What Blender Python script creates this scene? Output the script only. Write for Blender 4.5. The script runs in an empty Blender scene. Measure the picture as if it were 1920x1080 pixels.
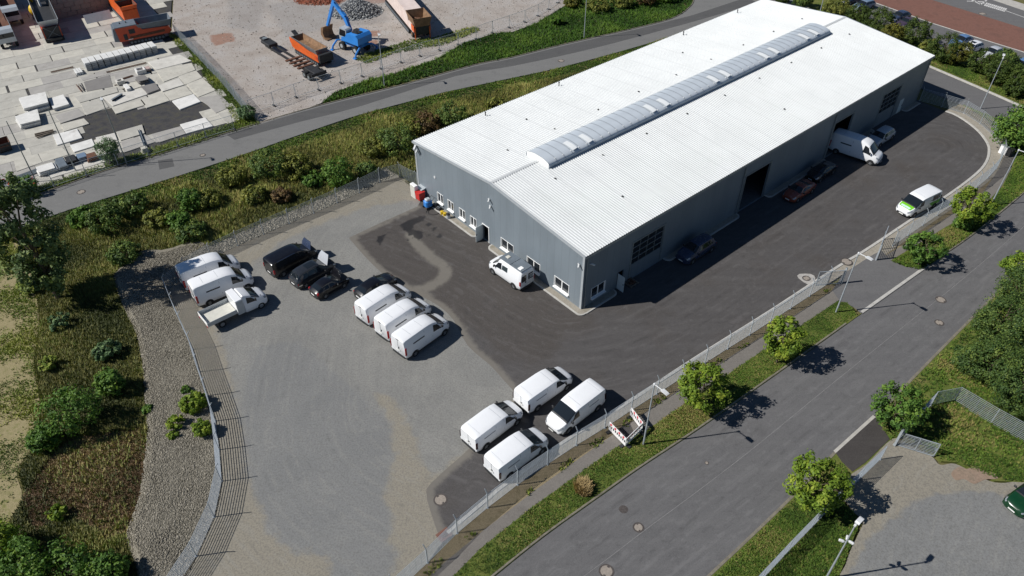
import bpy, bmesh, math, random
import numpy as np
from mathutils import Vector, Matrix

random.seed(7)
RNG = np.random.default_rng(7)
R = math.radians

# ------------------------------------------------------------------ camera, light, exposure
SC = bpy.context.scene
COL = SC.collection
CAM_H = 49.2                     # drone height above the yard (m)
FPX = 1405.2                     # focal length in pixels of the 1920 px wide survey picture
PITCH = R(41.12)
cam_d = bpy.data.cameras.new('camera')
cam_d.sensor_width = 36.0
cam_d.lens = FPX / 1920.0 * 36.0
cam_d.clip_end = 3000.0
cam = bpy.data.objects.new('camera', cam_d)
cam.location = (0, 0, CAM_H)
cam.rotation_euler = (math.pi / 2 - PITCH, 0, 0)
COL.objects.link(cam)
SC.camera = cam

SUN_EL, SUN_AZ = R(42.0), R(9.5)          # shadows fall towards +X, turned 9.5 degrees to +Y
to_sun = Vector((-math.cos(SUN_EL) * math.cos(SUN_AZ), -math.cos(SUN_EL) * math.sin(SUN_AZ), math.sin(SUN_EL)))
world = bpy.data.worlds.new('World')
SC.world = world
world.use_nodes = True
wn = world.node_tree
for n_ in list(wn.nodes):
    wn.nodes.remove(n_)
w_out = wn.nodes.new('ShaderNodeOutputWorld')
w_bg = wn.nodes.new('ShaderNodeBackground')
w_sky = wn.nodes.new('ShaderNodeTexSky')
w_sky.sky_type = 'NISHITA'
w_sky.sun_disc = False
w_sky.sun_elevation = SUN_EL
w_sky.sun_rotation = math.atan2(to_sun.x, to_sun.y)
w_sky.air_density = 1.0
w_sky.dust_density = 0.0
w_sky.ozone_density = 6.0
w_bg.inputs['Strength'].default_value = 0.05
wn.links.new(w_sky.outputs[0], w_bg.inputs['Color'])
wn.links.new(w_bg.outputs[0], w_out.inputs['Surface'])

sun_d = bpy.data.lights.new('sun', 'SUN')
sun_d.energy = 5.0
sun_d.angle = R(0.53)
sun_d.color = (1.0, 0.97, 0.925)
sun = bpy.data.objects.new('sun', sun_d)
sun.rotation_euler = to_sun.to_track_quat('Z', 'Y').to_euler()
sun.location = (-40, 0, 60)
COL.objects.link(sun)

vs = SC.view_settings
vs.view_transform = 'Standard'
vs.look = 'None'
vs.exposure = 0.08
vs.gamma = 1.0
vs.use_curve_mapping = False
SC.render.engine = 'CYCLES'
SC.cycles.max_bounces = 6
SC.cycles.transparent_max_bounces = 8
SC.cycles.use_denoising = True

# ------------------------------------------------------------------ helpers
_c, _s = math.cos(PITCH), math.sin(PITCH)


def G(px, py, z=0.0):
    """Ground position (m) of a point surveyed in the 1920 px wide picture, at height z."""
    a, b = (px - 960.0) / FPX, (py - 540.0) / FPX
    dx, dy, dz = a, _c - _s * b, -_s - _c * b
    t = (z - CAM_H) / dz
    return Vector((dx * t, dy * t, z))


def GP(pts, z=0.0):
    return [G(p[0], p[1], z) for p in pts]


def spline(pts, sub=6, closed=False):
    """Catmull-Rom through world points."""
    P = [Vector(p) for p in pts]
    out = []
    n = len(P)
    rng = range(n if closed else n - 1)
    for i in rng:
        if closed:
            p0, p1, p2, p3 = P[(i - 1) % n], P[i], P[(i + 1) % n], P[(i + 2) % n]
        else:
            p1, p2 = P[i], P[i + 1]
            p0 = P[i - 1] if i > 0 else p1 * 2 - p2
            p3 = P[i + 2] if i + 2 < n else p2 * 2 - p1
        for k in range(sub):
            t = k / sub
            out.append(0.5 * ((2 * p1) + (p2 - p0) * t + (2 * p0 - 5 * p1 + 4 * p2 - p3) * t * t + (3 * p1 - p0 - 3 * p2 + p3) * t ** 3))
    if not closed:
        out.append(P[-1].copy())
    return out


def offset(pl, d):
    """Parallel polyline, d metres to the left of travel (xy)."""
    out = []
    n = len(pl)
    for i in range(n):
        a = pl[max(i - 1, 0)]
        b = pl[min(i + 1, n - 1)]
        t = Vector((b.x - a.x, b.y - a.y))
        t.normalize()
        out.append(Vector((pl[i].x - t.y * d, pl[i].y + t.x * d, pl[i].z)))
    return out


def resample(pl, step):
    """Points along a polyline at an even spacing near step; ends kept."""
    L = [0.0]
    for a, b in zip(pl[:-1], pl[1:]):
        L.append(L[-1] + (b - a).length)
    n = max(1, round(L[-1] / step))
    out = []
    j = 0
    for k in range(n + 1):
        s = L[-1] * k / n
        while j < len(pl) - 2 and L[j + 1] < s:
            j += 1
        seg = L[j + 1] - L[j]
        t = 0 if seg == 0 else (s - L[j]) / seg
        out.append(pl[j].lerp(pl[j + 1], min(max(t, 0), 1)))
    return out


class MB:
    """Collects shapes for ONE mesh object."""

    def __init__(self):
        self.v, self.f, self.m = [], [], []

    def add(self, vs_, fs, mi=0, M=None):
        o = len(self.v)
        for p in vs_:
            self.v.append(tuple(M @ Vector(p)) if M is not None else tuple(p))
        for f in fs:
            self.f.append([i + o for i in f])
            self.m.append(mi)
        return self

    def box(self, c, s, mi=0, M=None, taper=1.0):
        x, y, z = s[0] / 2, s[1] / 2, s[2] / 2
        t = taper
        vs_ = [(c[0] + a * x * (t if k > 0 else 1), c[1] + b * y * (t if k > 0 else 1), c[2] + k * z) for k in (-1, 1) for a, b in ((-1, -1), (1, -1), (1, 1), (-1, 1))]
        return self.add(vs_, [(3, 2, 1, 0), (4, 5, 6, 7), (0, 1, 5, 4), (1, 2, 6, 5), (2, 3, 7, 6), (3, 0, 4, 7)], mi, M)

    def bbox(self, c, s, b=0.03, mi=0, M=None):
        """Box with chamfered upright edges and top rim."""
        x, y, z = s[0] / 2, s[1] / 2, s[2] / 2
        b = min(b, x * .9, y * .9, z * .9)
        ring = lambda ax, ay, zz: [(c[0] - ax + b, c[1] - ay, zz), (c[0] + ax - b, c[1] - ay, zz), (c[0] + ax, c[1] - ay + b, zz), (c[0] + ax, c[1] + ay - b, zz),
                                   (c[0] + ax - b, c[1] + ay, zz), (c[0] - ax + b, c[1] + ay, zz), (c[0] - ax, c[1] + ay - b, zz), (c[0] - ax, c[1] - ay + b, zz)]
        v = ring(x, y, c[2] - z) + ring(x, y, c[2] + z - b) + ring(x - b, y - b, c[2] + z)
        f = [tuple(range(7, -1, -1)), tuple(range(16, 24))]
        for r_ in (0, 8):
            for i in range(8):
                f.append((r_ + i, r_ + (i + 1) % 8, r_ + 8 + (i + 1) % 8, r_ + 8 + i))
        return self.add(v, f, mi, M)

    def cyl(self, p0, p1, r0, r1=None, n=8, mi=0, M=None, cap=True):
        r1 = r0 if r1 is None else r1
        p0, p1 = Vector(p0), Vector(p1)
        ax = (p1 - p0).normalized()
        u = ax.orthogonal().normalized()
        w = ax.cross(u)
        vs_ = []
        for p, r_ in ((p0, r0), (p1, r1)):
            for i in range(n):
                a = 2 * math.pi * i / n
                vs_.append(p + (u * math.cos(a) + w * math.sin(a)) * r_)
        fs = [(i, (i + 1) % n, n + (i + 1) % n, n + i) for i in range(n)]
        if cap:
            fs += [tuple(range(n - 1, -1, -1)), tuple(range(n, 2 * n))]
        return self.add(vs_, fs, mi, M)

    def tube(self, pts, r, n=6, mi=0, M=None):
        for a, b in zip(pts[:-1], pts[1:]):
            self.cyl(a, b, r, r, n, mi, M)
        return self

    def prism(self, poly, z0, z1, mi=0, M=None):
        n = len(poly)
        vs_ = [(p[0], p[1], z0) for p in poly] + [(p[0], p[1], z1) for p in poly]
        fs = [tuple(range(n - 1, -1, -1)), tuple(range(n, 2 * n))] + [(i, (i + 1) % n, n + (i + 1) % n, n + i) for i in range(n)]
        return self.add(vs_, fs, mi, M)

    def xprism(self, prof, y0, y1, mi=0, M=None):
        """Side profile (x, z) extruded across y."""
        n = len(prof)
        vs_ = [(p[0], y0, p[1]) for p in prof] + [(p[0], y1, p[1]) for p in prof]
        fs = [tuple(range(n)), tuple(range(2 * n - 1, n - 1, -1))] + [((i + 1) % n, i, n + i, n + (i + 1) % n) for i in range(n)]
        return self.add(vs_, fs, mi, M)

    def quad(self, a, b, c, d, mi=0, M=None):
        return self.add([a, b, c, d], [(0, 1, 2, 3)], mi, M)

    def loft(self, rings, mi=0, M=None, caps=True, closed=True):
        n = len(rings[0])
        vs_ = [p for r_ in rings for p in r_]
        fs = []
        for k in range(len(rings) - 1):
            for i in range(n if closed else n - 1):
                j = (i + 1) % n
                fs.append((k * n + i, k * n + j, (k + 1) * n + j, (k + 1) * n + i))
        if caps:
            fs += [tuple(range(n - 1, -1, -1)), tuple(range((len(rings) - 1) * n, len(rings) * n))]
        return self.add(vs_, fs, mi, M)

    def mesh(self, name, mats, smooth=None, fix=True):
        me = bpy.data.meshes.new(name)
        me.from_pydata(self.v, [], self.f)
        mats = mats if isinstance(mats, (list, tuple)) else [mats]
        for m_ in mats:
            me.materials.append(m_)
        if len(mats) > 1:
            me.polygons.foreach_set('material_index', self.m)
        if fix or smooth:
            bm = bmesh.new()
            bm.from_mesh(me)
            if smooth:
                bmesh.ops.remove_doubles(bm, verts=bm.verts, dist=1e-5)
            if fix:
                bmesh.ops.recalc_face_normals(bm, faces=bm.faces)
            if smooth:
                for f in bm.faces:
                    f.smooth = True
                for e in bm.edges:
                    e.smooth = len(e.link_faces) == 2 and e.calc_face_angle(0) < R(smooth)
            bm.to_mesh(me)
            bm.free()
        return me

    def build(self, name, mats, parent=None, smooth=None, fix=True, **kw):
        return link(name, self.mesh(name, mats, smooth, fix), parent, **kw)


def tag(o, label=None, cat=None, group=None, kind=None):
    if label:
        o['label'] = label
    if cat:
        o['category'] = cat
    if group:
        o['group'] = group
    if kind:
        o['kind'] = kind
    return o


def link(name, me, parent=None, loc=None, rot=None, **kw):
    o = bpy.data.objects.new(name, me)
    COL.objects.link(o)
    if parent is not None:
        o.parent = parent
    if loc is not None:
        o.location = loc
    if rot is not None:
        o.rotation_euler = rot
    return tag(o, **kw)


def empty(name, loc=(0, 0, 0), rz=0.0, **kw):
    o = bpy.data.objects.new(name, None)
    COL.objects.link(o)
    o.empty_display_size = 0.3
    o.location = loc
    o.rotation_euler = (0, 0, rz)
    return tag(o, **kw)


def children(o):
    return [c for c in bpy.data.objects if c.parent == o]


def copy_tree(o, parent=None, kids=None):
    kids = kids if kids is not None else KIDS(o)
    c = o.copy()
    COL.objects.link(c)
    c.parent = parent
    for ch in kids.get(o.name, []):
        copy_tree(ch, c, kids)
    return c


def KIDS(o):
    d = {}
    for c in bpy.data.objects:
        if c.parent is not None:
            d.setdefault(c.parent.name, []).append(c)
    return d


def np_mesh(name, V, F, mats, tint=None, smooth=False):
    """Mesh from numpy arrays: V (n,3), F (m,3 or 4); tint = per-vertex float."""
    me = bpy.data.meshes.new(name)
    k = F.shape[1]
    me.vertices.add(len(V))
    me.vertices.foreach_set('co', V.astype(np.float32).ravel())
    me.loops.add(F.size)
    me.loops.foreach_set('vertex_index', F.astype(np.int32).ravel())
    me.polygons.add(len(F))
    me.polygons.foreach_set('loop_start', np.arange(0, F.size, k, dtype=np.int32))
    me.polygons.foreach_set('loop_total', np.full(len(F), k, dtype=np.int32))
    if tint is not None:
        at = me.attributes.new('tint', 'FLOAT', 'POINT')
        at.data.foreach_set('value', tint.astype(np.float32))
    for m_ in (mats if isinstance(mats, (list, tuple)) else [mats]):
        me.materials.append(m_)
    me.update(calc_edges=True)
    if smooth:
        me.polygons.foreach_set('use_smooth', np.ones(len(F), dtype=bool))
    return me


def inside(poly, X, Y):
    """Vectorised point in polygon."""
    px = np.array([p[0] for p in poly])
    py = np.array([p[1] for p in poly])
    ins = np.zeros(X.shape, bool)
    j = len(px) - 1
    for i in range(len(px)):
        c = (py[i] > Y) != (py[j] > Y)
        xi = (px[j] - px[i]) * (Y - py[i]) / (py[j] - py[i] + 1e-12) + px[i]
        ins ^= c & (X < xi)
        j = i
    return ins


def sdf(poly, X, Y, closed=True):
    """Signed distance, positive inside (closed), or distance to a polyline."""
    d = np.full(X.shape, 1e9)
    n = len(poly)
    for i in range(n if closed else n - 1):
        a, b = poly[i], poly[(i + 1) % n]
        ex, ey = b[0] - a[0], b[1] - a[1]
        l2 = ex * ex + ey * ey + 1e-12
        t = np.clip(((X - a[0]) * ex + (Y - a[1]) * ey) / l2, 0, 1)
        d = np.minimum(d, np.hypot(X - a[0] - t * ex, Y - a[1] - t * ey))
    return np.where(inside(poly, X, Y), d, -d) if closed else d


# ------------------------------------------------------------------ materials
class NB:
    """Short hand for node trees."""

    def __init__(self, name):
        self.mat = bpy.data.materials.new(name)
        self.mat.use_nodes = True
        self.t = self.mat.node_tree
        for n in list(self.t.nodes):
            self.t.nodes.remove(n)
        self.out = self.t.nodes.new('ShaderNodeOutputMaterial')
        self.b = self.t.nodes.new('ShaderNodeBsdfPrincipled')
        self.t.links.new(self.b.outputs[0], self.out.inputs[0])
        self._co = None

    def n(self, ty, **kw):
        nd = self.t.nodes.new(ty)
        for k, v in kw.items():
            setattr(nd, k, v)
        return nd

    def lk(self, a, b):
        self.t.links.new(a, b)

    def put(self, sock, v):
        if isinstance(v, bpy.types.NodeSocket):
            self.lk(v, sock)
        elif isinstance(v, (tuple, list)) and len(v) == 3 and sock.type == 'RGBA':
            sock.default_value = (*v, 1)
        else:
            sock.default_value = v

    def co(self, world=False, scale=None, rotz=0.0):
        tc = self.n('ShaderNodeTexCoord')
        o = tc.outputs['Object']
        if world:
            o = self.n('ShaderNodeNewGeometry').outputs['Position']
        if scale or rotz:
            mp = self.n('ShaderNodeMapping')
            mp.inputs['Rotation'].default_value = (0, 0, rotz)
            if scale:
                mp.inputs['Scale'].default_value = scale
            self.lk(o, mp.inputs[0])
            o = mp.outputs[0]
        return o

    def noise(self, scale, detail=3.0, rough=.55, vec=None, dist=0.0):
        nd = self.n('ShaderNodeTexNoise')
        nd.inputs['Scale'].default_value = scale
        nd.inputs['Detail'].default_value = detail
        nd.inputs['Roughness'].default_value = rough
        nd.inputs['Distortion'].default_value = dist
        self.lk(vec if vec is not None else self.co(), nd.inputs['Vector'])
        return nd.outputs['Fac']

    def voronoi(self, scale, vec=None, feature='F1', out='Distance'):
        nd = self.n('ShaderNodeTexVoronoi')
        nd.feature = feature
        nd.inputs['Scale'].default_value = scale
        self.lk(vec if vec is not None else self.co(), nd.inputs['Vector'])
        return nd.outputs[out]

    def step(self, v, a, b, lo=0.0, hi=1.0):
        nd = self.n('ShaderNodeMapRange')
        nd.interpolation_type = 'SMOOTHSTEP'
        self.put(nd.inputs[0], v)
        nd.inputs[1].default_value = a
        nd.inputs[2].default_value = b
        nd.inputs[3].default_value = lo
        nd.inputs[4].default_value = hi
        return nd.outputs[0]

    def math(self, op, a, b=0.0):
        nd = self.n('ShaderNodeMath', operation=op)
        self.put(nd.inputs[0], a)
        self.put(nd.inputs[1], b)
        return nd.outputs[0]

    def mix(self, fac, a, b, mode='MIX'):
        nd = self.n('ShaderNodeMix', data_type='RGBA', blend_type=mode)
        self.put(nd.inputs[0], fac)
        self.put(nd.inputs[6], a)
        self.put(nd.inputs[7], b)
        return nd.outputs[2]

    def ramp(self, fac, stops):
        nd = self.n('ShaderNodeValToRGB')
        el = nd.color_ramp.elements
        while len(el) < len(stops):
            el.new(0.5)
        for e, (p, c) in zip(el, stops):
            e.position = p
            e.color = (*c, 1)
        self.put(nd.inputs[0], fac)
        return nd.outputs[0]

    def attr(self, name):
        nd = self.n('ShaderNodeAttribute')
        nd.attribute_name = name
        return nd.outputs['Fac']

    def bump(self, h, strength=.4, dist=.02):
        nd = self.n('ShaderNodeBump')
        nd.inputs['Strength'].default_value = strength
        nd.inputs['Distance'].default_value = dist
        self.lk(h, nd.inputs['Height'])
        self.lk(nd.outputs[0], self.b.inputs['Normal'])

    def done(self, color, rough=.8, metal=0.0, spec=None, **kw):
        self.put(self.b.inputs['Base Color'], color)
        self.put(self.b.inputs['Roughness'], rough)
        self.put(self.b.inputs['Metallic'], metal)
        if spec is not None:
            self.b.inputs['Specular IOR Level'].default_value = spec
        for k, v in kw.items():
            self.put(self.b.inputs[k.replace('_', ' ')], v)
        return self.mat


def mul(c, k):
    return tuple(min(1.0, x * k) for x in c)


def mat(name, col, rough=.6, metal=0.0, var=.12, scale=2.5, spec=None, fine=0.0, coat=0.0, dirt=None, bump=0.0):
    m = NB(name)
    n1 = m.noise(scale, 4.0)
    c = m.mix(m.step(n1, .3, .7), mul(col, 1 - var), mul(col, 1 + var))
    if fine:
        c = m.mix(m.step(m.noise(scale * 14, 2.0), .3, .75), c, mul(col, 1 - fine))
    if dirt:
        c = m.mix(m.step(m.noise(scale * .6, 6.0, .7), .52, .78, 0, dirt[1]), c, dirt[0])
    if bump:
        m.bump(m.noise(scale * 10, 3.0), bump, .01)
    kw = {}
    if coat:
        kw = dict(Coat_Weight=coat, Coat_Roughness=.06)
    return m.done(c, rough, metal, spec, **kw)


def paint(name, col, var=.03, dust=.10):
    """Car paint: a faint uneven film of dust on a clear-coated colour."""
    m = NB(name)
    d = m.step(m.noise(3.0, 5.0, .65), .45, .8, 0, dust)
    c = m.mix(d, col, (.30, .28, .24))
    return m.done(c, m.math('ADD', d, .24), 0.0, .5, Coat_Weight=.35, Coat_Roughness=.08)


MT = {}
MT['white_paint'] = paint('white_paint', (.80, .81, .82))
MT['black_paint'] = paint('black_paint', (.006, .006, .008), dust=.02)
MT['charcoal_paint'] = paint('charcoal_paint', (.022, .025, .03), dust=.04)
MT['silver_paint'] = paint('silver_paint', (.42, .44, .47))
MT['blue_paint'] = paint('blue_paint', (.10, .19, .36))
MT['steel_blue_paint'] = paint('steel_blue_paint', (.16, .22, .30))
MT['navy_paint'] = paint('navy_paint', (.03, .045, .09))
MT['rust_red_paint'] = paint('rust_red_paint', (.22, .05, .03))
MT['green_paint'] = paint('green_paint', (.004, .036, .013), dust=.02)
MT['plum_paint'] = paint('plum_paint', (.05, .035, .06))
MT['glass'] = NB('dark_glass').done((.012, .016, .02), .05, 0.0, .6)
MT['glass_light'] = NB('tinted_glass').done((.035, .05, .055), .08, 0.0, .6)
MT['tyre'] = mat('tyre_rubber', (.018, .018, .018), .85, var=.25, scale=6)
MT['plastic'] = mat('black_plastic', (.022, .023, .025), .6, var=.2, scale=5)
MT['alloy'] = mat('wheel_alloy', (.38, .39, .40), .35, .6, var=.1)
MT['tail_red'] = NB('tail_lamp_red').done((.30, .012, .015), .2, 0, .5)
MT['tail_dark'] = NB('tail_lamp_dark').done((.03, .006, .008), .15, 0, .5)
MT['head_lamp'] = NB('head_lamp').done((.35, .38, .42), .12, .3, .6)
MT['plate'] = mat('number_plate', (.75, .75, .72), .5, var=.04)
MT['chrome'] = NB('chrome').done((.6, .6, .62), .18, 1.0)
MT['galv'] = mat('galvanised_steel', (.42, .46, .49), .45, .35, var=.12, scale=5)
MT['galv_dark'] = mat('weathered_galvanised_steel', (.24, .27, .28), .55, .4, var=.15, scale=4)
MT['concrete'] = mat('concrete', (.44, .42, .38), .9, var=.14, scale=1.6, fine=.18, dirt=((.20, .18, .15), .5))
MT['kerb'] = mat('kerb_concrete', (.47, .455, .42), .9, var=.16, scale=2.2, fine=.2)
MT['kerb_old'] = mat('old_kerb_concrete', (.20, .18, .14), .95, var=.25, scale=2.0, fine=.3, dirt=((.07, .08, .03), .6))
MT['white_pvc'] = mat('white_frame', (.82, .82, .80), .4, var=.03)
MT['bark'] = mat('bark', (.10, .075, .05), .95, var=.3, scale=6, bump=.5)
MT['orange'] = mat('orange_machine_paint', (.62, .105, .015), .45, var=.1, scale=1.2, dirt=((.20, .09, .04), .35))
MT['orange_red'] = mat('red_orange_machine_paint', (.48, .055, .014), .45, var=.1, scale=1.2, dirt=((.16, .05, .03), .3))
MT['machine_grey'] = mat('machine_grey', (.13, .155, .18), .5, var=.12, scale=1.5)
MT['machine_dark'] = mat('machine_dark', (.02, .021, .023), .65, var=.3, scale=3)
MT['machine_blue'] = mat('machine_blue', (.035, .22, .62), .4, var=.08, scale=1.5, dirt=((.10, .14, .2), .2))
MT['rust'] = mat('rusty_steel', (.13, .055, .03), .85, var=.3, scale=3, fine=.3)
MT['brown_steel'] = mat('earth_brown_steel', (.20, .115, .06), .85, var=.25, scale=2)
MT['yellow'] = mat('yellow_paint', (.62, .42, .02), .5, var=.1)
MT['red_plastic'] = mat('red_plastic', (.50, .025, .02), .45, var=.08)
MT['wood'] = mat('grey_timber', (.16, .13, .10), .9, var=.25, scale=5)
MT['board_white'] = mat('barrier_white', (.80, .79, .78), .5, var=.03)
MT['manhole'] = mat('manhole_cover', (.30, .26, .22), .85, var=.2, scale=6, fine=.2)
MT['manhole_rim'] = mat('manhole_rim', (.07, .06, .055), .8, var=.25, scale=6)
MT['lamp_white'] = mat('lamp_housing', (.58, .59, .59), .45, var=.05)

# ------------------------------------------------------------------ ground materials
TH = 0.7114                                 # the hall's long axis, from +X


def streaks(m, attr, w, freq=1.4):
    """Wheel streaks that run parallel to the driving lines (attr = distance to them)."""
    d = m.attr(attr)
    wob = m.math('MULTIPLY', m.noise(.22, 3.0, .5, w), 5.0)
    cv = m.n('ShaderNodeCombineXYZ')
    m.lk(m.math('MULTIPLY', d, freq), cv.inputs[0])
    m.lk(wob, cv.inputs[1])
    return m.noise(1.7, 4.0, .65, cv.outputs[0])


def m_gravel():
    m = NB('yard_gravel')
    w = m.co()
    grain = m.noise(7.0, 4.0, .75, w)
    fine = m.noise(22.0, 2.0, .6, w)
    big = m.noise(.22, 5.0, .65, w)
    st = streaks(m, 'track', w)
    tanm = m.math('ADD', m.attr('tan'), m.math('MULTIPLY', m.math('SUBTRACT', m.noise(.6, 6.0, .75, w), .5), 1.5))
    darkm = m.math('ADD', m.attr('dark'), m.math('MULTIPLY', m.math('SUBTRACT', m.noise(.9, 6.0, .75, w), .5), 1.2))
    c = m.ramp(m.step(big, .3, .7), [(0, (.198, .197, .187)), (1, (.242, .239, .223))])
    c = m.mix(m.step(darkm, .3, .7, 0, .55), c, (.176, .181, .184))
    c = m.mix(m.step(tanm, .32, .72, 0, .88), c, (.262, .236, .186))
    c = m.mix(m.step(st, .50, .66, 0, .30), c, (.285, .278, .250))
    c = m.mix(m.step(st, .30, .44, .30, 0), c, (.115, .116, .112))
    c = m.mix(m.step(m.noise(1.6, 6.0, .8, w), .50, .72, 0, .35), c, (.125, .122, .110))
    c = m.mix(m.step(grain, .42, .66, 0, .48), c, (.095, .092, .084))
    c = m.mix(m.step(fine, .55, .76, 0, .40), c, (.36, .35, .32))
    m.bump(m.math('ADD', grain, fine), .5, .03)
    return m.done(c, .95, 0, .2)


def m_asphalt(name, col, light, brown=None, streak=.5, attrs=True, rotz=-TH, drive=False):
    m = NB(name)
    w = m.co()
    st = m.noise(.9, 5.0, .62, m.co(scale=(.07, 1.0, 1.0), rotz=rotz), .4)
    big = m.noise(.16, 4.0, .6, w)
    sp = m.noise(18.0, 2.0, .6, w)
    c = m.mix(m.step(st, .35, .75, 0, streak), col, light)
    if brown:
        c = m.mix(m.step(m.math('ADD', big, m.math('MULTIPLY', m.attr('brown'), .35)), .45, .75, 0, .9), c, brown)
    c = m.mix(m.step(m.noise(.5, 6.0, .75, w), .50, .76, 0, .6), c, mul(col, .62))
    c = m.mix(m.step(m.noise(1.3, 6.0, .8, w), .54, .74, 0, .40), c, mul(light, 1.35))
    c = m.mix(m.step(m.noise(5.0, 4.0, .75, w), .46, .70, 0, .35), c, mul(col, .60))
    c = m.mix(m.step(sp, .42, .74, 0, .40), c, mul(light, 1.5))
    if attrs or drive:
        st2 = streaks(m, 'drive', w, 1.1)
        c = m.mix(m.step(st2, .50, .70, 0, .36), c, mul(light, 1.35))
        c = m.mix(m.step(st2, .28, .46, .42, 0), c, mul(col, .55))
    if attrs:
        d = m.math('ADD', m.attr('dust'), m.math('MULTIPLY', m.math('SUBTRACT', m.noise(1.6, 5.0, .7, w), .5), .6))
        c = m.mix(m.step(d, .3, .8, 0, .7), c, (.19, .175, .15))
        wt = m.math('ADD', m.attr('wet'), m.math('MULTIPLY', m.math('SUBTRACT', m.noise(2.2, 5.0, .7, w), .5), .7))
        wf = m.step(wt, .36, .68)
        c = m.mix(m.math('MULTIPLY', wf, .85), c, (.020, .019, .019))
        r = m.math('SUBTRACT', .9, m.math('MULTIPLY', wf, .45))
    else:
        r = .9
    m.bump(sp, .25, .01)
    return m.done(c, r, 0, .3)


def m_soil(name, stops, scale=.6, speck=None, grain=10.0):
    m = NB(name)
    w = m.co()
    c = m.ramp(m.noise(scale, 6.0, .65, w), stops)
    g = m.noise(grain, 3.0, .7, w)
    c = m.mix(m.step(g, .35, .75, 0, .5), c, speck or mul(stops[0][1], .5))
    m.bump(g, .6, .04)
    return m.done(c, .97, 0, .15)


def m_lot():
    m = NB('crushed_stone_lot')
    w = m.co()
    g1 = m.noise(5.5, 4.0, .75, w)
    g2 = m.noise(17.0, 2.0, .6, w)
    c = m.ramp(m.noise(.28, 5.0, .62, w), [(.3, (.33, .285, .25)), (.5, (.40, .36, .325)), (.7, (.43, .405, .385))])
    c = m.mix(m.step(m.math('ADD', m.attr('red'), m.math('MULTIPLY', m.math('SUBTRACT', m.noise(1.0, 5.0, .7, w), .5), .8)), .35, .75, 0, .7), c, (.28, .115, .06))
    c = m.mix(m.step(m.math('ADD', m.attr('dark'), m.math('MULTIPLY', m.math('SUBTRACT', m.noise(.7, 5.0, .7, w), .5), .9)), .35, .85, 0, .4), c, (.24, .24, .24))
    c = m.mix(m.step(g1, .45, .72, 0, .6), c, (.14, .125, .11))
    c = m.mix(m.step(g2, .55, .78, 0, .5), c, (.50, .47, .43))
    m.bump(m.math('ADD', g1, g2), .8, .08)
    return m.done(c, .95, 0, .2)


MT['gravel'] = m_gravel()
MT['asphalt_yard'] = m_asphalt('yard_asphalt', (.066, .062, .061), (.098, .093, .091), (.060, .052, .046))
MT['asphalt_road'] = m_asphalt('road_asphalt', (.112, .110, .111), (.142, .139, .138), None, .6, False)
MT['asphalt_main'] = m_asphalt('main_road_asphalt', (.108, .106, .107), (.138, .135, .134), None, .5, False, drive=True)
MT['asphalt_back'] = m_asphalt('back_road_asphalt', (.150, .149, .145), (.180, .177, .170), None, .5, False, rotz=-.55)
MT['asphalt_patch'] = m_asphalt('asphalt_patch', (.078, .078, .078), (.105, .103, .100), None, .5, False, rotz=-.55)
MT['asphalt_new'] = m_asphalt('drive_asphalt', (.045, .04, .038), (.07, .065, .06), None, .5, False)
MT['sidewalk'] = m_asphalt('footway_asphalt', (.150, .138, .124), (.190, .176, .158), None, .5, False)
MT['ground'] = m_soil('rough_ground', [(.3, (.085, .085, .03)), (.5, (.15, .135, .055)), (.7, (.11, .12, .035))], .5)
MT['turf'] = m_soil('turf', [(.3, (.075, .11, .022)), (.5, (.12, .145, .032)), (.72, (.20, .175, .065))], .55, (.03, .05, .01))
MT['dry_soil'] = m_soil('dry_soil', [(.3, (.22, .20, .095)), (.5, (.31, .26, .15)), (.68, (.17, .175, .06))], 1.3, (.16, .14, .065))
MT['brown_soil'] = m_soil('brown_soil', [(.3, (.09, .065, .035)), (.5, (.15, .105, .06)), (.72, (.11, .095, .04))], .6, (.03, .02, .012))
MT['strip_gravel'] = m_soil('strip_gravel', [(.3, (.27, .245, .20)), (.5, (.34, .31, .26)), (.7, (.24, .22, .17))], 1.2, (.17, .15, .12), 14.0)
MT['tan_strip'] = m_soil('tan_strip', [(.3, (.20, .165, .10)), (.5, (.27, .22, .14)), (.7, (.15, .125, .07))], 1.4, (.10, .08, .045), 12.0)
MT['bank_stone'] = m_soil('bank_stone', [(.3, (.19, .175, .138)), (.5, (.25, .23, .185)), (.7, (.205, .188, .145))], .8, (.06, .055, .045), 11.0)
MT['red_paving'] = m_soil('red_paving', [(.3, (.165, .082, .063)), (.5, (.20, .10, .078)), (.7, (.15, .08, .064))], .5, (.12, .07, .055), 3.0)
MT['dark_chips'] = m_soil('dark_chippings', [(.3, (.045, .045, .05)), (.5, (.07, .068, .068)), (.7, (.09, .085, .06))], 1.0, (.02, .02, .02), 14.0)
MT['lot'] = m_lot()
MT['seam'] = mat('asphalt_seam', (.22, .215, .21), .85, var=.2, scale=2, dirt=((.1, .1, .1), .8))
MT['red_soil'] = m_soil('red_soil', [(.3, (.24, .175, .125)), (.5, (.29, .215, .16)), (.7, (.22, .18, .13))], 1.0, (.14, .1, .08), 8.0)
MT['concrete_pale'] = mat('pale_mortar', (.42, .40, .37), .9, var=.25, scale=2.5, fine=.3, dirt=((.12, .11, .10), .8))
MT['marking'] = mat('road_marking', (.55, .54, .52), .8, var=.15, scale=3, dirt=((.12, .12, .12), .7))


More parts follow.
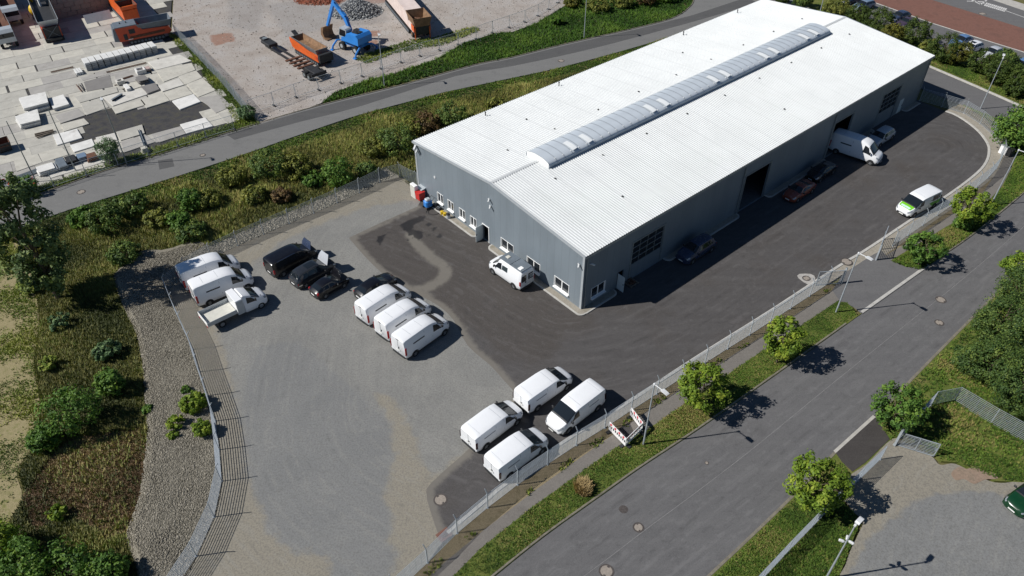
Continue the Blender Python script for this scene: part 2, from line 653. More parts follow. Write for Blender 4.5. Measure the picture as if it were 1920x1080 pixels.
# ------------------------------------------------------------------ ground builders
def sheet(name, poly, z, mt, skirt=.25, grid=None, attrs=None, **kw):
    """A flat piece of ground with a skirt; grid > 0 cuts it so that attrs (functions of x, y) can live on its vertices."""
    bm = bmesh.new()
    vs_ = [bm.verts.new((p[0], p[1], z)) for p in poly]
    f = bm.faces.new(vs_)
    if f.normal.z == 0:
        f.normal_update()
    if f.normal.z < 0:
        f.normal_flip()
    if grid:
        xs = [p[0] for p in poly]
        ys = [p[1] for p in poly]
        bmesh.ops.triangulate(bm, faces=bm.faces[:])
        bmesh.ops.dissolve_limit(bm, angle_limit=.01, verts=bm.verts, edges=[e for e in bm.edges if not e.is_boundary]) if False else None
        for lo, hi, no in ((min(xs), max(xs), (1, 0, 0)), (min(ys), max(ys), (0, 1, 0))):
            x = lo + grid
            while x < hi:
                co = (x, 0, 0) if no[0] else (0, x, 0)
                bmesh.ops.bisect_plane(bm, geom=bm.verts[:] + bm.edges[:] + bm.faces[:], plane_co=co, plane_no=no, dist=1e-4)
                x += grid
    if skirt:
        be = [e for e in bm.edges if e.is_boundary]
        r_ = bmesh.ops.extrude_edge_only(bm, edges=be)
        for v in r_['geom']:
            if isinstance(v, bmesh.types.BMVert):
                v.co.z -= skirt
    me = bpy.data.meshes.new(name)
    bm.to_mesh(me)
    bm.free()
    me.materials.append(mt)
    if attrs:
        n = len(me.vertices)
        co = np.empty(n * 3, np.float32)
        me.vertices.foreach_get('co', co)
        co = co.reshape(-1, 3)
        for k, fn in attrs.items():
            at = me.attributes.new(k, 'FLOAT', 'POINT')
            at.data.foreach_set('value', np.asarray(fn(co[:, 0], co[:, 1]), np.float32))
    kw.setdefault('kind', 'structure')
    return link(name, me, **kw)


def strip(name, a, b, z, mt, skirt=.25, **kw):
    return sheet(name, list(a) + list(b)[::-1], z, mt, skirt, **kw)


def kerb(name, pl, w, z1, mt, z0=-.12, stone=1.0, **kw):
    """A row of kerb stones along a polyline, each with a small joint, in one mesh."""
    pts = resample(pl, stone)
    m = MB()
    for a, b in zip(pts[:-1], pts[1:]):
        t = (b - a)
        if t.length < 1e-4:
            continue
        L = t.length
        t.normalize()
        nrm = Vector((-t.y, t.x, 0))
        a2, b2 = a + t * .008, b - t * .008
        h = z1 + random.uniform(-.006, .006)
        q = [a2 + nrm * w / 2, a2 - nrm * w / 2, b2 - nrm * w / 2, b2 + nrm * w / 2]
        qi = [a2 + nrm * (w / 2 - .02), a2 - nrm * (w / 2 - .02), b2 - nrm * (w / 2 - .02), b2 + nrm * (w / 2 - .02)]
        v = [(p.x, p.y, z0) for p in q] + [(p.x, p.y, h - .02) for p in q] + [(p.x, p.y, h) for p in qi]
        m.add(v, [(8, 9, 10, 11)] + [(i, (i + 1) % 4, 4 + (i + 1) % 4, 4 + i) for i in range(4)] + [(4 + i, 4 + (i + 1) % 4, 8 + (i + 1) % 4, 8 + i) for i in range(4)])
    return m.build(name, mt, kind='structure', **kw)


def sm(d, a, b):
    t = np.clip((d - a) / (b - a), 0, 1)
    return t * t * (3 - 2 * t)


# ------------------------------------------------------------------ survey lines (1920 px picture)
FRONT_FENCE = GP([(740, 1112), (770, 1085), (808, 1050), (854, 1003), (905, 960), (951, 923), (1000, 889), (1043, 860), (1089, 830), (1132, 804), (1182, 771), (1252, 726), (1360, 657), (1430, 613), (1517, 556), (1552, 533)])
KERB_IN = spline(GP([(839, 1000), (906, 943), (940, 915), (1047, 836), (1132, 783), (1185, 750), (1290, 681), (1348, 644), (1440, 586.5), (1523, 532), (1583, 493), (1622, 470), (1700, 418), (1760, 378), (1807, 345), (1838, 319), (1851, 300), (1854.5, 282), (1851, 268), (1835, 247), (1813, 229), (1791, 215.5), (1773, 209)]), 5)
LEFT_FENCE = spline(GP([(318, 1120), (356, 1068), (380, 1015), (406, 958), (415, 910), (415, 878), (411, 843), (408, 806), (398, 770), (387, 736), (374, 698), (365, 665), (352, 635), (338, 605), (325, 575), (314, 547)]), 4)
BACK_FENCE = GP([(314, 547), (333, 524), (368, 500), (410, 477), (452, 458), (490, 441), (530, 424), (567, 409), (604, 393), (638, 378), (675, 361), (710, 343), (743, 328), (783, 349)])
ROAD_L = spline(GP([(850, 1145), (930.6, 1078), (1022, 1005), (1128, 929), (1206, 874), (1307.5, 807), (1420, 727.6), (1483, 683), (1543, 640), (1617, 587), (1742, 498), (1830, 437), (1920, 363), (1990, 298), (2060, 215)]), 3)
ROAD_R = spline(GP([(1240, 1160), (1325, 1080), (1400, 1010), (1489, 924), (1563, 848), (1641, 778), (1730, 687), (1813, 603), (1853, 563), (1890, 527), (1960, 455), (2100, 330), (2220, 240)]), 3)
WALK_1 = GP([(770, 1112), (830, 1058), (900, 1000), (1000, 922), (1120, 836), (1227, 762), (1300, 714), (1420, 636), (1497, 587), (1573, 537)])
WALK_2 = GP([(808, 1125), (856, 1075), (900, 1030), (1000, 950), (1080, 893), (1161, 836), (1220, 802), (1280, 760), (1420, 665), (1500, 612), (1573, 563)])

# base sheet to the horizon
sheet('ground', [(-1500, -900), (1500, -900), (1500, 2200), (-1500, 2200)], -.16, MT['ground'], 0)

# gravel yard with its tan margins, darker fields and worn wheel tracks
grey_field = GP([(738, 800), (743, 858), (728, 917), (727, 947), (738, 961), (736, 1013), (744, 1036), (740, 1090), (625, 1095), (610, 1054), (571, 1039), (538, 1032), (501, 1002), (490, 965), (475, 932), (458, 890), (452, 830), (440, 760), (428, 700), (412, 640), (392, 590), (440, 520), (520, 455), (610, 415), (700, 385), (790, 372), (1000, 600), (968, 742), (890, 832), (812, 900), (790, 870), (770, 820), (745, 770)])
tan_patch = GP([(700, 735), (735, 742), (775, 800), (770, 860), (806, 903), (801, 930), (818, 1000), (760, 1090), (744, 1040), (736, 1013), (727, 947), (743, 858), (738, 806)])
dark_field = GP([(470, 650), (560, 640), (700, 760), (735, 800), (741, 858), (727, 917), (726, 947), (737, 961), (735, 1013), (742, 1036), (738, 1090), (630, 1090), (600, 1050), (540, 1030), (500, 990), (480, 930), (465, 860), (455, 760)])
tracks = [spline(GP(t), 6) for t in ([(700, 380), (620, 440), (560, 540), (520, 680), (505, 800), (530, 900), (600, 980), (690, 1040), (740, 1100)],)]


def f_tan(x, y):
    return np.maximum(sm(-sdf(grey_field, x, y), -1.6, 1.2), sm(sdf(tan_patch, x, y), -1.0, 1.0)) * .95


def f_track(x, y):
    d = np.full(x.shape, 1e9)
    for t in tracks:
        d = np.minimum(d, np.abs(sdf(t, x, y, False)))
    return d


yard_poly = LEFT_FENCE + BACK_FENCE[1:] + GP([(1000, 420), (1100, 560), (1010, 742), (850, 990), (790, 1070), (740, 1112)])
sheet('gravel_yard_ground', yard_poly, 0.0, MT['gravel'], .3, .8,
      dict(tan=f_tan, dark=lambda x, y: sm(sdf(dark_field, x, y), -1.2, 1.2), track=f_track))

# asphalt yard round the hall
dust_line = spline(GP([(770, 440), (783, 458), (805, 480), (834, 503), (830, 522), (800, 540), (768, 549)]), 5)
dust_line2 = spline(GP([(655, 447), (720, 418), (785, 388)]), 4)
dust_line3 = spline(GP([(730, 520), (800, 560), (862, 610), (890, 655), (968, 738)]), 4)
dust_pt = G(1513, 522)
wet_polys = [GP(q) for q in ([(752, 420), (773, 410), (793, 405), (801, 412), (782, 417), (769, 427), (796, 438), (786, 451), (773, 441), (757, 431)], [(794, 408), (808, 421), (834, 447), (829, 452), (816, 437), (800, 423)], [(705, 445), (716, 442), (718, 450), (708, 456)], [(730, 436), (738, 434), (740, 441), (731, 442)], [(800, 443), (806, 441), (808, 446), (801, 448)], [(762, 446), (768, 444), (770, 450), (763, 451)], [(712, 458), (718, 456), (720, 462), (714, 463)])]


def f_dust(x, y):
    d = np.exp(-(np.abs(sdf(dust_line, x, y, False)) / .8) ** 2)
    d = np.maximum(d, .8 * np.exp(-(np.abs(sdf(dust_line2, x, y, False)) / .6) ** 2))
    d = np.maximum(d, .65 * np.exp(-(np.abs(sdf(dust_line3, x, y, False)) / .7) ** 2))
    d = np.maximum(d, .95 * np.exp(-(np.abs(sdf(asph_left, x, y, False)) / .75) ** 2))
    return np.maximum(d, 1.3 * np.exp(-((np.hypot(x - dust_pt.x, y - dust_pt.y)) / .75) ** 2))


drive_line = spline(GP([(690, 470), (760, 500), (850, 545), (960, 620), (1060, 650), (1200, 615), (1400, 500), (1600, 370), (1760, 270)]), 5)


brown_zone = GP([(660, 450), (780, 395), (900, 460), (1000, 540), (1080, 590), (1000, 640), (900, 620), (800, 550), (720, 510)])


def f_drive(x, y):
    return sdf(drive_line, x, y, False)


def f_wet(x, y):
    w = np.zeros(x.shape)
    for q in wet_polys:
        w = np.maximum(w, sm(sdf(q, x, y), -.45, .35))
    return w


asph_left = spline(GP([(822, 1003), (806, 955), (800, 928), (809, 905), (890, 832), (945, 775), (966, 742), (940, 708), (917, 683), (877, 648), (850, 600), (820, 572), (770, 545), (727, 520), (700, 497), (677, 473), (654, 446)]), 3)
asph_poly = asph_left + GP([(713, 418), (783, 387), (800, 355), (1717, 186)]) + KERB_IN[::-1]
sheet('asphalt_yard_ground', asph_poly, .006, MT['asphalt_yard'], .02, .7, dict(dust=f_dust, wet=f_wet, drive=f_drive, brown=lambda x, y: sm(sdf(brown_zone, x, y), -5.0, 3.0)))

cp = G(1513, 522)
sheet('pale_collar_paving', [(cp.x + (.85 + .12 * math.sin(3 * a)) * math.cos(a), cp.y + (.85 + .12 * math.sin(3 * a)) * math.sin(a)) for a in [k * .4488 for k in range(14)]], .011, MT['concrete_pale'], .004)

# front kerb, strip under the fence, tan strip, footway, verge, road
kerb('yard_kerb', KERB_IN, .30, .09, MT['kerb'])
kin_out = offset(KERB_IN, -.15)
FENCE_R = offset(KERB_IN[46:], -1.35)        # the front fence goes on past the gate, parallel to the kerb
strip_out = FRONT_FENCE[3:] + [G(1581, 514)] + offset(KERB_IN[51:], -1.7)
strip('fence_strip_ground', kin_out, strip_out, .03, MT['strip_gravel'])
strip('tan_strip_ground', FRONT_FENCE, WALK_1, .02, MT['tan_strip'])
strip('sidewalk', WALK_1 + GP([(1640, 492)]), WALK_2 + GP([(1660, 505)]), .045, MT['sidewalk'])
WALK_R1 = GP([(1655, 482), (1690, 462), (1767, 413), (1807, 388), (1845, 358), (1872, 318), (1884, 290)])
WALK_R2 = GP([(1668, 490), (1713, 463), (1773, 426), (1843, 388), (1878, 350), (1896, 316), (1904, 290)])
strip('sidewalk_bend', WALK_R1, WALK_R2, .045, MT['sidewalk'])
strip('tan_strip_bend_ground', offset(KERB_IN[51:], -1.5), WALK_R1[::1] + GP([(1880, 262), (1866, 235), (1840, 212), (1800, 196)]), .018, MT['tan_strip'])
drive = GP([(1560, 545), (1581, 514), (1630, 482), (1652, 470), (1672, 490), (1700, 502), (1742, 500), (1617, 589), (1600, 575), (1573, 563)])
sheet('driveway', drive, .052, MT['asphalt_road'], .1)
i0 = min(range(len(ROAD_L)), key=lambda i: (ROAD_L[i] - G(1612, 590)).length)
i1 = min(range(len(ROAD_L)), key=lambda i: (ROAD_L[i] - G(1742, 498)).length)
sheet('verge_ground', WALK_2[:-1] + GP([(1570, 566), (1588, 568), (1600, 580), (1607, 592)]) + ROAD_L[i0::-1], .06, MT['turf'])
sheet('verge_bend_ground', GP([(1668, 490), (1690, 498), (1727, 507)]) + ROAD_L[i1:] + GP([(1960, 275), (1884, 233), (1836, 209), (1806, 196), (1850, 225), (1880, 262), (1890, 290)]) + WALK_R2[::-1][1:-1], .035, MT['turf'])
road_mid = [(a + b) / 2 for a, b in zip(resample(ROAD_L, 4)[:40], resample(ROAD_R, 4)[:40])]
strip('road', ROAD_L, ROAD_R, 0.0, MT['asphalt_main'], grid=1.5, attrs=dict(drive=lambda x, y: sdf(ROAD_L, x, y, False)))
kerb('road_kerb', offset(ROAD_L, .10)[:i0], .16, .10, MT['kerb_old'])
kerb('road_drop_kerb', offset(ROAD_L, .10)[i0:i1 + 1], .32, .058, MT['kerb'])
kerb('road_bend_kerb', offset(ROAD_L, .10)[i1 + 1:], .16, .10, MT['kerb_old'])
RIGHT_KERB = offset(ROAD_R, -.10)
j0 = min(range(len(ROAD_R)), key=lambda i: (ROAD_R[i] - G(1563, 848)).length)
j1 = min(range(len(ROAD_R)), key=lambda i: (ROAD_R[i] - G(1643, 776)).length)
kerb('road_edge_kerb', RIGHT_KERB[:j0 + 1], .22, .05, MT['kerb_old'])
kerb('road_edge_drop_kerb', [G(1566, 848) , G(1640, 781)], .34, .045, MT['concrete'])
kerb('road_edge_far_kerb', RIGHT_KERB[j1:], .22, .05, MT['kerb_old'])
seam = spline(GP([(1000, 1160), (1090, 1085), (1150, 1040), (1215, 990), (1310, 920), (1420, 835), (1560, 720), (1720, 592), (1800, 528), (1920, 425), (2000, 350)]), 3)
strip('road_seam_line', seam, offset(seam, .03), .004, MT['seam'], .002)
pal = spline(GP([(1300, 985), (1370, 925), (1500, 800), (1640, 665)]), 3)

# property across the road
sheet('far_verge_ground', [p for p in offset(ROAD_R, -.2)] + GP([(2300, 330), (2100, 480), (1960, 640), (1900, 640), (1790, 740), (1700, 815), (1660, 835), (1560, 945), (1425, 1095), (1390, 1160)]), .03, MT['turf'])
sheet('far_drive_asphalt', GP([(1567, 850), (1641, 783), (1668, 824), (1622, 868), (1598, 885), (1578, 866)]), .06, MT['asphalt_new'], .05)
lot2 = GP([(1625, 870), (1672, 824), (1700, 832), (1745, 855), (1762, 872), (1790, 870), (1830, 890), (1865, 905), (1915, 900), (2050, 860), (2100, 1200), (1560, 1200), (1585, 1060), (1610, 1000), (1618, 978), (1600, 960), (1585, 940), (1570, 930), (1590, 895)])
lot2_grey = spline(GP([(1580, 1200), (1600, 1060), (1660, 985), (1720, 940), (1780, 925), (1850, 925), (1920, 935), (2100, 960), (2100, 1250)]), 4)
sheet('far_gravel_ground', spline(lot2, 4, True), .045, MT['gravel'], .1, .8,
      dict(tan=lambda x, y: 1.0 - sm(sdf(lot2_grey, x, y), -.7, .7), dark=lambda x, y: np.ones(x.shape), track=lambda x, y: np.hypot(x - 45, y - 20)))
sheet('far_grass_ground', GP([(1780, 735), (1960, 640), (2050, 800), (2050, 900), (1915, 905), (1865, 902), (1830, 885), (1795, 868), (1765, 865), (1700, 815)]), .05, MT['turf'])
sheet('far_corner_grass_ground', GP([(1570, 935), (1600, 960), (1612, 978), (1600, 1010), (1570, 1090), (1540, 1160), (1390, 1160), (1425, 1090)]), .05, MT['turf'])
sheet('red_soil_patch', spline(GP([(1783, 888), (1798, 876), (1812, 880), (1830, 874), (1846, 884), (1862, 888), (1870, 898), (1846, 900), (1826, 908), (1808, 899), (1792, 901)]), 4, True), .062, MT['red_soil'], .01)

# roads behind the hall
BR_LOW = spline(GP([(-140, 500), (0, 443), (43, 425), (130, 393), (333, 330), (460, 288), (560, 253), (667, 217), (760, 192), (837, 172), (960, 146), (1060, 124), (1213, 82), (1330, 45), (1450, 20)]), 3)
BR_UP = spline(GP([(-140, 445), (0, 390), (113, 351), (197, 321), (300, 290), (480, 233), (600, 198), (753, 160), (887, 123), (960, 108), (1060, 83), (1193, 53), (1260, 35), (1290, 17), (1303, -5), (1300, -60)]), 3)
strip('back_road', BR_LOW + GP([(1500, -60)]), BR_UP, 0.0, MT['asphalt_back'])
patch_up = offset(BR_UP, -.35)
k0 = min(range(len(BR_UP)), key=lambda i: (BR_UP[i] - G(440, 246)).length)
k1 = min(range(len(BR_UP)), key=lambda i: (BR_UP[i] - G(1230, 43)).length)
patch_low = [Vector(p) for p in spline(GP([(440, 262), (560, 229), (673, 200), (853, 143), (960, 124), (1090, 96), (1203, 67), (1327, 33), (1420, 5)]), 3)]
strip('road_patch', patch_up[k0:k1 + 1] + GP([(1300, 28), (1400, -5)]), patch_low, .005, MT['asphalt_patch'], .002)
sheet('road_patch_square', GP([(296, 301), (323, 297), (327, 312), (299, 318)]), .005, MT['asphalt_patch'], .002)
kerb('back_road_kerb', offset(BR_UP, .1), .16, .08, MT['kerb_old'])
strip('end_road', GP([(1330, -60), (1500, 10), (1620, 68), (1743, 127), (1839, 168), (1893, 192), (1960, 222), (2150, 320)]), GP([(1330, -20), (1450, 40), (1600, 110), (1729, 166), (1806, 196), (1836, 209), (1884, 233), (1960, 275), (2150, 420)]), -.004, MT['asphalt_road'])
kerb('end_road_kerb', GP([(1330, -62), (1500, 8), (1620, 65), (1743, 124), (1839, 165), (1893, 189), (1960, 219), (2150, 316)]), .34, .07, MT['kerb'])
sheet('hedge_verge_ground', GP([(1500, 6), (1620, 63), (1743, 123), (1839, 164), (1893, 188), (1960, 218), (2150, 315), (2150, 250), (1920, 160), (1800, 108), (1700, 66), (1600, 22), (1560, -40), (1380, -60)]), .03, MT['turf'])
sheet('parking_asphalt', GP([(1560, -30), (1600, 22), (1700, 68), (1800, 109), (1920, 161), (2150, 255), (2150, 190), (1920, 98), (1839, 73), (1747, 43.5), (1626, 0), (1540, -40)]), .02, MT['asphalt_road'], .1)
sheet('red_band_paving', GP([(1626, 0), (1747, 43.5), (1839, 73), (1920, 98), (2150, 190), (2150, 130), (1920, 54), (1747, 0), (1580, -60), (1480, -60)]), .03, MT['red_paving'], .1)
kerb('red_band_kerb', GP([(1540, -36), (1626, 0), (1747, 43.5), (1839, 73), (1920, 98), (2150, 190)]), .2, .06, MT['kerb'])
sheet('upper_road', GP([(1580, -62), (1747, -1), (1920, 53), (2150, 129), (2150, 95), (1920, 20), (1861, 0), (1700, -62)]), .02, MT['asphalt_road'], .1)
sheet('upper_footway', GP([(1700, -62), (1861, 0), (1920, 20), (2150, 95), (2150, 80), (1920, 8), (1895, 0), (1740, -62)]), .05, MT['concrete'], .1)
lane = GP([(1760, -20), (1884, 20), (1920, 33), (2150, 112)])
strip('lane_marking', lane, offset(lane, .16), .026, MT['marking'], .003)
mk = MB()
for a, b in (((1813, 2), (1849, 3)), ((1822, 0), (1840, 9)), ((1850, 0), (1838, 9))):
    p, q = G(*a, .026), G(*b, .026)
    t = (q - p).normalized() * .14
    nn = Vector((-t.y, t.x, 0))
    mk.quad(p + nn, p - nn, q - nn, q + nn)
for k in range(11):
    p, q = G(1851 + k * 3.6, 5 + k * 1.05, .026), G(1846 + k * 3.6, 11 + k * 1.05, .026)
    t = (q - p).normalized() * .13
    nn = Vector((-t.y, t.x, 0))
    mk.quad(p + nn, p - nn, q - nn, q + nn)
mk.build('road_marking', MT['marking'], kind='structure', fix=False)

# crushed stone lot and slab yard
red_areas = [GP(q) for q in ([(575, -5), (640, -8), (650, 6), (590, 8)], [(680, -8), (725, -8), (725, 5), (690, 6)], [(668, 66), (708, 57), (712, 66), (675, 72)], [(690, 78), (706, 76), (707, 82), (692, 84)], [(395, 68), (430, 62), (440, 75), (405, 85)])]
dark_areas = [GP(q) for q in ([(500, 10), (560, 0), (640, 20), (620, 50), (540, 70)], [(430, 0), (500, 0), (480, 60), (430, 50)], [(620, 0), (720, 0), (730, 40), (650, 50)])]
LOT = GP([(335, -200), (1130, -200), (1085, -40), (1060, 10), (1007, 43), (960, 60), (927, 63), (870, 80), (820, 110), (743, 137), (690, 150), (627, 173), (603, 193), (560, 209), (486, 232), (470, 215), (430, 160), (385, 115), (340, 75), (322, 60)])
mx = lambda polys, a, b: (lambda x, y: np.max([sm(sdf(q, x, y), a, b) for q in polys], axis=0))
sheet('stone_lot_ground', LOT, .015, MT['lot'], .1, 1.0, dict(red=mx(red_areas, -1.2, .6), dark=mx(dark_areas, -2.5, 1.5)))
SLAB_POLY = GP([(-140, 430), (-200, -200), (335, -200), (318, 62), (345, 98), (385, 140), (420, 190), (450, 228), (300, 281), (200, 311), (113, 342), (0, 380)])
sheet('slab_yard_ground', SLAB_POLY, -.02, MT['dark_chips'], .1)
# left side: bank of loose stone and the bare ground beyond it
BANK_L = spline(GP([(240, 1135), (262, 1075), (237, 1010), (259, 939), (268, 887), (276, 817), (272, 754), (268, 690), (257, 630), (233, 577), (213, 521), (232, 498), (268, 470), (307, 470), (360, 452)]), 4)
bm_ = MB()
lf = resample(LEFT_FENCE + GP([(333, 524), (372, 496), (415, 473)]), 1.0)
for q in lf:
    q.z = 0
bl = resample(BANK_L, (sum((b - a).length for a, b in zip(BANK_L[:-1], BANK_L[1:])) / (len(lf) - 1)))
nk = 10
rows = []
for i, (a, b) in enumerate(zip(bl, lf)):
    row = []
    for k in range(nk + 1):
        t = k / nk
        p = a.lerp(b, t)
        zz = .02 + .34 * min(1, (1 - t) * 1.4) * min(1, t * 9) + (random.uniform(-.012, .012) if 0 < k < nk else 0)
        row.append((p.x + (random.uniform(-.25, .25) if k == 0 else 0), p.y + (random.uniform(-.25, .25) if k == 0 else 0), zz - (.18 if k == 0 else 0)))
    rows.append(row)
bm_.loft(rows, caps=False, closed=False)
BANK = bm_.build('stone_bank_terrain', MT['bank_stone'], kind='structure', smooth=60)
sheet('bare_ground', spline(GP([(-150, 470), (20, 452), (48, 470), (62, 520), (72, 600), (62, 680), (74, 760), (64, 830), (30, 880), (40, 930), (10, 985), (-150, 1040)]), 4, True), -.13, MT['dry_soil'], .05)
sheet('brown_ground', spline(GP([(95, 850), (130, 820), (200, 812), (262, 800), (274, 830), (262, 930), (240, 1000), (200, 1010), (120, 960), (60, 1000), (40, 930)]), 4, True), -.135, MT['brown_soil'], .05)
sheet('stone_margin_ground', BACK_FENCE[1:] + offset([p for p in BACK_FENCE[1:-1]], 2.0)[::-1], -.02, MT['bank_stone'], .2)

# ------------------------------------------------------------------ the hall
K = 1.23
HALL_L, HALL_W, EAVE, RIDGE = 53.296 * K, 21.882 * K, 5.40 * K, 6.36 * K
HALL_O = Vector((5.415 * K, 43.193 * K, 0))
HD = Vector((math.cos(TH), math.sin(TH), 0))      # along the hall
HW = Vector((-math.sin(TH), math.cos(TH), 0))     # across the hall


def m_cladding(name, col, axis):
    """Sandwich panels: faint micro ribs, a joint every metre, a little grime at the foot."""
    m = NB(name)
    w = m.co()
    sx = m.n('ShaderNodeSeparateXYZ')
    m.lk(w, sx.inputs[0])
    u = sx.outputs[axis]
    fr = m.math('FRACT', m.math('MULTIPLY', u, 1.0))
    joint = m.step(m.math('ABSOLUTE', m.math('SUBTRACT', fr, .5)), .47, .495)
    c = m.mix(m.step(m.noise(.5, 4.0, .6, m.co(scale=(1, 1, .25))), .3, .7), mul(col, .93), mul(col, 1.06))
    c = m.mix(m.math('MULTIPLY', joint, .45), c, mul(col, .5))
    h = m.math('SUBTRACT', m.math('SINE', m.math('MULTIPLY', u, 62.8)), m.math('MULTIPLY', joint, 3.0))
    m.bump(h, .25, .01)
    return m.done(c, .45, .15, .4)


MT['clad_gable'] = m_cladding('grey_cladding', (.205, .24, .268), 1)
MT['clad_side'] = m_cladding('grey_cladding_side', (.205, .24, .268), 0)
MT['trim_grey'] = mat('pale_grey_trim', (.42, .45, .47), .4, .2, var=.05)
MT['roof_white_plain'] = mat('white_roof_sheet', (.56, .575, .57), .42, 0, var=.03, scale=.25, dirt=((.62, .62, .58), .25))
def m_roof():
    m = NB('white_roof_sheet')
    w = m.co()
    c = m.mix(m.step(m.noise(.25, 4.0, .6, w), .3, .7), (.64, .655, .65), (.60, .615, .61))
    run = m.noise(1.0, 5.0, .7, m.co(scale=(2.2, .10, 1.0)))
    c = m.mix(m.step(run, .52, .78, 0, .35), c, (.48, .485, .47))
    sx = m.n('ShaderNodeSeparateXYZ')
    m.lk(w, sx.inputs[0])
    lap = m.step(m.math('ABSOLUTE', m.math('SUBTRACT', m.math('FRACT', m.math('MULTIPLY', sx.outputs[0], .328)), .5)), .485, .497)
    c = m.mix(m.math('MULTIPLY', lap, .35), c, (.42, .43, .43))
    return m.done(c, .42, 0, .4)


MT['roof_white'] = m_roof()
MT['skylight'] = mat('skylight_sheet', (.50, .545, .585), .28, 0, var=.05, scale=.7, spec=.6)
MT['skylight_open'] = mat('skylight_flap', (.70, .72, .72), .3, var=.03)
MT['rib_grey'] = mat('skylight_rib_grey', (.36, .40, .44), .4, .2, var=.05)
MT['upstand'] = mat('skylight_upstand', (.20, .26, .33), .4, .3, var=.08)
MT['door_grey'] = mat('door_leaf_grey', (.62, .68, .68), .45, .1, var=.04)
MT['interior'] = mat('hall_floor', (.12, .12, .12), .8, var=.2)
MT['window_glass'] = NB('window_glass').done((.02, .025, .03), .04, 0, .7)

hall = empty('warehouse', HALL_O, TH, label='long grey metal clad hall with white ribbed roof and ridge skylight', cat='warehouse')


def wall_mesh(name, mt, U, H, openings, place, gable=None, t=.18):
    """Wall of length U and height H with rectangular openings (u0, u1, z0, z1); place(u, z, depth) -> local point."""
    us = sorted({0.0, U, *[o[0] for o in openings], *[o[1] for o in openings]})
    zs = sorted({-.15, H, *[o[2] for o in openings], *[o[3] for o in openings]})
    m = MB()
    hit = lambda u, z: any(o[0] < u < o[1] and o[2] < z < o[3] for o in openings)
    for i in range(len(us) - 1):
        for j in range(len(zs) - 1):
            if hit((us[i] + us[i + 1]) / 2, (zs[j] + zs[j + 1]) / 2):
                continue
            for d in (0, t):
                m.quad(place(us[i], zs[j], d), place(us[i + 1], zs[j], d), place(us[i + 1], zs[j + 1], d), place(us[i], zs[j + 1], d))
    for u0, u1, z0, z1 in openings:
        for (a, b) in (((u0, z0), (u1, z0)), ((u1, z0), (u1, z1)), ((u1, z1), (u0, z1)), ((u0, z1), (u0, z0))):
            m.quad(place(*a, 0), place(*b, 0), place(*b, t), place(*a, t))
    if gable:
        for d in (0, t):
            m.add([place(0, H, d), place(U, H, d), place(U / 2, gable, d)], [(0, 1, 2)])
    return m.build(name, mt, hall, fix=False)


# openings measured from the picture (hall coordinates)
g_win = [(1.46, 3.08), (4.82, 6.38), (8.12, 9.70)]
g_tall = [(17.92, 18.74), (16.36, 17.16), (14.66, 15.46), (13.08, 13.88)]
zw = (.56 * K, 1.55 * K)
g_open = [(a * K, b * K, *zw) for a, b in g_win + g_tall] + [(11.36 * K, 12.16 * K, 0.02, 1.62 * K)]
pl_gable = lambda u, z, d: (d, u, z)
pl_side = lambda u, z, d: (u, d, z)
wall_mesh('gable_wall', MT['clad_gable'], HALL_W, EAVE, g_open, pl_gable, RIDGE)
s_open = [(1.05 * K, 2.55 * K, .58 * K, 1.62 * K), (3.98 * K, 4.72 * K, .02, 1.62 * K), (5.5 * K, 9.25 * K, .02, 3.82 * K), (20.2 * K, 23.97 * K, .02, 3.84 * K), (34.62 * K, 38.1 * K, .02, 3.88 * K), (44.0 * K, 47.7 * K, .02, 3.80 * K), (48.85 * K, 49.7 * K, .02, 1.62 * K)]
wall_mesh('side_wall', MT['clad_side'], HALL_L, EAVE, s_open, pl_side)
wall_mesh('far_gable_wall', MT['clad_gable'], HALL_W, EAVE, [], lambda u, z, d: (HALL_L - d, u, z), RIDGE)
wall_mesh('rear_wall', MT['clad_side'], HALL_L, EAVE, [], lambda u, z, d: (u, HALL_W - d, z))
m = MB()
m.quad((.2, .2, .015), (HALL_L - .2, .2, .015), (HALL_L - .2, HALL_W - .2, .015), (.2, HALL_W - .2, .015))
m.build('hall_floor', MT['interior'], hall, fix=False)

# ribbed roof, one sheet per slope
OV = .16
for side in (0, 1):
    m = MB()
    pitch = .305
    n = int((HALL_L + .3) / pitch)
    prof = []
    for i in range(n + 1):
        a0 = -.15 + i * pitch
        prof += [(a0, 0), (a0 + .15, 0), (a0 + .18, .065), (a0 + .275, .065)]
    prof = [p for p in prof if p[0] <= HALL_L + .15]
    b0, b1 = -OV, HALL_W / 2
    z0 = EAVE + .06 - (RIDGE - EAVE) * OV / (HALL_W / 2)
    z1 = RIDGE + .06
    lo, hi = [], []
    for a, h in prof:
        lo.append((a, b0 if side == 0 else HALL_W - b0, z0 + h))
        hi.append((a, b1, z1 + h))
    m.loft([lo, hi] if side == 0 else [hi, lo], caps=False, closed=False)
    m.build('roof_sheet', MT['roof_white'], hall, fix=False)
# ridge cap in short lengths, near end and far end
SK0, SK1 = 5.15 * K, 47.9 * K
m = MB()
m.xprism([(-1, 0), (0, 0), (0, 1)], 0, 1)
for a0, a1 in ((-.1, SK0), (SK1, HALL_L + .1)):
    x = a0
    while x < a1 - .05:
        x2 = min(x + 1.0, a1)
        c = MB()
        c.quad((x, HALL_W / 2 - .2, RIDGE + .105), (x2 - .03, HALL_W / 2 - .2, RIDGE + .105), (x2 - .03, HALL_W / 2, RIDGE + .15), (x, HALL_W / 2, RIDGE + .15))
        c.quad((x, HALL_W / 2, RIDGE + .15), (x2 - .03, HALL_W / 2, RIDGE + .15), (x2 - .03, HALL_W / 2 + .2, RIDGE + .105), (x, HALL_W / 2 + .2, RIDGE + .105))
        c.build('ridge_cap', MT['roof_white_plain'], hall, fix=False)
        x = x2
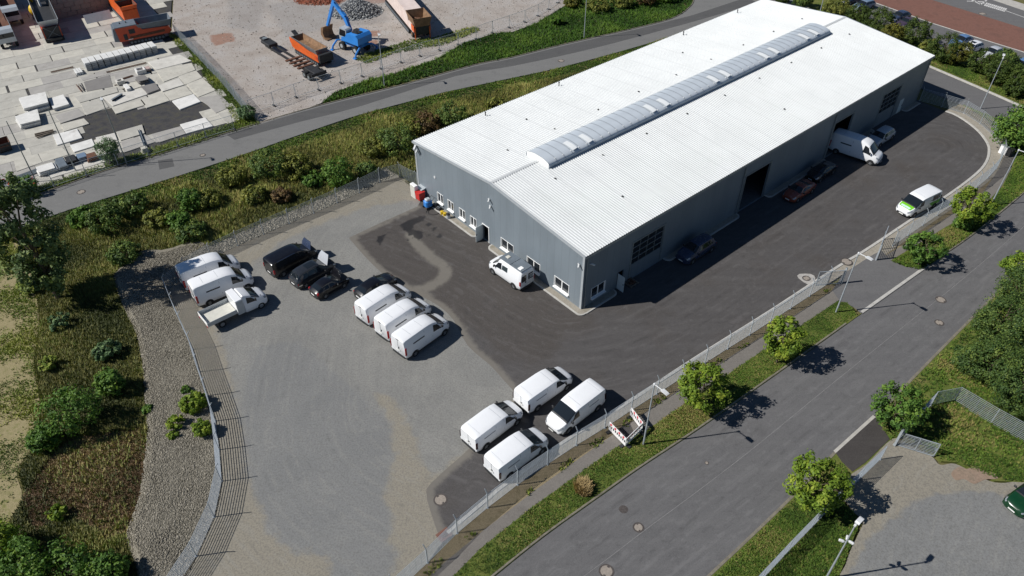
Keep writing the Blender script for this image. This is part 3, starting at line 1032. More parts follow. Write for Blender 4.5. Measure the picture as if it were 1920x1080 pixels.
# verge flashing, gutters, corner trims, downpipes
for x in (-.13, HALL_L + .13):
    for s in (0, 1):
        b_e, b_r = (-OV, HALL_W / 2) if s == 0 else (HALL_W + OV, HALL_W / 2)
        m = MB()
        v = []
        for b, z in ((b_e, EAVE + .02), (b_r, RIDGE + .10)):
            v += [(x - .06, b, z - .16), (x + .06, b, z - .16), (x + .06, b, z + .075), (x - .06, b, z + .075)]
        m.add(v, [(0, 1, 2, 3), (7, 6, 5, 4), (0, 4, 5, 1), (1, 5, 6, 2), (2, 6, 7, 3), (3, 7, 4, 0)])
        m.build('verge_flashing', MT['trim_grey'], hall)
for b in (-OV - .07, HALL_W + OV + .07):
    m = MB()
    m.xprism([(0, 0), (.14, 0), (.14, .13), (.12, .13), (.12, .02), (.02, .02), (.02, .13), (0, .13)], 0, HALL_L + .2, 0, Matrix.Translation((-.1, b + .07, EAVE - .13)) @ Matrix.Rotation(-math.pi / 2, 4, 'Z'))
    m.build('gutter', MT['galv_dark'], hall)
for a in (.30, 19.75 * K, 34.25 * K, HALL_L - .3):
    m = MB()
    m.cyl((a, -.09, .02), (a, -.09, EAVE - .1), .055, n=8)
    m.build('downpipe', MT['galv_dark'], hall, smooth=40)
for (a, b) in ((0, 0), (0, HALL_W), (HALL_L, 0)):
    m = MB()
    m.box((a + (-.012 if a == 0 else .012), b + (.13 if b == 0 else -.13), EAVE / 2), (.03, .26, EAVE - .05))
    m.build('corner_trim', MT['trim_grey'], hall)
for a0, a1, z1 in [(o[0], o[1], o[3]) for o in s_open if o[1] - o[0] > 2 and o[3] > 3]:
    m = MB()
    m.box((a0 - .09, -.025, z1 / 2 + .02), (.16, .05, z1))
    m.box((a1 + .09, -.025, z1 / 2 + .02), (.16, .05, z1))
    m.box(((a0 + a1) / 2, -.025, z1 + .10), (a1 - a0 + .34, .05, .16))
    m.build('door_surround', MT['galv_dark'], hall)


def window(u0, u1, z0, z1, pl, cols=2, blind=None):
    """White window with mullions, panes as sub-parts and a broad white sill."""
    f = MB()
    t = .07

    def bar(a0, a1, b0, b1, d0=.03, d1=.12):
        p = [pl(a0, b0, d0), pl(a1, b0, d0), pl(a1, b1, d0), pl(a0, b1, d0), pl(a0, b0, d1), pl(a1, b0, d1), pl(a1, b1, d1), pl(a0, b1, d1)]
        f.add(p, [(0, 1, 2, 3), (7, 6, 5, 4), (0, 4, 5, 1), (1, 5, 6, 2), (2, 6, 7, 3), (3, 7, 4, 0)])
    bar(u0, u1, z0, z0 + t)
    bar(u0, u1, z1 - t, z1)
    bar(u0, u0 + t, z0 + t, z1 - t)
    bar(u1 - t, u1, z0 + t, z1 - t)
    step = (u1 - u0) / cols
    for k in range(1, cols):
        bar(u0 + k * step - t * .8, u0 + k * step + t * .8, z0 + t, z1 - t)
    # outer lining, a thin white rim standing off the cladding
    for a0, a1, b0, b1 in ((u0 - .05, u0, z0, z1), (u1, u1 + .05, z0, z1), (u0 - .05, u1 + .05, z1, z1 + .05)):
        bar(a0, a1, b0, b1, -.03, .04)
    w = f.build('window', MT['white_pvc'], hall)
    for k in range(cols):
        p = MB()
        a0, a1 = u0 + k * step + t * .8, u0 + (k + 1) * step - t * .8
        p.quad(pl(a0, z0 + t, .08), pl(a1, z0 + t, .08), pl(a1, z1 - t, .08), pl(a0, z1 - t, .08))
        p.build('pane', MT['window_glass'], w, fix=False)
    s = MB()
    q = [pl(u0 - .06, z0 - .05, -.22), pl(u1 + .06, z0 - .05, -.22), pl(u1 + .06, z0 - .05, .06), pl(u0 - .06, z0 - .05, .06), pl(u0 - .06, z0 - .01, -.22), pl(u1 + .06, z0 - .01, -.22), pl(u1 + .06, z0 + .03, .06), pl(u0 - .06, z0 + .03, .06)]
    s.add(q, [(0, 1, 2, 3), (7, 6, 5, 4), (0, 4, 5, 1), (1, 5, 6, 2), (2, 6, 7, 3), (3, 7, 4, 0)])
    s.build('sill', MT['white_pvc'], w)
    return w


for a, b in g_win:
    window(a * K, b * K, *zw, pl_gable, 2)
for a, b in g_tall:
    window(a * K, b * K, *zw, pl_gable, 2)
window(1.05 * K, 2.55 * K, .58 * K, 1.62 * K, pl_side, 2)


def door_leaf(hinge, free, h, th=.05, name='door'):
    """Open leaf standing from hinge to free edge (hall coordinates)."""
    d = Vector((free[0] - hinge[0], free[1] - hinge[1], 0))
    w = d.length
    M = Matrix.Translation((hinge[0], hinge[1], .04)) @ Matrix.Rotation(math.atan2(d.y, d.x), 4, 'Z')
    m = MB()
    m.bbox((w / 2, 0, h / 2), (w, th, h), .012, 0, M)
    o = m.build(name, MT['door_grey'], hall)
    k = MB()
    for s in (-1, 1):
        k.box((w - .1, s * .06, h * .5), (.14, .03, .03), 0, M)
        k.box((w - .06, s * .04, h * .5), (.04, .05, .16), 0, M)
    k.build('handle', MT['plastic'], o)
    return o


def to_hall(p):
    q = Vector((p.x - HALL_O.x, p.y - HALL_O.y, 0))
    return (q.dot(HD), q.dot(HW))


door_leaf((-.03, 12.16 * K), to_hall(G(891.5, 427.4, 1.95)), 1.93)
m = MB()
for b in (11.36 * K, 12.16 * K):
    m.box((-.02, b + (-.05 if b < 14 else .05), .98), (.05, .09, 1.96))
m.box((-.02, 11.76 * K, 1.62 * K + .04), (.05, .8 * K + .2, .09))
m.build('door_frame', MT['white_pvc'], hall)
door_leaf((4.0 * K, -.05), to_hall(G(1171.7, 521.7, 1.9)), 1.9)
m = MB()
m.bbox((49.27 * K, .02, .82 * K), (.86 * K, .06, 1.6 * K), .012)
o = m.build('door', MT['door_grey'], hall)
m = MB()
m.box((49.58 * K, -.05, .82 * K), (.03, .06, .16))
m.build('handle', MT['plastic'], o)


def sectional_door(u0, u1, z1, cols=4, rows=4):
    """Glazed sectional door: solid foot panel, rows of panes between aluminium rails."""
    zf = 1.5 * K
    d = .10
    f = MB()
    t = .055
    f.box(((u0 + u1) / 2, d, .02 + (zf) / 2), (u1 - u0, .06, zf))
    root = f.build('sectional_door', MT['clad_side'], hall)
    g = MB()
    for r_ in range(rows + 1):
        z = zf + .03 + (z1 - zf - .06) * r_ / rows
        g.box(((u0 + u1) / 2, d - .01, z), (u1 - u0, .08, t))
    for c in range(cols + 1):
        u = u0 + .03 + (u1 - u0 - .06) * c / cols
        g.box((u, d, (zf + z1) / 2), (t * .7, .07, z1 - zf))
    g.build('glazing_bars', MT['galv_dark'], root)
    for r_ in range(rows):
        for c in range(cols):
            p = MB()
            a0 = u0 + .03 + (u1 - u0 - .06) * c / cols + .02
            a1 = u0 + .03 + (u1 - u0 - .06) * (c + 1) / cols - .02
            q0 = zf + .03 + (z1 - zf - .06) * r_ / rows + .03
            q1 = zf + .03 + (z1 - zf - .06) * (r_ + 1) / rows - .03
            p.quad((a0, d, q0), (a1, d, q0), (a1, d, q1), (a0, d, q1))
            p.build('pane', MT['window_glass'], root, fix=False)


sectional_door(5.5 * K, 9.25 * K, 3.82 * K)
sectional_door(44.0 * K, 47.7 * K, 3.80 * K)
# raised sectional doors of the open bays: the lowest panel shows under the lintel
for a0, a1, z1 in ((20.2 * K, 23.97 * K, 3.84 * K), (34.62 * K, 38.1 * K, 3.88 * K)):
    m = MB()
    m.box(((a0 + a1) / 2, .24, z1 - .12), (a1 - a0 - .1, .06, .35))
    m.build('raised_door', MT['galv_dark'], hall)

# gravel apron with rounded concrete edging along the walls
def apron(poly, zt=.10):
    m = MB()
    m.prism(poly, -.05, zt)
    o = m.build('wall_edging', MT['kerb'], hall)
    cx = sum(p[0] for p in poly) / len(poly)
    return o


def rounded(u0, u1, w, r0=True, r1=True, n=5):
    """Strip of width w (0 at the wall) with rounded outer corners, as (u, depth)."""
    rr = w * .75
    pts = [(u0, 0)]
    if r0:
        pts += [(u0 + rr - rr * math.cos(a), w - rr + rr * math.sin(a)) for a in [math.pi / 2 * k / n for k in range(n + 1)]]
    else:
        pts.append((u0, w))
    if r1:
        pts += [(u1 - rr + rr * math.sin(a), w - rr + rr * math.cos(a)) for a in [math.pi / 2 * k / n for k in range(n + 1)]]
    else:
        pts.append((u1, w))
    pts.append((u1, 0))
    return pts


def apron_pair(u0, u1, gable, r0=True, r1=True):
    w = .78
    for k, (ins, z, mt, nm) in enumerate(((0, .10, 'kerb', 'edging'), (.15, .106, 'strip_gravel', 'edging_gravel'))):
        pts = rounded(u0 + (ins if r0 else 0), u1 - (ins if r1 else 0), w - ins, r0, r1)
        poly = [(-d, u) for u, d in pts] if gable else [(u, -d) for u, d in pts]
        m = MB()
        m.prism(poly, -.05, z)
        m.build(nm, MT[mt], hall)


apron_pair(-.74, 11.0 * K, True, True, True)
apron_pair(12.7 * K, HALL_W - .1, True, True, False)
for u0, u1, r0, r1 in ((0, 3.7 * K, False, True), (9.75 * K, 19.9 * K, True, True), (24.3 * K, 34.3 * K, True, True), (38.6 * K, 43.6 * K, True, True), (50.1 * K, HALL_L - .05, True, False)):
    apron_pair(u0, u1, False, r0, r1)

# skylight: barrel vault of single sheets between ribs, some flaps open
SKB = HALL_W / 2
SKW = 1.42 * K
RISE = .46
Z0 = RIDGE + .30
NP = 46
PLN = (SK1 - SK0) / NP
arc = [(SKB - SKW * math.cos(math.pi * k / 14), Z0 + RISE * math.sin(math.pi * k / 14)) for k in range(15)]
for s in (-1, 1):
    m = MB()
    m.box(((SK0 + SK1) / 2, SKB + s * (SKW - .02), RIDGE + .06), (SK1 - SK0, .14, .50))
    m.build('skylight_upstand', MT['upstand'], hall)
for x in (SK0, SK1):
    m = MB()
    m.add([(x, b, z) for b, z in arc] + [(x, SKB + SKW, RIDGE - .1), (x, SKB - SKW, RIDGE - .1)], [tuple(range(len(arc) + 2))])
    m.build('skylight_end', MT['white_pvc'], hall, fix=False)
m = MB()
m.loft([[(0, b - SKB, z - Z0) for b, z in arc], [(PLN - .06, b - SKB, z - Z0) for b, z in arc]], caps=False, closed=False)
me_sheet = m.mesh('skylight_sheet', MT['skylight'], smooth=60)
me_flap = m.mesh('skylight_flap', MT['skylight_open'], smooth=60)
m = MB()
arc2 = [(b, z) for b, z in arc]
m.loft([[(0, (b - SKB) * 1.012, (z - Z0) * 1.03 + .012) for b, z in arc2], [(.045, (b - SKB) * 1.012, (z - Z0) * 1.03 + .012) for b, z in arc2]], caps=False, closed=False)
me_rib = m.mesh('skylight_rib', MT['rib_grey'], smooth=60)
m = MB()
m.box((0, 0, 0), (.10, .10, .05))
me_clip = m.mesh('clip', MT['white_pvc'])
half = MB()
h_arc = arc[7:]
half.loft([[(0, b - SKB, z - Z0) for b, z in h_arc], [(PLN * .5, b - SKB, z - Z0) for b, z in h_arc]], caps=False, closed=False)
open_at = {3, 5, 14, 16, 24, 26, 33, 35, 41, 43}
for k in range(NP):
    a = SK0 + k * PLN
    o = link('skylight_sheet', me_sheet, hall, (a + .03, SKB, Z0))
    link('skylight_rib', me_rib, hall, (a - .035, SKB, Z0))
    link('clip', me_clip, o, (PLN - .05, -SKW * .80, RISE * .62))
flap = MB()
f_arc = [(b - SKB, z - Z0) for b, z in arc[2:8]]
flap.loft([[(0, b, z + .05 + .10 * (1 - i / 5)) for i, (b, z) in enumerate(f_arc)], [(PLN * .55, b, z + .10 + .14 * (1 - i / 5)) for i, (b, z) in enumerate(f_arc)]], caps=False, closed=False)
me_open = flap.mesh('open_flap', MT['skylight_open'], smooth=60)
for k in sorted(open_at):
    link('open_flap', me_open, hall, (SK0 + k * PLN + .1, SKB, Z0))

# roof anchors, vent pipes, cameras, floodlights
m = MB()
m.box((0, 0, .03), (.16, .22, .06))
m.cyl((0, 0, .05), (0, 0, .14), .04, n=6)
me_anchor = m.mesh('roof_anchor', MT['machine_dark'])
zr = lambda b: EAVE + .09 + (RIDGE - EAVE) * (1 - abs(b - HALL_W / 2) / (HALL_W / 2))
for i in range(9):
    for b, off in ((8.2, 4.6), (14.25, 4.6), (3.2, 7.4), (17.7, 9.9)):
        a = (off + 5.65 * i) * K
        if b in (3.2, 17.7) and i % 4 != 0:
            continue
        if a < HALL_L - 1:
            link('roof_anchor', me_anchor, hall, (a, b * K, zr(b * K)))
m = MB()
m.cyl((0, 0, -.05), (0, 0, .42), .06, n=8)
m.cyl((0, 0, .42), (0, 0, .52), .10, .07, n=8)
me_vent = m.mesh('vent_pipe', MT['machine_dark'], smooth=40)
for a in (7.8, 17.4, 36.9, 47.0):
    link('vent_pipe', me_vent, hall, (a * K, 21.2 * K, zr(21.2 * K)))


def camera_part(u, z, gable=True, big=False):
    s = 1.0 if not big else 1.6
    m = MB()
    pl = pl_gable if gable else pl_side
    M = Matrix.Translation(pl(u, z, -.02)) @ Matrix.Rotation(math.pi if gable else -math.pi / 2, 4, 'Z')
    m.box((.06, 0, 0), (.12, .08, .08), 0, M)
    m.bbox((.30 * s, .05, .02), (.42 * s, .15 * s, .15 * s), .03, 0, M @ Matrix.Rotation(R(18), 4, 'Y') @ Matrix.Rotation(R(35), 4, 'Z'))
    m.build('security_camera' if not big else 'floodlight', MT['lamp_white'], hall)


camera_part(.60 * K, 4.35 * K)
camera_part(11.2 * K, 4.75 * K)
camera_part(11.05 * K, 4.15 * K)
camera_part(21.6 * K, 5.20 * K, big=True)
camera_part(21.5 * K, 4.72 * K)
camera_part(.55 * K, 4.4 * K, False)
m = MB()
m.cyl((-.01, 18.95 * K, 3.05 * K), (-.06, 18.95 * K, 3.05 * K), .16, n=16)
m.build('wall_lamp', MT['lamp_white'], hall, smooth=40)

# ------------------------------------------------------------------ vehicles
class Body:
    """Car body lofted through cross sections; x forward, nose at +L/2. Stations: (s from the nose, z bottom, z belt, z top, half width sill, half width belt, half width roof, edge radius)."""

    def __init__(self, L, st, crown=.03):
        self.L = L
        self.st = sorted([(L / 2 - s[0], *s[1:]) for s in st])
        self.crown = crown
        self.prof = [self.half(s) for s in self.st]

    def half(self, s):
        x, zb, zs, zt, ws, wb, wt, rr = s
        zm = zb + (zs - zb) * .5
        return [(ws * .93, zb), (ws, zb + .10), ((ws + wb) / 2 + .012, zm), (wb, zs), (wt, zt - rr), (wt - .28 * rr, zt - .28 * rr), (wt - rr, zt), (wt * .45, zt + self.crown * .8), (0, zt + self.crown)]

    def at(self, x, j):
        st, pr = self.st, self.prof
        x = min(max(x, st[0][0]), st[-1][0])
        i = 0
        while i < len(st) - 2 and st[i + 1][0] < x:
            i += 1
        t = (x - st[i][0]) / max(1e-6, st[i + 1][0] - st[i][0])

        def P(q):
            k = min(int(j), 7)
            f = j - k
            return (q[k][0] + (q[k + 1][0] - q[k][0]) * f, q[k][1] + (q[k + 1][1] - q[k][1]) * f)
        a, b = P(pr[i]), P(pr[i + 1])
        return Vector((x, a[0] + (b[0] - a[0]) * t, a[1] + (b[1] - a[1]) * t))

    def mesh(self, m, mi=0):
        rings = []
        for s, p in zip(self.st, self.prof):
            x = s[0]
            rings.append([(x, -y, z) for y, z in p] + [(x, y, z) for y, z in p[-2::-1]])
        m.loft(rings, mi, caps=True, closed=True)
        return m

    def patch(self, m, x0, x1, j0, j1, side=1, off=.008, x0t=None, x1t=None, nu=4, nv=4, mi=0):
        """Skin patch lifted off the body; x0..x1 at j0, x0t..x1t at j1; side -1 right, +1 left."""
        x0t = x0 if x0t is None else x0t
        x1t = x1 if x1t is None else x1t
        g = []
        for v in range(nv + 1):
            fv = v / nv
            j = j0 + (j1 - j0) * fv
            a, b = x0 + (x0t - x0) * fv, x1 + (x1t - x1) * fv
            row = []
            for u in range(nu + 1):
                x = a + (b - a) * u / nu
                p = self.at(x, j)
                du = self.at(min(x + .03, self.L / 2), j) - self.at(x - .03, j)
                dv = self.at(x, min(j + .05, 8)) - self.at(x, max(j - .05, 0))
                n = dv.cross(du)
                if n.length > 1e-9:
                    n.normalize()
                if n.y < -.001 and j < 7:
                    n = -n
                if j >= 5.5 and n.z < 0:
                    n = -n
                p = p + n * off
                row.append((p.x, p.y * side, p.z))
            g.append(row)
        m.loft(g, mi, caps=False, closed=False)
        return m


def wheel_mesh(r, w):
    t = MB()
    n = 20
    prof = [(r * .62, -w / 2), (r * .93, -w / 2), (r, -w / 2 + .03), (r, w / 2 - .03), (r * .93, w / 2), (r * .62, w / 2)]
    t.loft([[(rr * math.cos(2 * math.pi * k / n), y, rr * math.sin(2 * math.pi * k / n)) for k in range(n)] for rr, y in prof], caps=False)
    rim = MB()
    rim.cyl((0, -w / 2 + .035, 0), (0, w / 2 - .035, 0), r * .64, n=16)
    for k in range(5):
        a = 2 * math.pi * k / 5
        for s in (-1, 1):
            rim.box((r * .32, s * (w / 2 - .03), 0), (r * .56, .02, r * .16), 0, Matrix.Rotation(a, 4, 'Y'))
    hub = MB()
    return t, rim


def vehicle(name, spec, paint_m, label, cat, group=None):
    """One complete vehicle at the origin; returns its root."""
    L, W = spec['L'], spec['W']
    hw = W / 2
    B = Body(L, spec['st'], spec.get('crown', .03))
    root = empty(name, label=label, cat=cat, group=group)
    m = MB()
    B.mesh(m)
    o = m.build('body', paint_m, root, smooth=38)
    s2x = lambda s: L / 2 - s
    glass = MT['glass']
    # windscreen
    a, b = spec['screen']
    m = MB()
    for sd in (-1, 1):
        B.patch(m, s2x(b), s2x(a), 4.12, 8, sd, .012, nu=5, nv=6)
    ws = m.build('windscreen', glass, root, smooth=50)
    k = MB()
    B.patch(k, s2x(a) - .05, s2x(a) + .06, 4.2, 8, -1, .02, nu=1, nv=6)
    B.patch(k, s2x(a) - .05, s2x(a) + .06, 4.2, 8, 1, .02, nu=1, nv=6)
    k.build('scuttle', MT['plastic'], ws, smooth=50)
    if spec.get('rear_screen'):
        a, b = spec['rear_screen']
        m = MB()
        for sd in (-1, 1):
            B.patch(m, s2x(b), s2x(a), 4.5, 8, sd, .012, nu=5, nv=6)
        m.build('rear_window', glass, root, smooth=50)
    for (b0, b1, t0, t1) in spec['side']:
        for sd in (-1, 1):
            m = MB()
            B.patch(m, s2x(b1), s2x(b0), 3.12, 3.93, sd, .010, s2x(t1), s2x(t0), nu=4, nv=3)
            m.build('side_window', glass, root, smooth=50)
    # wheels with dark arches
    r = spec['r']
    xw = (s2x(spec['wf']), s2x(spec['wr']))
    wt_ = .24 if W > 1.9 else .21
    t, rim = wheel_mesh(r, wt_)
    me_t, me_r = t.mesh('tyre', MT['tyre'], smooth=40), rim.mesh('rim', spec.get('rim', MT['alloy']), smooth=30)
    arch = MB()
    n = 18
    ring = [(1.22 * r * math.cos(math.pi * (k / n * 1.16 - .08)), 1.22 * r * math.sin(math.pi * (k / n * 1.16 - .08))) for k in range(n + 1)]
    arch.add([(x, -.03, z) for x, z in ring] + [(x, .03, z) for x, z in ring], [tuple(range(n + 1)), tuple(range(2 * n + 1, n, -1))] + [(i, i + 1, n + 2 + i, n + 1 + i) for i in range(n)])
    me_a = arch.mesh('wheel_arch', spec.get('arch', MT['plastic']))
    for x in xw:
        for sd in (-1, 1):
            yb = abs(B.at(x, 1.5).y)
            link('wheel_arch', me_a, root, (x, sd * (yb - .012), r))
            w = link('wheel', me_t, root, (x, sd * (yb + .03 - wt_ / 2 + .02), r))
            link('rim', me_r, w)
    # bumpers and sills
    bz = spec.get('bumper', (.28, .5))
    dark = spec.get('bumper_mat', MT['plastic'])
    for end in (1, -1):
        st = B.st[-1] if end > 0 else B.st[0]
        w0 = st[4]
        m = MB()
        x = st[0]
        zz0, zz1 = bz
        pts = [(x - end * .55, hw * 1.0), (x - end * .14, w0 + (hw - w0) * .75), (x + end * .05, w0 * .80), (x + end * .07, 0)]
        full = [(px, -py) for px, py in pts] + [(px, py) for px, py in pts[-2::-1]]
        inner = [(px - end * .2, py * .85) for px, py in full]
        m.loft([[(px, py, zz0) for px, py in inner], [(px, py, zz0 + .03) for px, py in full], [(px, py, zz1) for px, py in full], [(px, py, zz1 + .02) for px, py in inner]], caps=False, closed=False)
        m.build('bumper', dark if end < 0 or spec.get('front_dark', True) else paint_m, root, smooth=30)
    m = MB()
    for sd in (-1, 1):
        m.box(((xw[0] + xw[1]) / 2, sd * (abs(B.at(0, .7).y) - .01), B.st[3][1] + .03), (xw[0] - xw[1] - 2.3 * r, .07, .11))
    m.build('sill', MT['plastic'], root)
    # lamps, mirrors, plate, handles
    for sd in (-1, 1):
        m = MB()
        h0, h1, j0, j1 = spec.get('head', (.05, .42, 3.1, 4.6))
        B.patch(m, s2x(h1), s2x(h0), j0, j1, sd, .014, nu=4, nv=3)
        m.build('headlight', MT['head_lamp'], root, smooth=50)
        ty, tz0, tz1, tw = spec.get('tail', (hw - .08, .75, 1.35, .14))
        m = MB()
        x = B.st[0][0]
        m.bbox((x + (.06 if W > 1.9 else .13), sd * ty, (tz0 + tz1) / 2), (.20, tw, tz1 - tz0), .03)
        m.build('tail_light', spec.get('tail_mat', MT['tail_red']), root)
        mx_, mz = s2x(spec['screen'][0] + .38), spec.get('mirror', 1.35)
        m = MB()
        m.bbox((mx_, sd * (hw + .12), mz), (.12, .20, .26 if W > 1.9 else .16), .03)
        m.box((mx_ + .01, sd * (hw + .01), mz - .04), (.06, .14, .05))
        m.build('mirror', spec.get('mirror_mat', MT['plastic']), root)
    m = MB()
    m.box((B.st[0][0] - .075, 0, spec.get('plate_z', .62)), (.02, .52, .12))
    m.build('number_plate', MT['plate'], root)
    m = MB()
    m.box((B.st[-1][0] + .085, 0, .42), (.02, .52, .11))
    m.build('number_plate', MT['plate'], root)
    for nm, (c, s_, mt) in spec.get('extra', []):
        m = MB()
        m.box(c, s_)
        m.build(nm, mt, root)
    for nm, (s0, s1, j0, j1, sides, mt, off) in spec.get('patches', []):
        for sd in sides:
            m = MB()
            B.patch(m, s2x(s1), s2x(s0), j0, j1, sd, off, nu=6, nv=2)
            m.build(nm, mt, root, smooth=50)
    root['_L'] = L
    return root, B


def van_spec(L, W, H, wf, wr, low=False, **kw):
    h = W / 2
    if low:      # mid-size van: flat roof, long screen
        st = [(0, .40, .60, .74, h * .44, h * .42, h * .35, .08), (.05, .32, .66, .87, h * .68, h * .66, h * .58, .10), (.15, .28, .76, 1.0, h * .84, h * .82, h * .74, .11), (.36, .26, .87, 1.11, h * .95, h * .93, h * .84, .11), (.80, .26, .99, 1.25, h * .995, h * .98, h * .89, .11),
              (1.85, .26, 1.06, H - .13, h, h * .99, h * .87, .08), (2.25, .26, 1.08, H - .04, h, h * .99, h * .88, .07), (2.9, .26, 1.08, H, h, h * .99, h * .90, .07),
              (L - .5, .26, 1.08, H - .01, h, h * .99, h * .90, .07), (L - .12, .30, 1.08, H - .05, h * .985, h * .975, h * .88, .07), (L, .42, 1.08, H - .14, h * .95, h * .94, h * .84, .08)]
        scr = (.86, 1.82)
        side = [(1.12, 2.22, 1.68, 2.17)]
    else:        # large van: tall rounded roof, short bonnet
        st = [(0, .42, .68, .84, h * .45, h * .43, h * .36, .09), (.05, .36, .76, .98, h * .69, h * .67, h * .58, .12), (.14, .32, .87, 1.13, h * .85, h * .83, h * .74, .13), (.36, .30, .99, 1.28, h * .95, h * .93, h * .84, .14), (.78, .30, 1.10, 1.42, h * .995, h * .98, h * .89, .14),
              (1.55, .30, 1.20, H - .34, h, h * .99, h * .83, .18), (1.95, .30, 1.22, H - .14, h, h * .99, h * .82, .20), (2.45, .30, 1.22, H - .03, h, h * .99, h * .82, .20), (3.1, .30, 1.22, H, h, h * .99, h * .83, .17),
              (L - .4, .30, 1.22, H - .01, h, h * .99, h * .84, .14), (L - .10, .34, 1.22, H - .05, h * .985, h * .975, h * .83, .14), (L, .48, 1.22, H - .16, h * .95, h * .94, h * .80, .14)]
        scr = (.83, 1.56)
        side = [(1.12, 2.16, 1.56, 2.08)]
    d = dict(L=L, W=W, st=st, screen=scr, side=side, r=.34, wf=wf, wr=wr, bumper=(.26, .50))
    d.update(kw)
    return d


wp = MT['white_paint']
seam = MT['machine_grey']


def van_big(name, L, H, label, group):
    z = 1.0
    sp = van_spec(L, 2.07, H, .88, L - 1.05, tail=(.985, .78, 1.62, .10), plate_z=.98, mirror=1.55,
                  patches=[('rail', (L * .58, L * .58 + 1.35, 3.30, 3.42, (-1, 1), MT['plastic'], .012)),
                           ('bonnet_vent', (.58, .66, 5.6, 6.3, (-1, 1), MT['plastic'], .016)),
                           ('door_gap', (2.30, 2.325, .6, 4.2, (-1, 1), seam, .006)),
                           ('door_gap', (L * .57, L * .57 + .025, .6, 3.9, (-1, 1), seam, .006)),
                           ('roof_seam', (L * .55, L * .55 + .03, 5.2, 8, (-1, 1), MT['trim_grey'], .006)),
                           ('roof_seam', (L * .80, L * .80 + .03, 5.2, 8, (-1, 1), MT['trim_grey'], .006))],
                  extra=[('brake_light', ((-L / 2 - .0, 0, H - .20), (.05, .34, .06), MT['tail_dark'])), ('door_handle', ((-L / 2 - .03, -.12, 1.25), (.05, .05, .18), MT['plastic'])), ('door_gap', ((-L / 2 - .006, 0, 1.3), (.02, .02, 1.6), seam))])
    return vehicle(name, sp, wp, label, 'van', group)[0]


def place_wheels(o, rear, front, spec_wr_x, yoff, side=-1):
    """Put a vehicle so that its rear and front wheels on one side stand at two surveyed points."""
    a, b = G(*rear), G(*front)
    d = b - a
    ang = math.atan2(d.y, d.x)
    c, s = math.cos(ang), math.sin(ang)
    lx, ly = spec_wr_x, side * yoff
    o.location = (a.x - (c * lx - s * ly), a.y - (s * lx + c * ly), .006)
    o.rotation_euler = (0, 0, ang)


def put(o, px, py, ang, dz=.008):
    p = G(px, py)
    o.location = (p.x, p.y, dz)
    o.rotation_euler = (0, 0, ang)
    return o


GRP_T = 'white panel vans in a row of three on the gravel'
L_T = 5.55
tv = van_big('panel_van', L_T, 2.38, 'white panel van at the lower end of the row of three', GRP_T)
place_wheels(tv, (779, 667), (835, 627), L_T / 2 - (L_T - 1.05), .98)
H_T = tv.rotation_euler.z
for (px, py), lab in (((709, 606), 'white panel van parked beside the black hatchback'), ((746, 635), 'white panel van in the middle of the row of three')):
    c = copy_tree(tv)
    c['label'] = lab
    p0, p1 = G(779, 667), G(px, py)
    c.location = tv.location + (p1 - p0)

L_L = 5.75
lv = van_big('panel_van', L_L, 2.52, 'white high roof van between the shaded van and the flatbed truck', 'white vans at the left end of the yard')
place_wheels(lv, (395, 572), (472, 540), L_L / 2 - (L_L - 1.05), .98)
lv2 = copy_tree(lv)
lv2['label'] = 'white high roof van with tree shadow on its roof by the fence'
lv2.location = lv.location + (G(447, 512.5) - G(472, 540))

# mid-size vans
L_A = 5.40
sp = van_spec(L_A, 2.03, 2.0, .96, L_A - .98, True, tail=(.955, .78, 1.46, .11), tail_mat=MT['tail_dark'], mirror=1.25, plate_z=.9,
              patches=[('rail', (L_A * .62, L_A * .62 + 1.2, 3.28, 3.38, (-1, 1), MT['machine_grey'], .008)), ('door_gap', (2.36, 2.38, .6, 4.0, (-1, 1), seam, .006)), ('door_gap', (L_A * .60, L_A * .60 + .02, .6, 3.9, (-1, 1), seam, .006)),
                       ('roof_seam', (2.5, 2.53, 5.2, 8, (-1, 1), MT['trim_grey'], .006)), ('roof_seam', (L_A - .62, L_A - .6, 5.2, 8, (-1, 1), MT['trim_grey'], .006)), ('bonnet_gap', (.80, .82, 4.2, 8, (-1, 1), seam, .006))],
              extra=[('door_gap', ((-L_A / 2 - .006, 0, 1.15), (.02, .02, 1.3), seam)), ('door_handle', ((-L_A / 2 - .03, -.1, 1.05), (.04, .14, .05), MT['plastic']))])
GRP_A = 'white mid-size vans parked by the front fence'
av, _ = vehicle('delivery_van', sp, wp, 'white delivery van farthest from the fence, on the gravel edge', 'van', GRP_A)
place_wheels(av, (911, 841), (968, 797), L_A / 2 - (L_A - .98), .96)
for rear, front, side, lab in (((1007, 770), (1062, 731), -1, 'white delivery van nearest the hall in the group by the fence'), ((955, 896), (1016, 850), -1, 'white delivery van right behind the front fence posts'), ((1119, 770), (1061, 815), 1, 'white delivery van facing the camera with sun glint in its windscreen')):
    c = copy_tree(av)
    c['label'] = lab
    place_wheels(c, rear, front, L_A / 2 - (L_A - .98), .96, side)

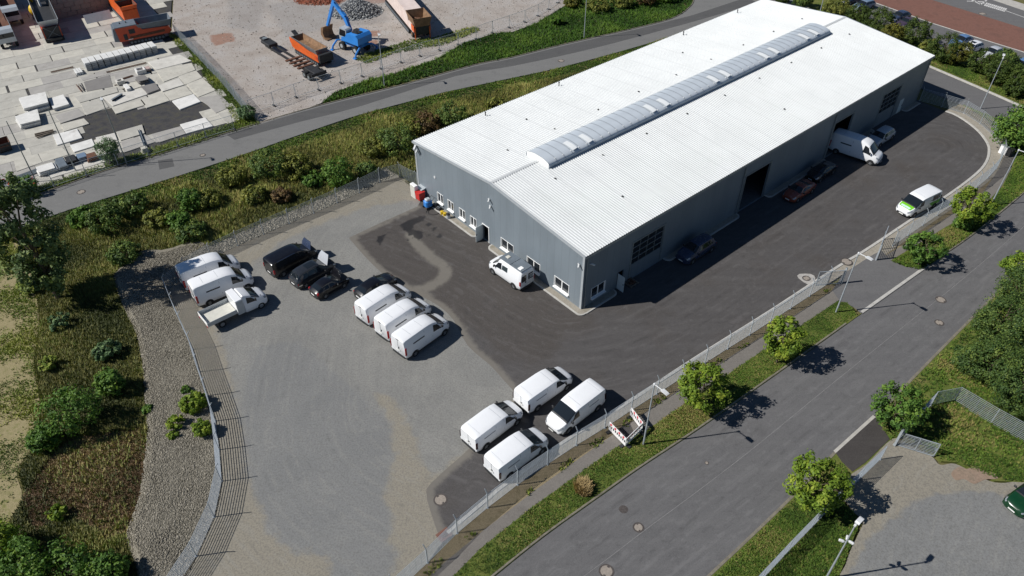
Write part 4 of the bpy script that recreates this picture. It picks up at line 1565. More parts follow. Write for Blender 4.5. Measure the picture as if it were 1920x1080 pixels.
# white van with a green printed bonnet
sp_g = dict(sp)
gv, Bg = vehicle('service_van', sp_g, wp, 'white van with green printed bonnet standing on the asphalt by the fence', 'van')
m = MB()
for sd in (-1, 1):
    Bg.patch(m, L_A / 2 - .80, L_A / 2 - .22, 6.0, 8, sd, .016, nu=4, nv=4)
m.build('bonnet_print', mat('green_print', (.16, .50, .02), .4, var=.05), gv, smooth=50)
m = MB()
for sd in (-1, 1):
    Bg.patch(m, L_A / 2 - .50, L_A / 2 - .28, 6.5, 8, sd, .024, nu=3, nv=3)
m.build('bonnet_lettering', mat('white_green_print', (.50, .70, .62), .4, var=.35, scale=14), gv, smooth=50)
m = MB()
Bg.patch(m, -L_A / 2 + .1, -L_A / 2 + 1.5, 1.6, 3.0, 1, .014, -L_A / 2 + .1, -L_A / 2 + 2.2, nu=5, nv=2)
m.build('side_print', mat('green_side_print', (.10, .36, .03), .4, var=.05), gv, smooth=50)
m = MB()
Bg.patch(m, -L_A / 2 + .4, -L_A / 2 + 1.7, 3.15, 3.9, 1, .014, nu=4, nv=2)
m.build('side_glass', MT['glass'], gv, smooth=50)
put(gv, 1716, 391, math.atan2(G(1693, 402).y - G(1742, 378).y, G(1693, 402).x - G(1742, 378).x))

# black van with its bonnet up
sp_b = dict(van_spec(5.3, 2.0, 2.02, .95, 4.35, True, tail=(.94, .80, 1.25, .13), bumper=(.26, .5), mirror_mat=MT['black_paint'],
            patches=[('door_gap', (2.36, 2.38, .6, 4.0, (-1, 1), MT['machine_grey'], .004)), ('engine_bay', (.18, .80, 5.4, 8, (-1, 1), MT['machine_dark'], .012)), ('roof_rail', (2.6, 4.7, 4.9, 5.15, (-1, 1), MT['chrome'], .03))]))
sp_b['side'] = [(1.30, 2.25, 1.78, 2.20), (2.35, 3.5, 2.35, 3.5), (3.6, 4.9, 3.6, 4.8)]


def bonnet(root, x, z, w, l, ang, mt, under):
    """Raised bonnet lid hinged at the screen."""
    M = Matrix.Translation((x, 0, z)) @ Matrix.Rotation(-ang, 4, 'Y')
    m = MB()
    n = 6
    top, bot = [], []
    for i in range(n + 1):
        t = i / n
        hw_ = w / 2 * (1 - .30 * t ** 2.2)
        crown = .05 * math.sin(math.pi * min(1, t * .9))
        row = [(t * l, y * hw_, crown + .04 * (1 - y * y)) for y in (-1, -.6, 0, .6, 1)]
        top.append(row)
    m.loft(top, 0, M, caps=False, closed=False)
    low = [[(p[0], p[1], p[2] - .035) for p in r_] for r_ in top]
    m.loft(low, 1, M, caps=False, closed=False)
    m.build('bonnet', [mt, under], root, smooth=50)
    s = MB()
    s.cyl((x + .25, w * .4, z - .1), M @ Vector((l * .6, w * .36, -.04)), .015, n=5)
    s.build('bonnet_strut', MT['plastic'], root)


bv, _ = vehicle('black_van', sp_b, MT['black_paint'], 'black passenger van with its bonnet raised on the gravel', 'van', 'dark vehicles with raised bonnets')
bonnet(bv, 5.3 / 2 - .84, 1.26, 1.6, .9, R(68), MT['navy_paint'], MT['black_paint'])
place_wheels(bv, (533, 518), (580, 493), 5.3 / 2 - 4.35, .95)


def car_spec(L=4.35, W=1.80, H=1.46, kind='hatch', **kw):
    h = W / 2
    front = [(0, .30, .52, .68, h * .66, h * .64, h * .56, .10), (.12, .24, .62, .80, h * .86, h * .84, h * .76, .10), (.55, .22, .74, .93, h * .97, h * .95, h * .85, .10), (1.12, .22, .86, 1.03, h, h * .97, h * .86, .10),
             (1.88, .22, .94, H - .06, h, h * .97, h * .70, .10), (2.35, .22, .95, H, h, h * .97, h * .70, .10)]
    if kind == 'suv':
        front = [(s, zb + .06, zs + .12, zt + (.14 if i < 4 else 0), a, b, c, r_) for i, (s, zb, zs, zt, a, b, c, r_) in enumerate(front)]
        rear = [(L - 1.0, .28, 1.08, H - .02, h, h * .97, h * .70, .10), (L - .45, .28, 1.10, H - .12, h * .99, h * .96, h * .69, .10), (L - .15, .30, 1.08, 1.18, h * .97, h * .94, h * .80, .08), (L, .44, .80, 1.02, h * .86, h * .84, h * .74, .08)]
        rs = (L - .43, L - .19)
        side = [(1.75, 2.45, 2.05, 2.43), (2.52, 3.35, 2.50, 3.2), (3.42, 4.0, 3.28, 3.75)]
    elif kind == 'sedan':
        rear = [(L - 1.75, .22, .96, H - .05, h, h * .97, h * .70, .10), (L - .95, .22, .96, 1.10, h, h * .96, h * .80, .10), (L - .25, .24, .92, 1.04, h * .96, h * .94, h * .82, .10), (L, .36, .62, .92, h * .84, h * .82, h * .74, .08)]
        rs = (L - 1.70, L - 1.0)
        side = [(1.55, 2.40, 1.98, 2.38), (2.47, 3.25, 2.45, 2.95)]
    elif kind == 'wagon':
        rear = [(L - .9, .22, .97, H - .03, h, h * .97, h * .70, .10), (L - .45, .22, .97, H - .10, h, h * .96, h * .69, .10), (L - .10, .24, .95, 1.02, h * .96, h * .94, h * .80, .10), (L, .40, .66, .90, h * .88, h * .86, h * .78, .08)]
        rs = (L - .42, L - .14)
        side = [(1.55, 2.40, 1.98, 2.38), (2.47, 3.30, 2.45, 3.28), (3.37, 4.1, 3.35, 3.9)]
    else:
        rear = [(L - 1.05, .22, .96, H - .05, h, h * .97, h * .70, .10), (L - .72, .22, .97, H - .13, h, h * .96, h * .69, .10), (L - .22, .24, .95, 1.04, h * .96, h * .94, h * .80, .10), (L, .38, .64, .90, h * .86, h * .84, h * .76, .08)]
        rs = (L - .70, L - .26)
        side = [(1.50, 2.35, 1.95, 2.33), (2.42, 3.25, 2.40, 3.0)]
    d = dict(L=L, W=W, st=front + rear, screen=(1.16, 1.86), rear_screen=rs, side=side, r=.31 if kind != 'suv' else .36, wf=.82, wr=L - .80, bumper=(.22, .42), head=(.06, .40, 3.2, 4.8),
             tail=(h - .17, .70, .88, .20), mirror=.98, plate_z=.60, front_dark=False, mirror_mat=MT['plastic'])
    d.update(kw)
    return d


def car(name, kind, paint_m, label, cat='car', group=None, **kw):
    sp_ = car_spec(kind=kind, **kw)
    o, B = vehicle(name, sp_, paint_m, label, cat, group)
    return o, B, sp_


HBN = 'dark vehicles with raised bonnets'
su, Bs, sps = car('dark_suv', 'suv', MT['charcoal_paint'], 'charcoal off-roader with sunroof and its pale bonnet raised', 'car', HBN, L=4.65, W=1.88, H=1.72,
                  patches=[('sunroof', (2.05, 3.1, 6.6, 8, (-1, 1), MT['glass'], .012)), ('engine_bay', (.18, 1.08, 5.4, 8, (-1, 1), MT['machine_dark'], .012)), ('roof_rail', (2.0, 3.9, 4.75, 4.95, (-1, 1), MT['plastic'], .03)), ('bumper_trim', (4.2, 4.6, 1.6, 2.0, (-1, 1), MT['chrome'], .02))])
bonnet(su, 4.65 / 2 - 1.10, 1.22, 1.62, 1.08, R(62), MT['silver_paint'], MT['silver_paint'])
place_wheels(su, (575, 540), (619, 515.5), 4.65 / 2 - 3.85, .90)
sc, _, _ = car('small_car', 'hatch', MT['black_paint'], 'small black three door car with its bonnet raised', 'car', HBN, L=3.85, W=1.70, H=1.44, tail=(.72, .72, .98, .18),
               patches=[('engine_bay', (.18, 1.05, 5.4, 8, (-1, 1), MT['machine_dark'], .012))])
bonnet(sc, 3.85 / 2 - 1.08, 1.02, 1.45, 1.0, R(66), MT['black_paint'], MT['navy_paint'])
place_wheels(sc, (611, 559.5), (650, 537), 3.85 / 2 - 3.05, .80)
hb, _, _ = car('black_hatchback', 'hatch', MT['black_paint'], 'black hatchback squeezed beside the white panel vans', 'car', None, L=4.3, W=1.79, H=1.45)
put(hb, 706, 545, R(46))

# flatbed truck
L_F = 6.15
spf = van_spec(L_F, 2.07, 2.28, .88, 4.95)
cab = [s for s in spf['st'] if s[0] < 2.0] + [(2.30, .32, 1.22, 2.26, 1.035, 1.02, .85, .18), (2.42, .36, 1.22, 2.20, 1.02, 1.0, .83, .18)]
spf = dict(spf, st=cab)
ft = empty('flatbed_truck', label='white flatbed pickup truck with low side boards and empty bed', cat='truck')
Bc = Body(L_F, cab)
m = MB()
Bc.mesh(m)
m.build('cab', wp, ft, smooth=38)
m = MB()
for sd in (-1, 1):
    Bc.patch(m, L_F / 2 - 1.56, L_F / 2 - .83, 4.12, 8, sd, .012, nu=5, nv=6)
m.build('windscreen', MT['glass'], ft, smooth=50)
for sd in (-1, 1):
    m = MB()
    Bc.patch(m, L_F / 2 - 2.12, L_F / 2 - 1.12, 3.12, 3.93, sd, .010, L_F / 2 - 2.06, L_F / 2 - 1.56)
    m.build('side_window', MT['glass'], ft, smooth=50)
    m = MB()
    Bc.patch(m, L_F / 2 - .42, L_F / 2 - .05, 3.1, 4.6, sd, .014)
    m.build('headlight', MT['head_lamp'], ft, smooth=50)
    m = MB()
    Bc.patch(m, L_F / 2 - .66, L_F / 2 - .58, 5.6, 6.3, sd, .016, nu=1, nv=1)
    m.build('bonnet_vent', MT['plastic'], ft)
    m = MB()
    m.bbox((L_F / 2 - 1.3, sd * 1.16, 1.55), (.12, .2, .3), .03)
    m.build('mirror', MT['plastic'], ft)
m = MB()
m.bbox((L_F / 2 - 2.82, 0, 1.35), (.70, 2.08, 1.66), .03)
m.build('storage_box', wp, ft)
m = MB()
m.box((L_F / 2 - 2.82, -1.046, 1.3), (.62, .02, 1.45))
m.build('box_door', MT['trim_grey'], ft)
bx0, bx1 = -L_F / 2, L_F / 2 - 3.22
bedc, bedl = (bx0 + bx1) / 2, bx1 - bx0
MT['bed_cream'] = mat('bed_cream', (.55, .54, .48), .7, var=.06)
m = MB()
m.box((bedc, 0, .86), (bedl, 2.1, .08))
m.build('bed_floor', MT['bed_cream'], ft)
for sd in (-1, 1):
    m = MB()
    m.bbox((bedc, sd * 1.06, 1.06), (bedl, .045, .46), .01)
    m.build('side_board', MT['trim_grey'], ft)
m = MB()
m.bbox((bx0 + .02, 0, 1.06), (.045, 2.07, .46), .01)
m.build('tail_board', MT['white_pvc'], ft)
m = MB()
for sd in (-1, 1):
    m.box((bedc + .6, sd * .42, .70), (L_F - 2.6, .09, .2))
m.build('chassis', MT['machine_dark'], ft)
t, rim = wheel_mesh(.35, .24)
me_t, me_r = t.mesh('tyre', MT['tyre'], smooth=40), rim.mesh('rim', MT['alloy'], smooth=30)
for s in (.88, 4.85):
    for sd in (-1, 1):
        w = link('wheel', me_t, ft, (L_F / 2 - s, sd * .94, .35))
        link('rim', me_r, w)
m = MB()
m.bbox((L_F / 2 - .12, 0, .42), (.36, 1.8, .22), .08)
m.build('bumper', MT['plastic'], ft)
for sd in (-1, 1):
    m = MB()
    m.box((bx0 - .02, sd * .85, .72), (.06, .26, .12))
    m.build('tail_light', MT['tail_red'], ft)
place_wheels(ft, (419, 613), (492, 577.5), L_F / 2 - 4.85, .98)

# camper van by the gable
L_C = 4.9
spc = van_spec(L_C, 1.98, 2.42, .85, L_C - .95, tail=(.93, .85, 1.35, .10), plate_z=.7, mirror=1.4,
               patches=[('door_gap', (2.3, 2.32, .6, 4.0, (-1, 1), seam, .006))])
cv, Bv = vehicle('camper_van', spc, wp, 'white camper van with grey roof boards beside the gable wall', 'van')
for i in range(2):
    m = MB()
    m.bbox((.05 - 1.62 * i, 0, 2.47), (1.56, 1.5, .05), .012)
    m.build('roof_board', MT['machine_grey'], cv)
m = MB()
m.bbox((.25, .05, 2.53), (.42, .42, .08), .03)
m.build('roof_hatch', MT['bed_cream'], cv)
m = MB()
m.bbox((-1.9, .35, 2.53), (.45, .5, .08), .03)
m.build('roof_hatch', MT['white_pvc'], cv)
for sd in (-1, 1):
    m = MB()
    m.bbox((-L_C / 2 - .005, sd * .45, 1.55), (.05, .62, .72), .02)
    m.build('rear_window', MT['glass'], cv)
m = MB()
m.box((-L_C / 2 - .03, .25, 1.05), (.06, .16, .12))
m.build('door_handle', MT['plastic'], cv)
m = MB()
Bv.patch(m, -.55, .25, 3.2, 3.75, 1, .012)
m.build('living_window', MT['glass_light'], cv, smooth=50)
for z in (1.45, 1.62, 1.8):
    m = MB()
    m.cyl((-L_C / 2 - .1, -.7, z), (-L_C / 2 - .1, -.2, z), .02, n=6)
    m.build('ladder_rung', MT['white_pvc'], cv)
place_wheels(cv, (963, 541), (915, 507), L_C / 2 - (L_C - .95), .95, 1)

# big van backing out of the bay
bgv = van_big('bay_van', 6.2, 2.62, 'white high roof van nosing out of the open bay', None)
place_wheels(bgv, (1566, 288), (1624, 307.5), 3.1 - (6.2 - 1.05), .98)

# cars in the shade of the hall
back = TH + math.pi
c1, _, _ = car('shaded_car', 'suv', MT['navy_paint'], 'dark blue pickup standing in the shade near the glazed door', 'car', 'cars in the shade along the hall', L=4.7, W=1.86, H=1.66)
put(c1, 1303, 476, back)
c2, _, _ = car('shaded_car', 'sedan', MT['rust_red_paint'], 'dull red car in the shade along the hall', 'car', 'cars in the shade along the hall', L=4.5, W=1.78, H=1.40)
put(c2, 1496, 365, back)
c3, _, _ = car('shaded_car', 'sedan', MT['black_paint'], 'black car in the shade behind the dull red car', 'car', 'cars in the shade along the hall', L=4.4, W=1.78, H=1.38)
put(c3, 1537, 329, back)
c4, _, _ = car('estate_car', 'wagon', MT['silver_paint'], 'silver estate car in the shade beyond the bay van', 'car', 'cars in the shade along the hall', L=4.6, W=1.80, H=1.48)
put(c4, 1648, 264, back)
gc, _, _ = car('green_car', 'hatch', MT['green_paint'], 'glossy dark green car on the gravel across the road', 'car', None, L=4.3, W=1.78, H=1.42)
put(gc, 1926, 938, math.atan2(G(1884, 945).y - G(1950, 900).y, G(1884, 945).x - G(1950, 900).x))
# cars beyond the hedge
hd = G(1893, 191) - G(1743, 126)
face = math.atan2(-hd.x, hd.y) + math.pi
face = math.atan2(hd.y, hd.x) - math.pi / 2
PK = 'cars parked beyond the hedge'
for px, py, kind, pm, lab, L in ((1617, 17, 'wagon', 'steel_blue_paint', 'steel blue car beyond the hedge with its windscreen showing', 4.3), (1596, 4, 'sedan', 'navy_paint', 'navy car at the top end of the hedge', 4.3), (1684, 38, 'hatch', 'navy_paint', 'dark blue car half hidden behind the amber shrub', 4.1), (1698, 50, 'sedan', 'plum_paint', 'dark plum car behind the green shrub', 4.3),
                            (1799, 84, 'hatch', 'blue_paint', 'blue car beyond the hedge beside the white car', 4.0), (1817, 97, 'wagon', 'white_paint', 'white car with dark sunroof beyond the hedge', 4.3), (1857, 107, 'hatch', 'silver_paint', 'silver car almost hidden behind the round shrubs', 4.1), (1911, 130, 'wagon', 'blue_paint', 'blue car beyond the last shrubs of the hedge', 4.3)):
    kw = dict(patches=[('sunroof', (2.05, 2.7, 6.6, 8, (-1, 1), MT['glass'], .012))]) if pm == 'white_paint' else {}
    c, _, _ = car('parked_car', kind, MT[pm], lab, 'car', PK, L=L, **kw)
    put(c, px, py, face, .025)

# ------------------------------------------------------------------ fences, gates, lamps, small street furniture
def panel_mesh(h, z0=.06, gap=.175, vert=.5, rod=.03, wire=.012):
    m = MB()
    n = max(3, round((h - z0) / gap))
    for k in range(n + 1):
        z = z0 + (h - z0) * k / n
        m.box((.5, 0, z), (1.0, rod, rod))
    nv = round(3.0 / vert)
    for k in range(1, nv):
        m.box((k / nv, .008, (h + z0) / 2), (wire / 3.0, wire, h - z0))
    return m.mesh('fence_panel', MT['galv'], fix=False)


def post_mesh(h, arm=.42, w=.06):
    m = MB()
    m.box((0, 0, h / 2 - .05), (w, w, h + .1))
    if arm:
        c, s = math.cos(R(52)), math.sin(R(52))
        m.add([(-w / 2, -w / 2, h), (w / 2, -w / 2, h), (w / 2, w / 2, h), (-w / 2, w / 2, h)] + [(x * .8, y * .8 + arm * c, h + arm * s + (.02 if y < 0 else -.02)) for x, y in ((-w / 2, -w / 2), (w / 2, -w / 2), (w / 2, w / 2), (-w / 2, w / 2))],
              [(0, 1, 5, 4), (1, 2, 6, 5), (2, 3, 7, 6), (3, 0, 4, 7), (4, 5, 6, 7)])
    m.box((0, 0, .0), (.16, .16, .06))
    return m.mesh('fence_post', MT['galv'], fix=True)


ME_PANEL, ME_POST = panel_mesh(1.78), post_mesh(1.86)
ME_PANEL_D = ME_PANEL.copy()
ME_PANEL_D.materials[0] = MT['galv_dark']


def fence(name, label, pl, step=3.07, flip=1, panel=None, post=None, z=.02, group=None):
    pts = resample(pl, step)
    root = empty(name, (pts[0].x, pts[0].y, z), label=label, cat='fence', group=group)
    n = len(pts)
    for i, p in enumerate(pts):
        a, b = pts[max(i - 1, 0)], pts[min(i + 1, n - 1)]
        t = math.atan2(b.y - a.y, b.x - a.x)
        link('fence_post', post or ME_POST, root, (p.x - pts[0].x, p.y - pts[0].y, 0), (0, 0, t + (0 if flip > 0 else math.pi)))
        if i < n - 1:
            q = pts[i + 1]
            o = link('fence_panel', panel or ME_PANEL, root, (p.x - pts[0].x, p.y - pts[0].y, 0), (0, 0, math.atan2(q.y - p.y, q.x - p.x)))
            o.scale = ((q - p).length, 1, 1)
    return root


fence('yard_fence', 'galvanised bar fence along the footway from the corner to the gate', FRONT_FENCE)
FENCE_R = offset(KERB_IN[57:], -1.35) + GP([(1745, 197), (1724, 189)])
fence('bend_fence', 'galvanised bar fence curving round the far end of the asphalt', FENCE_R)
fence('gravel_fence', 'galvanised bar fence between the gravel yard and the stone bank', LEFT_FENCE, flip=-1)
fence('bank_fence', 'galvanised bar fence at the foot of the overgrown bank', BACK_FENCE, flip=-1, panel=ME_PANEL_D)
fence('roadside_fence', 'galvanised bar fence across the road beside the gravel drive', GP([(1650, 862), (1598, 912), (1551, 959), (1480, 1032), (1416, 1101), (1375, 1145)]), post=post_mesh(1.7, 0))
fence('corner_fence', 'galvanised bar fence round the conifers across the road', GP([(1676, 834), (1720, 787), (1765, 739), (1802, 761), (1839, 784), (1920, 829), (2010, 878)]), post=post_mesh(1.8, 0))


def gate_leaf(name, label, a, b, h=1.75):
    p, q = G(*a), G(*b)
    d = q - p
    L = d.length
    root = empty(name, (p.x, p.y, .05), math.atan2(d.y, d.x), label=label, cat='gate', group='open leaves of the yard gates')
    m = MB()
    for z in (.08, h):
        m.box((L / 2, 0, z), (L, .06, .06))
    for x in (.03, L / 2, L - .03):
        m.box((x, 0, h / 2 + .04), (.06, .06, h))
    m.build('gate_frame', MT['galv'], root)
    m = MB()
    for k in range(1, 9):
        m.box((L / 2, 0, .08 + (h - .08) * k / 9), (L - .1, .028, .028))
    for k in range(1, int(L / .5)):
        m.box((k * .5, .01, h / 2), (.012, .012, h - .1))
    m.build('gate_mesh', MT['galv'], root, fix=False)
    m = MB()
    m.box((L - .12, .05, h * .55), (.16, .08, .22))
    m.build('gate_lock', MT['galv_dark'], root)
    return root


def gate_post(label, px):
    p = G(*px)
    root = empty('gate_post', (p.x, p.y, .03), TH, label=label, cat='gate post', group='square gate posts')
    m = MB()
    m.bbox((0, 0, 1.0), (.16, .16, 2.0), .01)
    m.build('post', MT['galv'], root)
    m = MB()
    m.box((0, 0, 2.02), (.18, .18, .03))
    m.build('cap', MT['galv_dark'], root)


gate_leaf('gate_leaf', 'open gate leaf folded back along the fence beside the lamp post', (1575, 533), (1528, 536))
gate_leaf('gate_leaf', 'open gate leaf seen edge-on beside the small street tree', (1641, 488), (1656, 449))
gate_leaf('gate_leaf', 'open gate leaf standing on the gravel across the road', (1678, 835), (1750, 857), 1.55)
gate_post('square steel gate post beside the lamp post', (1577, 532))
gate_post('square steel gate post beside the small street tree', (1642, 488))
gate_post('square steel gate post on the gravel across the road', (1677, 836))


def height_of(base, top):
    """Height of an upright from its surveyed foot and top."""
    g = G(*base)
    best = (1e9, 5)
    for k in range(20, 200):
        z = k * .1
        q = G(*top, z)
        e = (q.x - g.x) ** 2 + (q.y - g.y) ** 2
        best = min(best, (e, z))
    return best[1]


def lamp_post(label, base, h, arm_dir, arm=.95, head=True, heads=None, z=.05, mat_p='galv', cluster=None):
    p = G(*base)
    root = empty('street_lamp' if head else 'steel_mast', (p.x, p.y, z), arm_dir, label=label, cat='street lamp' if head else 'mast', group='lamp posts' if head else 'plain steel masts')
    m = MB()
    m.cyl((0, 0, 0), (0, 0, h * .35), .075, .068, 10)
    m.cyl((0, 0, h * .35), (0, 0, h), .06, .045, 10)
    m.build('pole', MT[mat_p], root, smooth=40)
    if head:
        m = MB()
        m.cyl((0, 0, h - .02), (arm, 0, h + .06), .04, n=8)
        m.build('arm', MT['lamp_white'], root, smooth=40)
        m = MB()
        prof = [(-.12, .0), (.0, .075), (.42, .06), (.52, .02), (.52, -.03), (-.12, -.05)]
        m.xprism(prof, -.15, .15, 0, Matrix.Translation((arm - .1, 0, h + .06)))
        o = m.build('lamp_head', MT['lamp_white'], root)
        m = MB()
        m.box((arm + .15, 0, h + .005), (.36, .2, .02))
        m.build('lens', MT['glass_light'], o)
        m = MB()
        m.bbox((0, 0, h), (.16, .16, .18), .03)
        m.build('bracket', MT['lamp_white'], root)
    if cluster:
        for dz, da in cluster:
            m = MB()
            M = Matrix.Translation((0, 0, h * dz)) @ Matrix.Rotation(da, 4, 'Z')
            m.box((.10, 0, 0), (.2, .05, .05), 0, M)
            m.bbox((.28, 0, .02), (.34, .16, .16), .04, 0, M)
            m.build('security_camera', MT['lamp_white'], root)
    m = MB()
    m.box((.08, 0, .75), (.02, .10, .35))
    m.build('service_door', MT['galv_dark'], root)
    return root


rd = ROAD_L[12] - ROAD_L[9]
to_road = math.atan2(rd.y, rd.x) - math.pi / 2
HL = 7.25
lamp_post('street lamp beside the red and white barrier boards', (1206, 834), HL, to_road)
lamp_post('street lamp on the grass next to the yard gate', (1567, 586), HL, to_road)
lamp_post('street lamp standing behind the curved fence at the end road', (1838, 204), HL, R(60))
lamp_post('street lamp on the verge beyond the fence bend', (1857, 386), HL, to_road)
lamp_post('lamp post with camera cluster on the gravel across the road', (1548, 1086), 6.8, R(40), .35, cluster=((.72, .4), (.70, 2.0), (.74, -1.4)))
lamp_post('street lamp on the back road verge near the blue excavator', (721, 161), 7.7, R(-70), .5)
lamp_post('street lamp on the back road verge by the brown scrub', (1095, 71), 8.0, R(-70), .5)
lamp_post('street lamp rising behind the far end of the hall', (1531, 46), 8.0, R(-40), .5)
lamp_post('lamp post behind the small evergreen by the slab yard', (239, 309), height_of((239, 309), (182, 186)), R(-60), .4, mat_p='galv_dark')
lamp_post('plain mast in the middle of the slab yard edge', (142, 320), height_of((142, 320), (89, 204)), 0, head=False, mat_p='galv_dark')
lamp_post('plain mast at the outer end of the slab yard edge', (68, 341), height_of((68, 341), (13, 228)), 0, head=False, mat_p='galv_dark')


def manhole(label, px, r=.36, light=True, z=.01, rim=.1):
    p = G(*px)
    root = empty('manhole_cover', (p.x, p.y, z), random.uniform(0, 3), label=label, cat='manhole', group='manhole covers')
    m = MB()
    n = 24
    ro, ri = r + rim, r + .01
    v = [(q * math.cos(2 * math.pi * k / n), q * math.sin(2 * math.pi * k / n), zz) for q, zz in ((ro, 0), (ro, .004), (ri, .004)) for k in range(n)]
    m.add(v, [(a * n + k, a * n + (k + 1) % n, (a + 1) * n + (k + 1) % n, (a + 1) * n + k) for a in (0, 1) for k in range(n)])
    m.build('rim', MT['manhole_rim'], root)
    m = MB()
    m.cyl((0, 0, -.02), (0, 0, .007), r, n=24)
    m.build('lid', MT['manhole'] if light else MT['manhole_rim'], root)
    m = MB()
    for s in (-1, 1):
        m.box((s * r * .86, 0, .010), (r * .3, r * .42, .006))
    m.build('lifting_slot', MT['manhole_rim'], root)


for lab, px, r_, lt, z in (('manhole cover with dark ring in the middle of the road', (1197, 989), .30, True, .012), ('pale notched manhole cover at the lower end of the road', (1137, 1071), .42, True, .012), ('pale notched manhole cover on the road near the conifers', (1764, 562), .40, True, .012), ('round manhole cover with dark ring near the conifers', (1761, 605), .32, True, .012),
                        ('pale manhole cover in the kerb line of the open gate', (1587, 492), .48, True, .095), ('pale manhole cover on the asphalt tip near the corner', (826, 937), .42, True, .014), ('small valve cover on the road opposite the barrier', (1325, 868), .12, True, .012), ('manhole cover on the back road behind the stone bank', (152, 360), .38, True, .012),
                        ('manhole cover on the back road behind the white roof', (1052, 114), .40, True, .012), ('manhole cover inside the pale ring on the asphalt', (1512, 522), .30, True, .014), ('dark tar spot by the road kerb', (1169, 955), .22, False, .008), ('manhole cover on the upper road beyond the red paving', (1842, 26), .5, True, .03), ('manhole cover on the back road beside the slab yard', (380, 291), .25, True, .012)):
    manhole(lab, px, r_, lt, z, .12 if r_ > .2 else .04)
p = G(833, 1003)
o = empty('gully_grate', (p.x, p.y, .02), TH, label='reddish gully grate at the tip of the asphalt by the fence', cat='drain')
m = MB()
m.box((0, 0, .01), (1.0, .8, .04))
m.build('setts', MT['red_paving'], o)
m = MB()
for k in range(5):
    m.box((-.2 + k * .1, 0, .035), (.05, .4, .02))
m.build('grate_bars', MT['manhole_rim'], o)

# barrier boards round a small pit
bar = empty('barrier', G(1174, 806, .045), 0, label='red and white barrier boards round a pit in the footway', cat='barrier')
A_, B_, C_, D_ = G(1141, 806, .05), G(1172, 838, .05), G(1203, 808, .05), G(1181, 779, .05)
MT['red_film'] = mat('red_reflective_film', (.62, .02, .04), .35, var=.06)
MT['grey_film'] = mat('grey_board_slots', (.10, .10, .11), .6, var=.1)
for a, b in ((A_, B_), (B_, C_), (C_, D_)):
    d = b - a
    L = d.length
    M = Matrix.Translation(a - Vector(bar.location)) @ Matrix.Rotation(math.atan2(d.y, d.x), 4, 'Z')
    m = MB()
    m.box((L / 2, 0, .92), (L, .04, .30), 0, M)
    m.box((L / 2, 0, .28), (L, .04, .30), 0, M)
    n = max(4, int(L / .22))
    for k in range(n + 1):
        m.box((L * k / n, 0, .60), (.09, .035, .40), 0, M)
    brd = m.build('barrier_board', MT['board_white'], bar)
    for k in range(int(L / .5)):
        m = MB()
        for s in (-1, 1):
            x0 = .12 + k * .5
            m.quad((x0, s * .024, .80), (x0 + .2, s * .024, .80), (x0 + .26, s * .024, 1.04), (x0 + .06, s * .024, 1.04), 0, M)
        m.build('red_stripe', MT['red_film'], brd, fix=False)
    for x in (.2, L - .2):
        m = MB()
        m.box((x, 0, .05), (.28, .75, .10), 0, M)
        m.build('foot_block', MT['plastic'], bar)
sheet('pit_ground', [A_.lerp(C_, .25), B_.lerp(D_, .2), C_.lerp(A_, .25), D_.lerp(B_, .2)], .052, MT['dark_chips'], .01)

# things by the gable corner and doors
def prop(name, label, px, rz=TH, cat=None):
    p = G(*px)
    return empty(name, (p.x, p.y, .008), rz, label=label, cat=cat or name.replace('_', ' '))


o = prop('cabinet', 'white cabinet standing between the fence and the gable corner', (778, 369), TH)
m = MB()
m.bbox((0, 0, .85), (.45, .95, 1.7), .02)
m.build('body', MT['white_pvc'], o)
m = MB()
m.box((-.24, 0, .85), (.02, .85, 1.55))
m.build('door', MT['bed_cream'], o)
o = prop('waste_bin', 'red wheeled bin by the gable corner', (788, 373.5), TH)
m = MB()
m.box((0, 0, .58), (.75, .85, .95), taper=1.12)
m.build('body', MT['red_plastic'], o)
m = MB()
m.box((.0, 0, 1.08), (.86, .98, .06))
m.build('lid', MT['red_plastic'], o)
for s in (-1, 1):
    m = MB()
    m.cyl((.3, s * .38, .1), (.3, s * .30, .1), .1, n=10)
    m.build('wheel', MT['tyre'], o)
o = prop('grey_container', 'grey lidded container behind the red bin', (796, 366), TH)
m = MB()
m.box((0, 0, .6), (.8, 1.0, 1.2), taper=1.08)
m.build('body', MT['machine_grey'], o)
m = MB()
m.box((-.08, 0, 1.28), (.9, 1.1, .06), 0, Matrix.Rotation(R(-10), 4, 'Y'))
m.build('lid', MT['trim_grey'], o)
o = prop('pressure_washer', 'blue wheeled machine with hoses near the gable corner', (803, 389), TH)
m = MB()
m.bbox((0, 0, .65), (.85, .75, .75), .12)
m.build('tank', MT['machine_blue'], o)
m = MB()
m.bbox((0, 0, 1.12), (.6, .55, .25), .08)
m.build('hood', MT['trim_grey'], o)
m = MB()
m.tube([(.4, -.3, .9), (.75, -.3, 1.15), (.75, .3, 1.15), (.4, .3, .9)], .025)
m.build('handle', MT['plastic'], o)
for s in (-1, 1):
    for x in (-.35, .35):
        m = MB()
        m.cyl((x, s * .42, .16), (x, s * .34, .16), .16, n=12)
        m.build('wheel', MT['tyre'], o)
o = prop('hose', 'dark hose lying on the asphalt beside the blue machine', (812, 398), 0)
m = MB()
hp = [Vector((.9 * math.cos(t * .5) * (1 - t * .02), .5 * math.sin(t * .5) * (1 + t * .01), .03)) for t in range(22)]
m.tube(hp, .02, 5)
m.build('hose_line', MT['plastic'], o)
